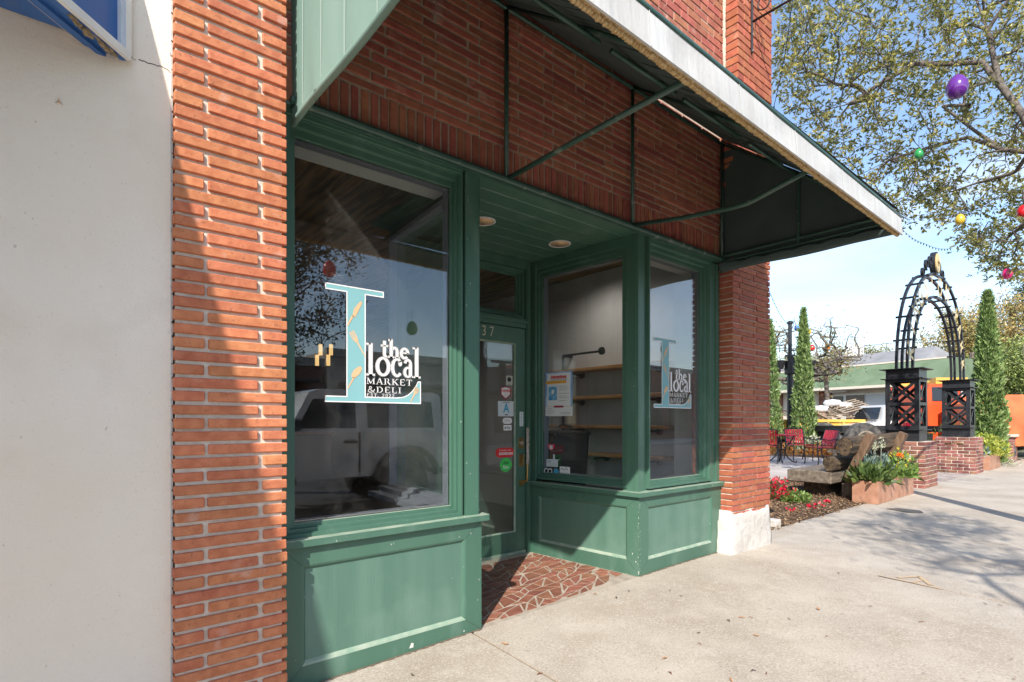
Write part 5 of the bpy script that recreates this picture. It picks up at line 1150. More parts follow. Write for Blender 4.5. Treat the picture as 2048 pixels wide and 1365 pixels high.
def tower(cx, cy, hw=.265):
    x0, x1, y0, y1 = cx-hw, cx+hw, cy-hw, cy+hw
    mb = MB(); mb.cbox(x0+.0, x1, y0, y1, .882, 1.085, .004); t = obj('steel_tower', mb, m_black, ar)
    for z, o, n_ in ((1.085, .065, 'plate'), (2.035, .065, 'plate'), (2.215, .085, 'cap_plate')):
        mb = MB(); mb.cbox(x0-o, x1+o, y0-o, y1+o, z, z+.014, .003); obj(n_, mb, m_black, t)
    mb = MB(); mb.cbox(x0+.005, x1-.005, y0+.005, y1-.005, 2.05, 2.214, .003); obj('header', mb, m_black, t)
    for fx, fy, ux in ((x0, y1, (0, -1)), (x0, y0, (1, 0)), (x1, y0, (0, 1)), (x1, y1, (-1, 0))):
        fr = Fr((fx, fy), ux); W = 2*hw; p = .075
        mb = MB(fr); mb.box(0, p, -.012, 0, 1.10, 2.034); mb.box(W-p, W-.0125, -.012, 0, 1.10, 2.034); mb.box(p, W-p, -.012, 0, 1.10, 1.16); mb.box(p, W-p, -.012, 0, 1.98, 2.034); mb.box(p, W-p, -.012, 0, 1.545, 1.60); obj('face_frame', mb, m_black, t)
        for z0, z1 in ((1.14, 1.56), (1.585, 1.995)):
            for s_ in (0, 1):
                mb = MB(fr); a, b = (p-.02, W-p+.02) if s_ == 0 else (W-p+.02, p-.02); v = -.016-.012*s_; w_ = .026
                dx, dz = b-a, z1-z0; l = math.hypot(dx, dz); nx_, nz_ = -dz/l*w_, dx/l*w_
                q = [(a+nx_, z0+nz_), (b+nx_, z1+nz_), (b-nx_, z1-nz_), (a-nx_, z0-nz_)]; mb.add([(u, v, z) for u, z in q]+[(u, v-.010, z) for u, z in q], [(0, 1, 2, 3), (7, 6, 5, 4), (0, 4, 5, 1), (1, 5, 6, 2), (2, 6, 7, 3), (3, 7, 4, 0)]); obj('cross_brace', mb, m_black, t)
tower(12.30, .455); tower(16.55, .475)
AC, AZ0 = 14.42, 2.23
def arc(hw, top, n=40): 
    o = []
    for i in range(n+1):
        t = math.pi*(1-i/n); c, s_ = math.cos(t), math.sin(t); o.append((AC+hw*math.copysign(abs(c)**.86, c), AZ0+(top-AZ0)*abs(s_)**.92))
    return o
AO, AI = arc(2.27, 4.33), arc(1.93, 3.86)
for pts, nm in ((AO, 'outer_arc'), (AI, 'inner_arc')):
    for y in (.40, .57): mb = MB(); mb.strap([(x, y, z) for x, z in pts], .045, .05, (0, 1, 0)); obj(nm, mb, m_black, ar)
    for i in range(3, 39, 3 if nm == 'outer_arc' else 3):
        x, z = pts[i]; mb = MB(); mb.cbox(x-.02, x+.02, .34, .64, z-.018+.0, z+.018, .004); obj('rung', mb, m_black, ar)
m_gold = M('gold_letter_paint', (.70, .52, .22), (.60, .44, .20), rough=.45, scale=8)
s = 'KINGSTON PARK'
for i, ch in enumerate(s):
    t = math.pi*(.95-.90*i/(len(s)-1)); c, s2_ = math.cos(t), math.sin(t); hw, tp = 2.10, 4.09
    x = AC+hw*math.copysign(abs(c)**.86, c); z = AZ0+(tp-AZ0)*abs(s2_)**.92; up = Vector((c, 0, s2_*.95+.12)).normalized(); rt = Vector((up.z, 0, -up.x))
    for y in (.385, .379) if False else (.385,): words(ch, .64, (x, y, z), rt, up, m_gold, ar, 'letter', wide=.70, bold=.012) if ch != ' ' else None
mz = 4.63
mb = MB(); n = 26; o_ = [(AC+.20*math.cos(2*math.pi*k/n), mz+.245*math.sin(2*math.pi*k/n)) for k in range(n)]; mb.prism(o_, .43, .53, axis=1); md = obj('medallion', mb, m_black, ar)
mb = MB(); o_ = [(AC+.165*math.cos(2*math.pi*k/n), mz+.205*math.sin(2*math.pi*k/n)) for k in range(n)]; mb.prism(o_, .41, .4295, axis=1); obj('medallion_face', mb, m_gold, md)
mb = MB()
for k in (-1, 1): mb.prism([(AC-.06+.1*k*0, mz-.02*k), (AC+.06, mz-.02*k), (AC+.07, mz+.05*k), (AC-.07, mz+.05*k)], .403, .4095, axis=1)
obj('emblem', mb, M('dark_gold', (.40, .26, .08), rough=.5), md)  # emblem in a darker gold than the medallion face
for s_ in (-1, 1):
    for (cx_, cz_, r, st_) in ((.34, 4.62, .13, 0), (.62, 4.50, .12, 0), (.88, 4.30, .10, 0)):
        mb = MB(); pts = []
        for i in range(22): t = i/21; a = -math.pi*.5+t*math.pi*2.1; rr = r*(1-.55*t); pts.append((AC+s_*(cx_+rr*math.cos(a)), .48, cz_+rr*math.sin(a)))
        mb.strap(pts, .05, .018, (0, 1, 0)); obj('scroll', mb, m_black, ar)
mb = MB(); 
for k in (0, 1): mb.box(11.915-.001+4.18, 11.919+4.18, .30+.22*k, .42+.22*k, .70, .735) 
obj('plaque', mb, m_brass, ar)
# low pillar with stone cap
lp = thing('low_brick_pillar', 'low brick pillar with pale stone cap at the end of the planting', 'pillar', (21.9, .5, .04)); pedestal(21.6, 22.35, .15, .8, .03, .78, lp, 9)
mb = MB(); mb.cbox(21.52, 22.43, .08, .88, .782, .86, .01); obj('stone_cap', mb, m_stone, lp)
mb = MB(); mb.box(13.3, 13.5, .9, 2.2, .55, .60); mb.box(13.3, 13.5, 1.0, 1.08, .16, .55); mb.box(13.3, 13.5, 2.0, 2.08, .16, .55); tag(obj('side_bench', mb, m_timber, origin=(13.4, 1.5, .16)), 'low pale wooden bench seen through the arch', 'bench')
t = thing('red_planted_pole', 'slim dark pole with a red flower behind the first pedestal', 'flower', (14.6, .95, .05)); mb = MB(); mb.tube([(14.6, 1.0, .05), (14.6, 1.0, .95)], .05, 8); obj('pole', mb, m_black, t); clump(t, (14.6, 1.0, .95), .12, .25, 120, .08, .05, lf_red, 'flower')

# ---- red and black garden furniture
def chair(loc, rz, label):
    t = thing('garden_chair', label, 'chair', (0, 0, 0), 'red slatted garden chairs')
    for s_ in (-1, 1):
        y = s_*.26
        mb = MB(); mb.tube([(.24, y, .0), (.22, y, .12), (.25, y, .28), (.25, y, .43)], .015, 6); obj('leg', mb, m_black, t)
        mb = MB(); mb.tube([(-.34, y, .0), (-.28, y, .14), (-.22, y, .30), (-.22, y, .44), (-.26, y, .62), (-.34, y, .85)], .016, 6); obj('leg', mb, m_black, t)
        mb = MB(); mb.tube([(-.25, y, .64), (-.05, y, .61), (.14, y, .65), (.27, y, .66), (.29, y, .62), (.25, y, .60), (.25, y, .43)], .013, 6); mb.tube([(.1, y, .63), (.02, y, .56), (.08, y, .5), (.18, y, .5)], .008, 5); obj('arm', mb, m_black, t)
        mb = MB(); mb.tube([(.25, y, .42), (-.22, y, .42)], .014, 6); obj('seat_rail', mb, m_black, t)
    for k in range(7): mb = MB(); x = .22-.07*k; mb.cbox(x-.024, x+.024, -.26, .26, .430, .444, .003); obj('seat_slat', mb, m_red, t)
    for k in range(8): mb = MB(); y = -.22+.063*k; mb.strap([(-.215, y, .47), (-.25, y, .62), (-.33, y, .86)], .040, .010, (0, 1, 0)); obj('back_slat', mb, m_red, t)
    mb = MB(); mb.tube([(-.335, -.26, .865), (-.35, 0, .89), (-.335, .26, .865)], .015, 6); mb.tube([(-.22, -.26, .47), (-.22, .26, .47)], .012, 6); obj('back_frame', mb, m_black, t)
    t.location = loc; t.rotation_euler = (0, 0, rz); return t
tc0 = at_z(1562, 926, PZ0); tb = thing('garden_table', 'round red garden table on curved black iron legs', 'table', (0, 0, 0))
mb = MB(); mb.lathe([(.0001, .715), (.40, .715), (.415, .725), (.415, .745), (.40, .752), (.0001, .752)], (0, 0, 0), 28); obj('table_top', mb, m_red, tb)
for k in range(4):
    a = math.pi/2*k+.5; c, s_ = math.cos(a), math.sin(a); mb = MB(); mb.tube([(r*c, r*s_, z) for r, z in ((.30, .71), (.24, .58), (.10, .40), (.09, .30), (.15, .15), (.27, .04), (.36, .02), (.37, .07))], .016, 6); obj('leg', mb, m_black, tb)
mb = MB(); mb.lathe([(.11, .33), (.11, .36), (.09, .36), (.09, .33), (.11, .33)], (0, 0, 0), 14); obj('ring', mb, m_black, tb); tb.location = tc0
def cpos(px, py): q = at_z(px, py, PZ0); return q
chair(cpos(1640, 929), 2.55, 'red slatted chair turned sideways, nearest the timber bench')
chair(cpos(1598, 921), -2.3, 'red slatted chair behind the table showing its full back')
chair(cpos(1535, 925), .35, 'red slatted chair mostly hidden by the brick pier')
# ---- lamp post, hanging baskets, columns of juniper
q = at_d(1580, 880, 20.5); LPx, LPy = q[0], q[1]
lp2 = thing('lamp_post', 'tall black steel post with a control box and hanging baskets', 'post', (LPx, LPy, .1))
mb = MB(); mb.lathe([(.16, 0), (.16, .3), (.105, .34), (.105, 3.1), (.10, 3.1)], (LPx, LPy, .0), 14); obj('lower_pole', mb, m_black, lp2, smooth=False)
mb = MB(); mb.lathe([(.19, 3.02), (.20, 3.06), (.20, 3.72), (.19, 3.76)], (LPx, LPy, .0), 8); obj('control_box', mb, m_black, lp2)
mb = MB(); mb.lathe([(.07, 3.76), (.07, 4.92), (.11, 4.94), (.11, 5.0), (.06, 5.04)], (LPx, LPy, .0), 12); obj('upper_pole', mb, m_black, lp2)
mb = MB(); ux, uy = RX, RY
for s_ in (-1, 1, 1.8): mb.tube([(LPx, LPy, 3.95), (LPx+ux*s_*.42, LPy+uy*s_*.42, 3.90)], .02, 6)
obj('basket_arm', mb, m_black, lp2)
for s_, px_, lb in ((-1, 1560, 'black hanging basket left of the lamp post'), (.62, 1597, 'black hanging basket close to the juniper'), (1.9, 1622, 'black hanging basket right of the tall juniper')):
    x, y = LPx+ux*s_*.40, LPy+uy*s_*.40; hb = thing('hanging_basket', lb, 'flower basket', (x, y, 3.5), 'hanging baskets on the lamp post')
    mb = MB(); mb.lathe([(.13, 3.22), (.20, 3.48), (.215, 3.52), (.21, 3.54), (.19, 3.50)], (x, y, 0), 12); obj('pot', mb, m_black, hb); clump(hb, (x, y, 3.50), .28, .22, 130, .09, .035, lf_pale, 'leaves')
    mb = MB(); mb.tube([(x, y, 3.5), (x, y, 3.93)], .008, 4); obj('hook', mb, m_black, hb)
lf_jun = LEAF('juniper_leaf', [(.06, .11, .035), (.14, .22, .06), (.24, .34, .11), (.34, .42, .17)], trans=.2)
def juniper(q, h, r, n, label):
    t = thing('columnar_juniper', label, 'tree', (q[0], q[1], .1), 'columnar junipers')
    f = rng.random(n)**1.25; prof = np.where(f < .12, .72+f*2.3, np.power(1-(f-.12)/.88, .72)); th = rng.random(n)*2*np.pi
    rr = r*prof*(.50+.60*rng.random(n)**.7)*(1+.12*np.sin(th*3+f*22)+.08*np.sin(th*5-f*41)); P = np.stack([q[0]+rr*np.cos(th), q[1]+rr*np.sin(th), .15+f*h], 1)
    A = np.stack([np.cos(th)*.5, np.sin(th)*.5, np.full(n, 1.0)], 1)+rng.normal(size=(n, 3))*.4; A /= np.linalg.norm(A, axis=1)[:, None]
    v, ti = leaf_arrays(P, A, .13*rng.uniform(.5, 1.3, n), .05*rng.uniform(.6, 1.3, n), np.clip(.5+.28*np.sin(th*7+f*60)+rng.normal(size=n)*.2, 0, 1)); leaf_obj('crown', v, ti, lf_jun, t)
    mb = MB(); mb.tube([(q[0], q[1], 0), (q[0], q[1], h*.9)], .05, 6, r1=.01); obj('trunk', mb, m_bark, t)
juniper(at_d(1607, 870, 19), 5.0, .36, 7500, 'slender juniper column right beside the lamp post')
juniper(at_d(1540, 870, 19.5), 4.7, .36, 6000, 'juniper column half hidden by the brick pier')
juniper(at_d(1975, 870, 14.6), 4.55, .38, 13000, 'tall juniper column beyond the arch')
juniper(at_d(1966, 860, 40), 6.0, .4, 600, 'distant small dark spire behind the arch') if False else None
for (px, py, d, r, h, mt, nm, lb, n) in ((1628, 872, 17.5, .16, .28, lf_pale, 'potted_plant', 'pale flowering plant in a dark pot behind the chairs', 90), (1640, 905, 16.5, .55, .35, lf_dry, 'coral_bush', 'low orange red bush behind the sideways chair', 500), (1560, 895, 17, .5, .35, lf_dry, 'coral_bush', 'low orange red bush behind the table', 400), (1690, 905, 17.5, .5, .3, lf_dry, 'coral_bush', 'low orange red bush between bench and tyre', 300), (1612, 862, 18.6, .4, .5, lf_pale, 'pale_shrub', 'pale pinkish shrub at the foot of the juniper', 200)):
    q = at_d(px, py, d); t = thing(nm, lb, 'plant', (q[0], q[1], .15)); clump(t, (q[0], q[1], .20 if nm != 'potted_plant' else .55), r, h, n, .12, .05, mt)
    if nm == 'potted_plant': mb = MB(); mb.lathe([(.14, .15), (.22, .5), (.24, .52), (.20, .5)], (q[0], q[1], 0), 12); obj('pot', mb, m_black, t)
mb = MB(); mb.box(17.41, 19.9, 1.95, 10, -.2, .17); obj('planting_bed', mb, m_mulch, kind='structure')

# ================================================================== PARKED VEHICLES AND BUILDINGS BEYOND
def vehicle_frame(px, d, ang):      # local x forward, y left
    q = at_d(px, 843, d); return q[0], q[1], ang
def place(t, px, d, rz, z=0): q = at_d(px, 843, d); t.location = (q[0], q[1], z); t.rotation_euler = (0, 0, rz); return t
def wheelset(t, xs_, hw, r, w_, rim=m_whitegrey, zc=None):
    for x in xs_:
        for s_ in (-1, 1):
            mb = MB(); mb.wheel((x, s_*hw, zc or r), r, w_, 28); wl = obj('tyre', mb, m_rubber, t, smooth=False)
            mb = MB(); mb.wheel((x, s_*(hw+.01), zc or r), r*.56, w_*.8, 20, prof=[(r*.2, -w_*.3), (r*.56, -w_*.52), (r*.56, w_*.52), (r*.2, w_*.3)]); obj('rim', mb, rim, wl)
def shell(prof, w, wt=None, zt=None):     # side profile (x, z) extruded across y with tumblehome above zt
    mb = MB(); n = len(prof)
    def hw(z): return w/2 if (wt is None or z <= zt) else w/2-(w/2-wt/2)*(z-zt)/(max(p[1] for p in prof)-zt)
    mb.add([(x, -hw(z), z) for x, z in prof]+[(x, hw(z), z) for x, z in prof], [tuple(range(n)), tuple(range(n, 2*n))[::-1]]+[(i, n+i, n+(i+1) % n, (i+1) % n) for i in range(n)]); return mb
AB = math.radians(78)                    # street line of the low building
# white pickup
t = thing('white_pickup', 'white pickup truck parked behind the flatbed trailer', 'pickup', (0, 0, 0))
obj('body', shell([(-2.0, .5), (2.6, .5), (2.7, .8), (2.6, 1.1), (1.2, 1.2), (-.9, 1.2), (-1.9, 1.05)], 1.95), m_vwhite, t)
obj('cab', shell([(-.9, 1.2), (1.15, 1.2), (.55, 1.78), (-.7, 1.8)], 1.85, 1.5, 1.2), m_vwhite, t)
for s_ in (-1, 1):
    mb = MB(); mb.add([(x, s_*(.93-(z-1.2)*.27), z) for x, z in ((-.75, 1.26), (.0, 1.26), (.0, 1.70), (-.62, 1.70))]+[(x, s_*(.93-(z-1.2)*.27), z) for x, z in ((.08, 1.26), (.92, 1.26), (.5, 1.70), (.08, 1.70))], [(0, 1, 2, 3), (4, 5, 6, 7)]); obj('side_window', mb, m_dkglass, t)
mb = MB(); mb.add([(-.96, -.75, 1.28), (-.96, .75, 1.28), (-.76, .62, 1.72), (-.76, -.62, 1.72)], [(0, 1, 2, 3)]); obj('rear_window', mb, m_dkglass, t)
wheelset(t, (-1.6, 1.7), .82, .40, .24); mb = MB(); mb.box(-2.15, -2.0, -.9, .9, .5, .68); obj('bumper', mb, m_whitegrey, t); place(t, 1780, 20.6, math.radians(-40), 0.05)
# flatbed trailer with a big tyre in front
t = thing('flatbed_trailer', 'black flatbed trailer with a big worn tyre behind the log bench', 'trailer', (0, 0, 0))
mb = MB(); mb.box(-1.3, 1.9, -1.0, 1.0, .90, 1.10); obj('deck', mb, m_vblack, t); mb = MB(); mb.box(-1.3, 1.7, -.85, -.78, .60, .86); mb.box(-1.3, 1.7, .78, .85, .6, .86); obj('chassis_rail', mb, M('grey_chassis', (.12, .12, .12), rough=.6), t)
mb = MB(); mb.box(.1, 1.7, -1.15, -1.02, .98, 1.04); obj('mudguard', mb, m_vblack, t)
wheelset(t, (-.72,), 1.10, .56, .36, rim=m_rust, zc=.64); place(t, 1726, 18.3, math.radians(-40), 0)
# yellow dump trailer
t = thing('yellow_dump_trailer', 'yellow steel dump trailer heaped with scrap', 'trailer', (0, 0, 0)); yt = t
mb = MB(); mb.box(-2.1, 2.1, -.95, .95, .45, .55); mb.box(-2.1, 2.1, -.95, -.90, .55, 1.10); mb.box(-2.1, 2.1, .90, .95, .55, 1.10); mb.box(-2.1, -2.05, -.9, .9, .55, 1.10); mb.box(2.05, 2.1, -.9, .9, .55, 1.1); obj('bed', mb, m_yellow, t)
for k in range(8): mb = MB(); mb.box(-2.05+.58*k, -1.97+.58*k, -1.0, -.951, .45, 1.12); obj('rib', mb, m_yellow, t)
mb = MB(); mb.box(-2.15, 2.15, -1.02, -.90, 1.10, 1.20); mb.box(-2.15, 2.15, .9, 1.02, 1.10, 1.20); obj('top_rail', mb, m_yellow, t); wheelset(t, (-.5, .4), .98, .36, .22, rim=m_yellow); place(t, 1612, 21.6, math.radians(-40), 0.12)
for k, (px, py, lb) in enumerate(((1665, 806, 'white bulky sack on top of the scrap heap'), (1690, 812, 'flat white sack lying right on the scrap heap'), (1642, 818, 'small white sack low on the scrap heap'))):
    q = at_d(px, py, 22.0); mb = MB(); mb.lathe([(.0001, -.16), (.34, -.13), (.42, 0), (.32, .10), (.0001, .14)], q, 12, sy=.8); tag(obj('scrap_sack', mb, m_tarp, smooth=True, origin=q), lb, 'sack', 'white sacks on the trailer')
for k, (px, py, ang, lb) in enumerate(((1700, 812, .25, 'grey wooden pallet leaning on the heap at the right'), (1632, 826, -.5, 'wooden pallet tilted steeply on the left of the heap'), (1665, 828, .05, 'wooden pallet lying flat under the sacks'))):
    q = at_d(px, py, 21.6); t = thing('wooden_pallet', lb, 'pallet', q, 'pallets on the trailer')
    for i in range(6): mb = MB(); f = -.5+.2*i; c, s_ = math.cos(ang), math.sin(ang); mb.strap([(q[0]+RX*(-.55)*c+FX*f, q[1]+RY*(-.55)*c+FY*f, q[2]-.55*s_+f*.3), (q[0]+RX*.55*c+FX*f, q[1]+RY*.55*c+FY*f, q[2]+.55*s_+f*.3)], .12, .022, (FX, FY, 0)); obj('slat', mb, m_rust, t)
    for sgn in (-1, 0, 1): mb = MB(); mb.strap([(q[0]+RX*.5*sgn*c-FX*.5, q[1]+RY*.5*sgn*c-FY*.5, q[2]+.5*s_*sgn-.06-.15), (q[0]+RX*.5*sgn*c+FX*.5, q[1]+RY*.5*sgn*c+FY*.5, q[2]+.5*s_*sgn-.06+.15)], .05, .09, (RX, RY, 0)); obj('bearer', mb, m_rust, t)
t = thing('scrap_heap', 'tangled boards and scrap piled in the yellow trailer', 'scrap heap', at_d(1640, 830, 22)); t['kind'] = 'stuff'
mb = MB()
for _ in range(70): px = random.uniform(1570, 1720); q = Vector(at_d(px, random.uniform(822, 838)-8*math.exp(-((px-1665)/40)**2), random.uniform(21.3, 22.8))); a = random.uniform(0, 6.28); l = random.uniform(.2, .8); mb.tube([tuple(q), tuple(q+Vector((math.cos(a)*l, math.sin(a)*l, random.uniform(-.15, .2))))], random.uniform(.01, .04), 4)
obj('boards', mb, m_rust, t, kind='stuff')
# orange crane truck
t = thing('orange_truck', 'orange work truck with white lettering behind the arch pedestals', 'truck', (0, 0, 0))
obj('cab', shell([(-1.2, .6), (1.5, .6), (1.55, 1.35), (1.25, 2.35), (1.1, 2.5), (-1.1, 2.5), (-1.2, 2.3)], 2.2, 2.0, 1.4), m_orange, t)
obj('body', shell([(1.56, .75), (2.1, .75), (2.1, 1.5), (1.56, 1.5)], 2.1), m_orange, t)
for s_ in (-1, 1):
    mb = MB(); hw = lambda z: 1.102-(z-1.4)*.095; mb.add([(x, s_*hw(z), z) for x, z in ((-1.05, 1.93), (-.2, 1.93), (-.2, 2.40), (-1.05, 2.40), (-.05, 1.88), (1.2, 1.88), (1.02, 2.40), (-.05, 2.40))], [(0, 1, 2, 3), (4, 5, 6, 7)]); obj('side_window', mb, m_dkglass, t)
    mb = MB(); mb.tube([(-.1, s_*1.11, 1.45), (-.1, s_*1.05, 2.3)], .035, 6); mb.box(-.7, -.55, s_*1.12, s_*1.16, 1.2, 1.5); obj('grab_rail', mb, m_whitegrey, t)
mb = MB(); mb.box(-.9, .15, -1.0, -.7, 2.51, 2.72); mb.box(-.9, .15, .7, 1.0, 2.51, 2.72); mb.box(-.6, -.4, -.7, .7, 2.52, 2.62); obj('boom', mb, m_yellow, t)
words('NDER', .22, (-.34, -1.118, 1.55), (1, 0, 0), (0, 0, 1), m_paper, t, wide=1.1, bold=.006); words('SEEDING', .17, (-.34, -1.118, 1.36), (1, 0, 0), (0, 0, 1), m_paper, t, wide=1.0, bold=.006); words('26 13706', .15, (-.30, -1.118, 1.08), (1, 0, 0), (0, 0, 1), m_paper, t, wide=1.1, bold=.006)
wheelset(t, (-.6, .95), .9, .46, .3); place(t, 1882, 19.2, math.radians(-42), .0)
# orange chipper
t = thing('orange_chipper', 'faded orange towed wood chipper at the right behind the juniper', 'machine', (0, 0, 0))
obj('body', shell([(-.9, .75), (.2, .5), (.75, .55), (1.0, .9), (.95, 1.9), (.7, 2.05), (-.6, 2.05), (-.9, 1.8)], 1.5, 1.3, 1.2), m_orangel, t)
mb = MB(); mb.box(.96, 1.02, -.5, .5, 1.0, 1.85); obj('grille', mb, m_vblack, t); mb = MB()
mb.box(.3, 2.2, -.45, -.38, .75, .85); mb.box(.3, 2.2, .38, .45, .75, .85); mb.box(1.5, 1.6, -.5, .5, .0, .8); mb.box(2.1, 2.2, -.5, .5, .1, .95); obj('draw_frame', mb, m_rust, t); wheelset(t, (-.3,), .8, .36, .22, rim=m_vblack)
mb = MB(); mb.lathe([(.0001, 0), (.09, 0), (.09, .05)], (-.2, -.78, 1.15), 10); obj('lamp', mb, m_orange, t); place(t, 1982, 17.0, math.radians(-45), .0)
t = thing('dark_pickup', 'dark pickup at the right edge of the parking lot', 'pickup', (0, 0, 0))
obj('body', shell([(-2.7, .5), (2.6, .5), (2.7, .9), (2.6, 1.15), (1.2, 1.25), (-2.7, 1.25)], 1.95), m_vdark, t); obj('cab', shell([(-.9, 1.25), (1.15, 1.25), (.55, 1.85), (-.7, 1.87)], 1.85, 1.5, 1.25), m_dkglass, t); wheelset(t, (-1.6, 1.7), .82, .42, .24); place(t, 2085, 24, math.radians(-35), .02)
t = thing('black_trailer_frame', 'dark low trailer under the orange truck bed', 'trailer', (0, 0, 0)); mb = MB(); mb.box(-2, 2, -.9, .9, .5, .62); obj('deck', mb, m_vblack, t); wheelset(t, (0,), .95, .36, .2); place(t, 1800, 21.2, math.radians(-42), 0)

# low building with green mansard roof
A_ = at_d(1480, 843, 38.3); B_ = at_d(1862, 843, 27.6); u_ = (B_[0]-A_[0], B_[1]-A_[1]); FB = Fr((A_[0], A_[1]), u_); LB = math.hypot(*u_)
lb = thing('low_shop_building', 'long low cream building with green shingled mansard and grey roof', 'building', ((A_[0]+B_[0])/2, (A_[1]+B_[1])/2, 0))
mb = MB(FB); mb.box(-6, LB, -4, 0, -.1, 3.25); obj('wall', mb, m_cream, lb)
mb = MB(FB); mb.add([(-6, 1.0, 3.18), (LB+.8, 1.0, 3.18), (LB+.8, -.5, 4.45), (-6, -.5, 4.45), (-6, .0, 3.1), (LB+.8, 0, 3.1)], [(0, 1, 2, 3), (0, 4, 5, 1)]); mb.add([(LB+.8, 1.0, 3.18), (LB+.8, -.5, 4.45), (LB+.8, -3.5, 4.45), (LB+.8, -4, 3.18)], [(0, 1, 2, 3)]); obj('mansard', mb, m_groof, lb)
mb = MB(FB); mb.box(-6, LB+.82, .96, 1.03, 3.05, 3.19); mb.box(-6, LB+.82, -.55, -.45, 4.44, 4.52); mb.box(-6, LB+.8, 0, 1.0, 3.04, 3.08); obj('fascia', mb, m_cream, lb)
mb = MB(FB); mb.add([(-6, -.5, 4.5), (LB-.5, -.5, 4.5), (LB-1.0, -2.6, 5.35), (-6, -2.6, 5.35), (LB-.5, -4.4, 4.5), (-6, -4.4, 4.5)], [(0, 1, 2, 3), (3, 2, 4, 5), (1, 4, 2)]); obj('roof', mb, m_sroof, lb)
def ub(px): return FB.hit(px, 843)[0]
for a, b in ((1552, 1566), (1640, 1664)):
    mb = MB(FB); mb.box(ub(a), ub(b), 0, .12, 0, 3.1); pp = obj('brick_panel', mb, m_brick_ped, lb)
    for r in range(24):
        u0_, u1_ = ub(a), ub(b); mb = MB(FB); mb.tint = random.random(); mb.box(u0_+.02, u1_-.02-(r % 3)*.2, .12, .128, .05+r*.126, .16+r*.126)
        if r % 2 == 0: obj('brick_row', mb, m_brick_ped, pp)
for a, b, z0, z1, m_, lb_ in ((1667, 1688, 2.35, 2.72, m_dkglass, 0), (1693, 1730, .6, 2.75, M('brown_glass', (.08, .045, .045), rough=.15), 0), (1733, 1790, .9, 2.75, M('blind', (.55, .56, .57), rough=.5), 0), (1793, 1845, .9, 2.75, m_dkglass, 0)):
    mb = MB(FB); mb.box(ub(a)-.08, ub(b)+.08, 0, .05, z0-.08, z1+.08); f_ = obj('window', mb, m_white, lb); mb = MB(FB); mb.box(ub(a), ub(b), .05, .06, z0, z1); obj('pane', mb, m_, f_)
mb = MB(FB); mb.box(ub(1668), ub(1700), .2, .5, 2.93, 3.03); obj('light_fitting', mb, m_white, lb)
mb = MB(FB); mb.box(ub(1640), ub(1662), -3.2, -2.4, 4.9, 5.95); obj('chimney', mb, m_white, lb)
t = thing('white_roofed_house', 'small house with a white metal gable roof beyond the arch', 'house', at_d(1915, 800, 44)); q = at_d(1905, 843, 44); mb = MB(Fr((q[0], q[1]), (RX, RY))); mb.box(-1.6, 3.2, -6, 0, 0, 3.9); obj('wall', mb, m_cream, t)
mb = MB(Fr((q[0], q[1]), (RX, RY))); mb.add([(-2.2, .4, 4.2), (3.6, .4, 4.0), (1.6, -2, 5.7), (-2.2, -2, 5.6), (3.6, -4, 4.0)], [(0, 1, 2, 3), (1, 4, 2)]); obj('roof', mb, m_white, t)
def pole(px, ytop, d, r, label):
    q = at_d(px, ytop, d); t = tag(obj('utility_pole', MB().tube([(q[0], q[1], 0), q], r, 8), m_timber, origin=(q[0], q[1], 0)), label, 'pole'); return q
p1 = pole(1871, 725, 36, .10, 'short tan utility pole seen through the arch'); p2 = pole(1946, 705, 30, .16, 'grey utility pole just left of the tall juniper')
a = at_d(1500, 698, 40); b = at_d(1900, 672, 48); mb = MB(); mb.tube([Vector(a).lerp(Vector(b), i/12)+Vector((0, 0, -.35*math.sin(math.pi*i/12))) for i in range(13)], .025, 4); tag(obj('power_line', mb, m_black, origin=a), 'thin black power line above the low building roof', 'cable')

# ================================================================== TREES
lf_near = LEAF('ligustrum_leaf', [(.06, .08, .03), (.14, .16, .05), (.26, .26, .07), (.44, .38, .10), (.56, .48, .16)], rough=.38, trans=.38)
def eli(c, r, n, lo=.35): 
    P = unit(n)*(lo+(1-lo)*rng.random(n))[:, None]; return [tuple(p) for p in P*np.array(r)+np.array(c)]
def pxt(x0, x1, y0, y1, n, d0, d1, f=None):
    o = []
    while len(o) < n:
        px, py = random.uniform(x0, x1), random.uniform(y0, y1)
        if f is None or f(px, py): o.append(at_d(px, py, random.uniform(d0, d1)))
    return o
T1 = thing('street_tree', 'leafy grey barked street tree reaching in from the right with plastic eggs', 'tree', (8.75, -2.05, 0))
tr1 = [(8.75, -2.05, -.05), (8.72, -2.0, 1.0), (8.8, -1.9, 2.0), (8.9, -1.75, 2.9)]
lm = [[tr1[-1], at_d(2120, 420, 6.4), at_d(2060, 305, 6.9), at_d(2005, 300, 7.1), at_d(1950, 262, 7.3), at_d(1885, 212, 7.5)],
      [tr1[-1], at_d(2100, 330, 6.3), at_d(2048, 235, 6.6), at_d(2000, 170, 6.8), at_d(1965, 125, 7.0), at_d(1900, 128, 7.2), at_d(1830, 128, 7.4), at_d(1765, 165, 7.6), at_d(1700, 208, 7.8), at_d(1620, 228, 8.0)],
      [at_d(2048, 130, 6.7), at_d(1965, 126, 7.0)], [at_d(2005, 300, 7.1), at_d(1935, 275, 7.3), at_d(1860, 295, 7.6), at_d(1780, 320, 7.9), at_d(1710, 355, 8.2)],
      [at_d(2060, 305, 6.9), at_d(2030, 345, 7.2), at_d(1960, 365, 7.6), at_d(1900, 385, 8.0)], [at_d(2120, 420, 6.4), at_d(2080, 430, 7.2), at_d(2020, 470, 7.8)],
      [tr1[-1], (9.6, -2.6, 4.2), (10.2, -3.0, 5.5)], [tr1[-1], (8.6, -3.0, 4.2), (8.2, -3.8, 5.4)], [at_d(2000, 170, 6.8), at_d(1975, 60, 7), at_d(1930, -60, 7.2)]]
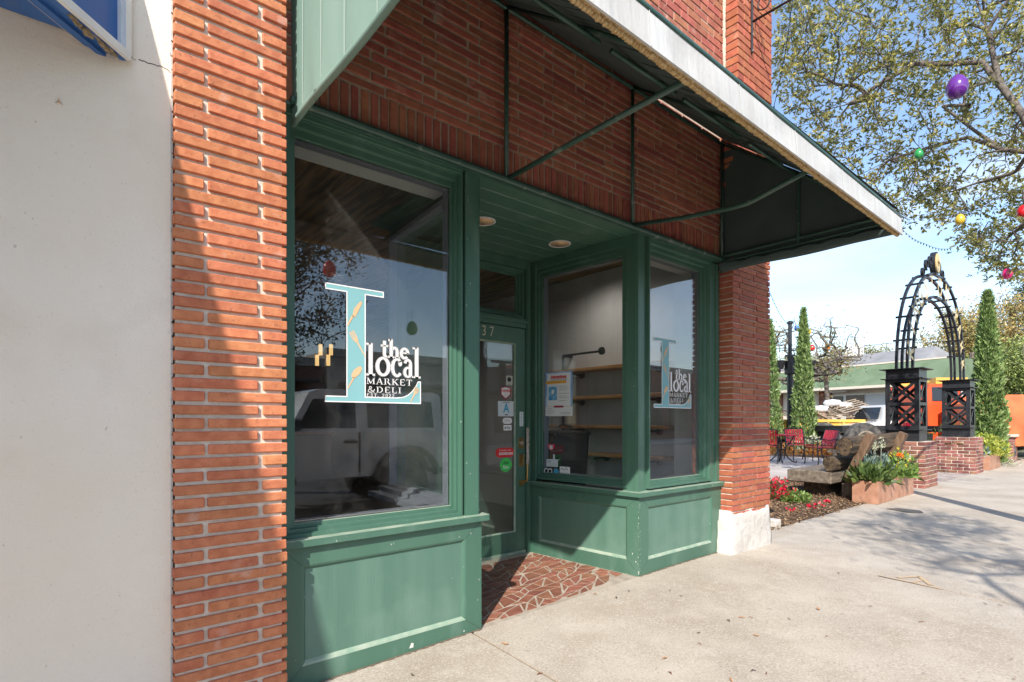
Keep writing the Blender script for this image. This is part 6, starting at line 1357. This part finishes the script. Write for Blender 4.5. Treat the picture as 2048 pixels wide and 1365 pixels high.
ok = lambda px, py: py < 1.22*(px-1520)+150
tg = pxt(1548, 2060, -60, 150, 235, 6.6, 8.3) + pxt(1540, 1900, 120, 330, 150, 7.2, 8.6, ok) + pxt(1640, 1900, 300, 440, 55, 7.6, 8.8, ok) + pxt(1800, 2100, 360, 560, 150, 7.4, 9.0, lambda a, b: b < 360+.95*(a-1790)) + pxt(1900, 2100, 120, 360, 60, 6.6, 8.2) + eli((10.0, -2.6, 6.0), (2.6, 2.4, 2.0), 160) + pxt(1850, 2100, -260, -40, 60, 6.6, 8)
tree(T1, tr1, lm, tg, r_tip=.0032, r_pow=.43, step=.22, leaves=22, rosette=5, ll=.068, lw=.028, lmat=lf_near, bmat=m_bark, spread=.13, droop=-.05, minr=.0022, trunk_r=.15, jitter=.10)
T2 = thing('street_tree', 'street tree at the kerb behind the viewer, mirrored in the shop glass', 'tree', (-.6, -5.0, 0))
tree(T2, [(-.6, -5.1, -.1), (-.55, -5.1, 1.5), (-.4, -5.0, 2.8)], [[(-.4, -5, 2.8), (.3, -5.6, 4.2), (1.2, -5.9, 5.2)]], eli((2.2, -4.9, 5.0), (1.6, 1.2, 1.0), 110)+eli((3.6, -4.6, 4.6), (.9, .8, .6), 45), r_tip=.0035, r_pow=.42, step=.25, leaves=22, ll=.08, lw=.035, lmat=lf_near, spread=.22, trunk_r=.11)
T3 = thing('street_tree', 'broad tree across the street, mirrored at the left of the big window', 'tree', (2.6, -9.5, 0))
tree(T3, [(2.6, -9.5, -.2), (2.6, -9.5, 1.2), (2.7, -9.4, 2.2)], [[(2.7, -9.4, 2.2), (3.4, -9.2, 3.4), (4.4, -9.0, 4.4)], [(2.7, -9.4, 2.2), (2.0, -9.8, 3.6), (1.4, -10, 4.8)]], eli((2.6, -9.4, 4.4), (3.0, 2.6, 2.3), 420, .2), r_tip=.008, r_pow=.46, step=.3, leaves=45, ll=.10, lw=.045, lmat=LEAF('dark_leaf', [(.03, .04, .015), (.08, .08, .03), (.16, .13, .05)]), spread=.3, trunk_r=.16)
lf_far1 = LEAF('pale_spring_leaf', [(.16, .16, .05), (.28, .26, .10), (.40, .36, .18)]); lf_cyp = LEAF('cypress_leaf', [(.12, .14, .05), (.26, .26, .08), (.50, .36, .13), (.62, .44, .17)], trans=.25); lf_cyg = LEAF('cypress_green_leaf', [(.09, .14, .04), (.22, .28, .07), (.40, .44, .14)], trans=.25); lf_pine = LEAF('pine_leaf', [(.03, .05, .02), (.07, .10, .035), (.12, .15, .05)])
def far_tree(name, label, px, d, zc, r, n, lv, ll, lw, mat, x0=None, tk=.14, lo=.35, grp=None, extra=None, minr=.008):
    q = at_d(px, 843, d); t = thing(name, label, 'tree', (q[0], q[1], 0), grp)
    tg_ = eli((q[0], q[1], zc), r, n, lo)
    if extra: tg_ += extra
    tree(t, [(q[0], q[1], 0), (q[0]+.1, q[1], max(.8, (zc-r[2])*.5)), (q[0], q[1]+.1, max(1.2, zc-r[2]*.8))], [], tg_, r_tip=.014, r_pow=.46, step=.6, leaves=lv, ll=ll, lw=lw, lmat=mat, spread=.5, minr=minr, trunk_r=tk); return t
far_tree('bare_branched_tree', 'nearly bare wide tree with twisted limbs behind the lamp post', 1600, 25, 4.5, (2.7, 2.7, 1.7), 260, 9, .13, .045, lf_far1, lo=.5)
far_tree('small_blossoming_tree', 'rounded orange tinted tree hung with coloured eggs right of the lamp post', 1655, 27, 4.3, (1.1, 1.1, .9), 60, 26, .15, .06, LEAF('rust_green_leaf', [(.14, .13, .05), (.30, .22, .08), (.44, .28, .12)]))
far_tree('background_tree', 'light green tree top behind the grey roof', 1755, 55, 7.2, (3.2, 3, 1.9), 110, 26, .3, .12, lf_far1)
far_tree('background_tree', 'bare pale tree beside the arch above the roof end', 1850, 50, 6.2, (2.2, 2, 1.8), 90, 3, .2, .08, lf_far1, minr=.02)
for (px, d, zc, r, n, mt, lbl) in ((1925, 46, 7.6, (4.2, 4, 3.6), 190, lf_cyp, 'rust and green cypress right of the arch'), (2025, 42, 8.0, (3.8, 4, 3.4), 190, lf_cyp, 'tall rusty cypress behind the juniper'), (1905, 40, 4.2, (3.0, 3, 1.6), 90, lf_cyg, 'low fresh green cypress seen through the arch'), (2040, 36, 4.4, (3.6, 3, 2.4), 150, lf_cyg, 'green layered cypress above the chipper'), (2095, 44, 12.0, (3.2, 3, 2.6), 110, lf_pine, 'dark pine top at the right edge'), (1970, 50, 5, (5, 4, 3.2), 150, lf_cyp, 'dense cypress low behind the juniper')):
    q = at_d(px, 843, d); t = thing('cypress_tree' if mt != lf_pine else 'pine_tree', lbl, 'tree', (q[0], q[1], 0), 'trees beyond the parking lot'); lay = []
    for p in eli((q[0], q[1], zc), r, n, .3): lay.append((p[0], p[1], round(p[2]/1.0)*1.0+random.uniform(-.1, .1)))
    tree(t, [(q[0], q[1], 0), (q[0], q[1], zc*.5), (q[0], q[1], zc+r[2]*.6)], [], lay, r_tip=.02, r_pow=.45, step=.8, leaves=75, ll=.24, lw=.10, lmat=mt, spread=.75, minr=.015, trunk_r=.28)
mb = MB(); 
n = 9000; px = rng.uniform(0, 1, n); q0 = np.array(at_d(1480, 843, 95)); q1 = np.array(at_d(2250, 843, 80)); P = q0[None]+(q1-q0)[None]*px[:, None]; P[:, 2] = rng.random(n)**.8*(5.5+1.5*np.sin(px*30)+1*np.sin(px*77)); P[:, :2] += rng.normal(size=(n, 2))*2.5
v, ti = leaf_arrays(P, unit(n), rng.uniform(.5, 1.1, n), rng.uniform(.3, .6, n), rng.random(n)); leaf_obj('distant_wood', v, ti, lf_cyg, None, 'stuff')
# plastic eggs hung in the trees
def egg(c, r, col, label, tree_='tree'):
    t = thing('plastic_egg', label, 'egg ornament', c, 'plastic eggs hung in the trees'); mb = MB(); mb.lathe([(.0001, -1.15*r), (.5*r, -1.02*r), (.86*r, -.62*r), (r, -.1*r), (.93*r, .4*r), (.66*r, .95*r), (.34*r, 1.25*r), (.0001, 1.36*r)], c, 20)
    obj('shell', mb, M('egg_'+col[0], col[1], rough=.18, coat=.5, spec=.6), t, smooth=True); mb = MB(); mb.tube([(c[0], c[1], c[2]+1.34*r), (c[0], c[1], c[2]+1.34*r+.16)], .003, 4); obj('string', mb, m_black, t)
cp, cg, cy_, cr_, co, cb, cpk = ('purple', (.12, .02, .24)), ('green', (.03, .30, .08)), ('yellow', (.62, .42, .04)), ('red', (.60, .01, .02)), ('orange', (.85, .24, .02)), ('blue', (.03, .20, .62)), ('pink', (.62, .02, .16))
for px, py, d, r, c, lb_ in ((1914, 176, 6.4, .112, cp, 'large purple plastic egg hanging high in the near tree'), (1838, 309, 7.0, .055, cg, 'green plastic egg below a long thin branch'), (1920, 440, 7.4, .06, cy_, 'yellow plastic egg under the lower leaves'), (2014, 549, 7.6, .062, cpk, 'pink plastic egg at the lowest twigs'), (2046, 424, 7.4, .07, cr_, 'crimson plastic egg cut by the right edge'),
    (1593, 657, 24, .10, cb, 'small blue egg beside the top of the lamp post'), (1618, 664, 24, .10, cy_, 'small yellow egg in the bare tree right of the juniper'), (1655, 695, 25.5, .13, co, 'small orange egg at the right of the rounded tree'), (1624, 697, 25.5, .13, cr_, 'small red orange egg near the hanging basket')): egg(at_d(px, py, d), r, c, lb_)
egg((4.02, -4.3, 2.62), .085, cg, 'green plastic egg seen only as a reflection in the big window'); egg((3.05, -5.0, 3.47), .10, cr_, 'red plastic egg mirrored just under the awning shadow in the big window')

# ================================================================== ACROSS THE STREET (mirrored in the glass)
t = thing('white_offroad_car', 'white boxy off road car parked at the kerb, mirrored in the big window', 'car', (0, 0, 0))
obj('body', shell([(-2.0, .62), (-1.72, .62), (-1.55, 1.0), (-.95, 1.0), (-.62, .55), (.62, .55), (.95, 1.0), (1.55, 1.0), (1.8, .62), (2.05, .62), (2.05, 1.22), (.75, 1.28), (-2.0, 1.28)], 1.62), m_vwhite, t)
obj('hardtop', shell([(-2.0, 1.28), (.72, 1.28), (.38, 1.90), (.2, 1.96), (-1.9, 1.96), (-2.0, 1.9)], 1.60, 1.42, 1.28), m_vwhite, t)
for s_ in (-1, 1):
    y = lambda z: s_*(.806-(z-1.28)*.132)
    for q in (((-.36, 1.34), (.58, 1.34), (.32, 1.80), (-.36, 1.80)), ((-1.82, 1.34), (-.56, 1.34), (-.56, 1.80), (-1.80, 1.80))): mb = MB(); mb.add([(x, y(z), z) for x, z in q], [(0, 1, 2, 3)]); obj('side_window', mb, m_dkglass, t)
    mb = MB(); mb.box(-.42, -.395, s_*.812, s_*.818, .62, 1.28); mb.box(.70, .72, s_*.812, s_*.818, .62, 1.28); obj('door_gap', mb, m_vblack, t)
    mb = MB(); mb.cbox(-.36, -.14, s_*.815, s_*.85, 1.10, 1.14, .01); obj('door_handle', mb, m_vblack, t)
    mb = MB(); mb.cbox(.58, .70, s_*.83, s_*1.02, 1.30, 1.48, .03); obj('mirror', mb, m_vblack, t)
    for cx_ in (-1.25, 1.25):
        mb = MB(); pts = [(cx_+.60*math.cos(a)*(1 if True else 1), s_*.86, .42+.60*math.sin(a)) for a in np.linspace(.15, math.pi-.15, 11)]; mb.strap(pts, .20, .05, (0, 1, 0)); obj('fender', mb, m_vblack, t)
wheelset(t, (-1.25, 1.25), .76, .41, .27, rim=m_vblack)
mb = MB(); mb.wheel((-2.14, 0, 1.05), .39, .24, 24, axis=0); obj('spare_tyre', mb, m_rubber, t); mb = MB(); mb.box(-2.15, -2.0, -.8, .8, .5, .7); mb.box(2.05, 2.2, -.8, .8, .5, .7); obj('bumper', mb, m_vblack, t)
t.location = (3.35, -6.35, -.2); t.rotation_euler = (0, 0, math.pi)
for (x0, x1, h, mt, lb_) in ((-30, -6, 4.6, m_cap, 'dark brick shop row across the street, left of the car'), (-5.8, 9, 3.9, m_cap, 'low dark brick shop directly across the street'), (9.2, 24, 4.4, m_stonecol, 'tan rendered shop across the street'), (24.2, 50, 5.2, m_cap, 'taller brick block far down the opposite pavement')):
    b = thing('opposite_shop', lb_, 'building', ((x0+x1)/2, -24, 0)); mb = MB(); mb.box(x0, x1, -32, -21, -.1, h); obj('wall', mb, mt, b)
    mb = MB(); mb.box(x0-.05, x1+.05, -21.25, -20.9, h-.25, h+.12); obj('cornice', mb, m_stonecol, b)
    x = x0+1
    while x < x1-3: mb = MB(); mb.box(x, x+2.4, -20.99, -20.95, .5, 2.7); obj('window', mb, m_dkglass, b); x += 3.4
    mb = MB(); mb.box(x0+.5, x1-.5, -20.99, -19.8, 2.9, 3.0); obj('canopy', mb, m_vblack, b)

# ================================================================== INSIDE THE SHOP
for i, z in enumerate((1.885, 1.548, 1.205, .880)):
    t = thing('wall_shelf', ['top oak shelf on black pipe brackets', 'second oak shelf from the top', 'third oak shelf from the top', 'lowest oak shelf, shorter than the others'][i], 'shelf', (4.9, 1.5, z), 'oak shelves in the window bay'); y1 = 2.35 if i < 3 else 1.95
    mb = MB(); mb.cbox(4.775, 5.018, .66, y1, z-.038, z, .004); obj('board', mb, m_shelf, t)
    for y in (.86, y1-.35): mb = MB(); mb.tube([(5.02, y, z-.062), (4.79, y, z-.062)], .014, 8); obj('bracket_pipe', mb, m_black, t); mb = MB(); mb.wheel((5.008, y, z-.062), .042, .02, 14, axis=0, prof=[(.0001, -.012), (.042, -.010), (.042, .01)]); obj('flange', mb, m_black, t)
t = thing('pipe_stand', 'black iron pipe rising behind the poster with an elbow to the wall', 'pipe', (4.87, 2.25, .1)); mb = MB(); mb.tube([(4.86, 2.18, .03), (4.86, 2.18, 2.05), (4.86, 2.18, 2.07), (5.02, 2.18, 2.07)], .018, 8); mb.tube([(4.86, 1.55, 2.07), (4.86, 2.18, 2.07)], .014, 8); obj('pipe', mb, m_black, t)
mb = MB(); mb.wheel((4.86, 1.55, 2.07), .045, .03, 14, axis=1, prof=[(.0001, -.02), (.045, -.015), (.045, .015)]); mb.wheel((5.008, .80, 2.03), .05, .02, 14, axis=0, prof=[(.0001, -.012), (.05, -.010), (.05, .01)]); obj('flange', mb, m_black, t)
q = at_d(1124, 900, 5.55); t = thing('waste_bin', 'black lidded bin standing inside the slanted window', 'bin', (q[0], q[1], .03))
mb = MB(); X, Y = q[0]+.05, q[1]+.15; mb.add([(X-.20, Y-.20, .03), (X+.20, Y-.20, .03), (X+.20, Y+.20, .03), (X-.20, Y+.20, .03), (X-.25, Y-.25, 1.10), (X+.25, Y-.25, 1.10), (X+.25, Y+.25, 1.10), (X-.25, Y+.25, 1.10)], [(3, 2, 1, 0), (4, 5, 6, 7), (0, 1, 5, 4), (1, 2, 6, 5), (2, 3, 7, 6), (3, 0, 4, 7)]); obj('body', mb, m_black, t)
mb = MB(); mb.cbox(X-.27, X+.27, Y-.27, Y+.27, 1.10, 1.15, .015); mb.tube([(X-.25, Y-.2, 1.15), (X-.1, Y-.2, 1.22), (X+.05, Y-.2, 1.19)], .01, 6); obj('lid', mb, m_black, t)
for px, py, lb_ in ((641, 700, 'upper left glowing gold pendant lamp'), (662, 700, 'upper right glowing gold pendant lamp'), (634, 721, 'lower left glowing gold pendant lamp'), (656.5, 721, 'lower right glowing gold pendant lamp')):
    c = at_d(px, py, 8.6); t = thing('pendant_lamp', lb_+' deep inside the shop', 'lamp', c, 'gold pendant lamps'); mb = MB(); mb.lathe([(.030, -.085), (.030, .085)], c, 12); obj('glass_tube', mb, m_pend, t); mb = MB(); mb.tube([(c[0], c[1], c[2]+.085), (c[0], c[1], 3.05)], .003, 4); obj('cord', mb, m_black, t)
t = thing('service_counter', 'dark serving counter at the back of the shop', 'counter', (2.8, 8.5, .03)); mb = MB(); mb.box(1.4, 4.2, 8.0, 8.8, .03, 1.0); obj('body', mb, m_floor, t); mb = MB(); mb.cbox(1.35, 4.25, 7.95, 8.85, 1.0, 1.05, .006); obj('top', mb, m_shelf, t)

# ================================================================== SMALL THINGS ON THE PAVEMENT
lf_fall = [M('fallen_leaf_brown', (.22, .085, .035), rough=.7), M('fallen_leaf_tan', (.42, .20, .07), rough=.7), M('fallen_leaf_dark', (.07, .04, .03), rough=.8)]
leafpx = [(1399, 1290), (1512, 1273), (1397, 1268, 2), (1484, 1237), (1502, 1237), (1578, 1240, 2), (1654, 1275), (1700, 1258), (1677, 1148, 2), (1741, 1215, 2), (1843, 1246), (1944, 1149), (2024, 1321), (2030, 1360), (1533, 1350), (1462, 1363), (1507, 1344, 2), (1637, 1220), (1970, 1210, 2), (2000, 1213, 2), (1362, 1194, 2), (1233, 1197, 2), (1457, 1243, 2), (1340, 1183, 2), (1258, 1184, 2), (1270, 1140), (1080, 1350), (1010, 1290), (1055, 1138, 1), (1190, 1190), (825, 1353, 2), (1330, 1319), (1340, 1348)]
desc = ['brown', 'tan', 'dark']
for i, q in enumerate(leafpx):
    k = q[2] if len(q) > 2 else (i % 2); c = at_z(q[0], q[1], .0); z = G(c[0], c[1]) if c[1] < 0 else zt_(c[0]); c = at_z(q[0], q[1], z+.002)
    a = random.uniform(0, 6.28); l = random.uniform(.011, .022)*(1 if k < 2 else .8); w_ = l*random.uniform(.14, .42); ca, sa = math.cos(a), math.sin(a); mb = MB(); pts = []
    for j in range(5):
        f = j/4; ww = w_*math.sin(math.pi*min(.97, f+.03)); zc = c[2]+.003+.006*math.sin(f*3+i)**2
        for s_ in (-1, 0, 1): pts.append((c[0]+ca*l*(f*2-1)-sa*ww*s_, c[1]+sa*l*(f*2-1)+ca*ww*s_, zc+.003*abs(s_)))
    mb.add(pts, [(j*3+s_, j*3+s_+1, j*3+s_+4, j*3+s_+3) for j in range(4) for s_ in (0, 1)]); tag(obj('fallen_leaf', mb, lf_fall[k], origin=c), 'small fallen %s leaf or seed husk lying on the pale sidewalk' % desc[k], 'leaf', 'fallen %s leaves on the sidewalk' % desc[k])
ck = [at_z(a, b, .01) for a, b in ((1750, 1153), (1800, 1160), (1885, 1182))]; mb = MB()
def onground(pts, w_):
    for a, b in zip(pts, pts[1:]):
        d = Vector((b[0]-a[0], b[1]-a[1], 0)).normalized(); n_ = Vector((-d.y, d.x, 0))*w_; k = max(2, int((Vector(b)-Vector(a)).length/.15)); L0 = []
        for i in range(k+1):
            x, y = a[0]+(b[0]-a[0])*i/k, a[1]+(b[1]-a[1])*i/k
            for s_ in (-1, 1): L0.append((x+n_.x*s_, y+n_.y*s_, G(x+n_.x*s_, y+n_.y*s_)+.004))
        mb.add(L0, [(i*2, i*2+2, i*2+3, i*2+1) for i in range(k)])
c_ = lambda a, b: at_z(a, b, .01)
onground([c_(1757, 1154), c_(1885, 1180)], .012); onground([c_(1795, 1158), c_(1838, 1155), c_(1862, 1172)], .016); onground([c_(1822, 1168), c_(1846, 1162)], .01)
tag(obj('chalk_marks', mb, m_chalk, origin=ck[1]), 'faded orange chalk arrow beside the sidewalk joint', 'marking')
mb = MB(); q = [c_(1770, 1022), c_(1800, 1021), c_(1840, 1025), c_(1848, 1029), c_(1815, 1029)]; mb.add([(x, y, G(x, y)+.006) for x, y, z in q], [(0, 4, 3, 2, 1)]); tag(obj('cover_plate', mb, M('steel_cover', (.20, .21, .22), rough=.35, metal=.6), origin=q[0]), 'small grey metal cover strip set in the sidewalk', 'cover plate')
print('bricks', len(BR), 'tiles', nt_, 'objects', len(bpy.data.objects))
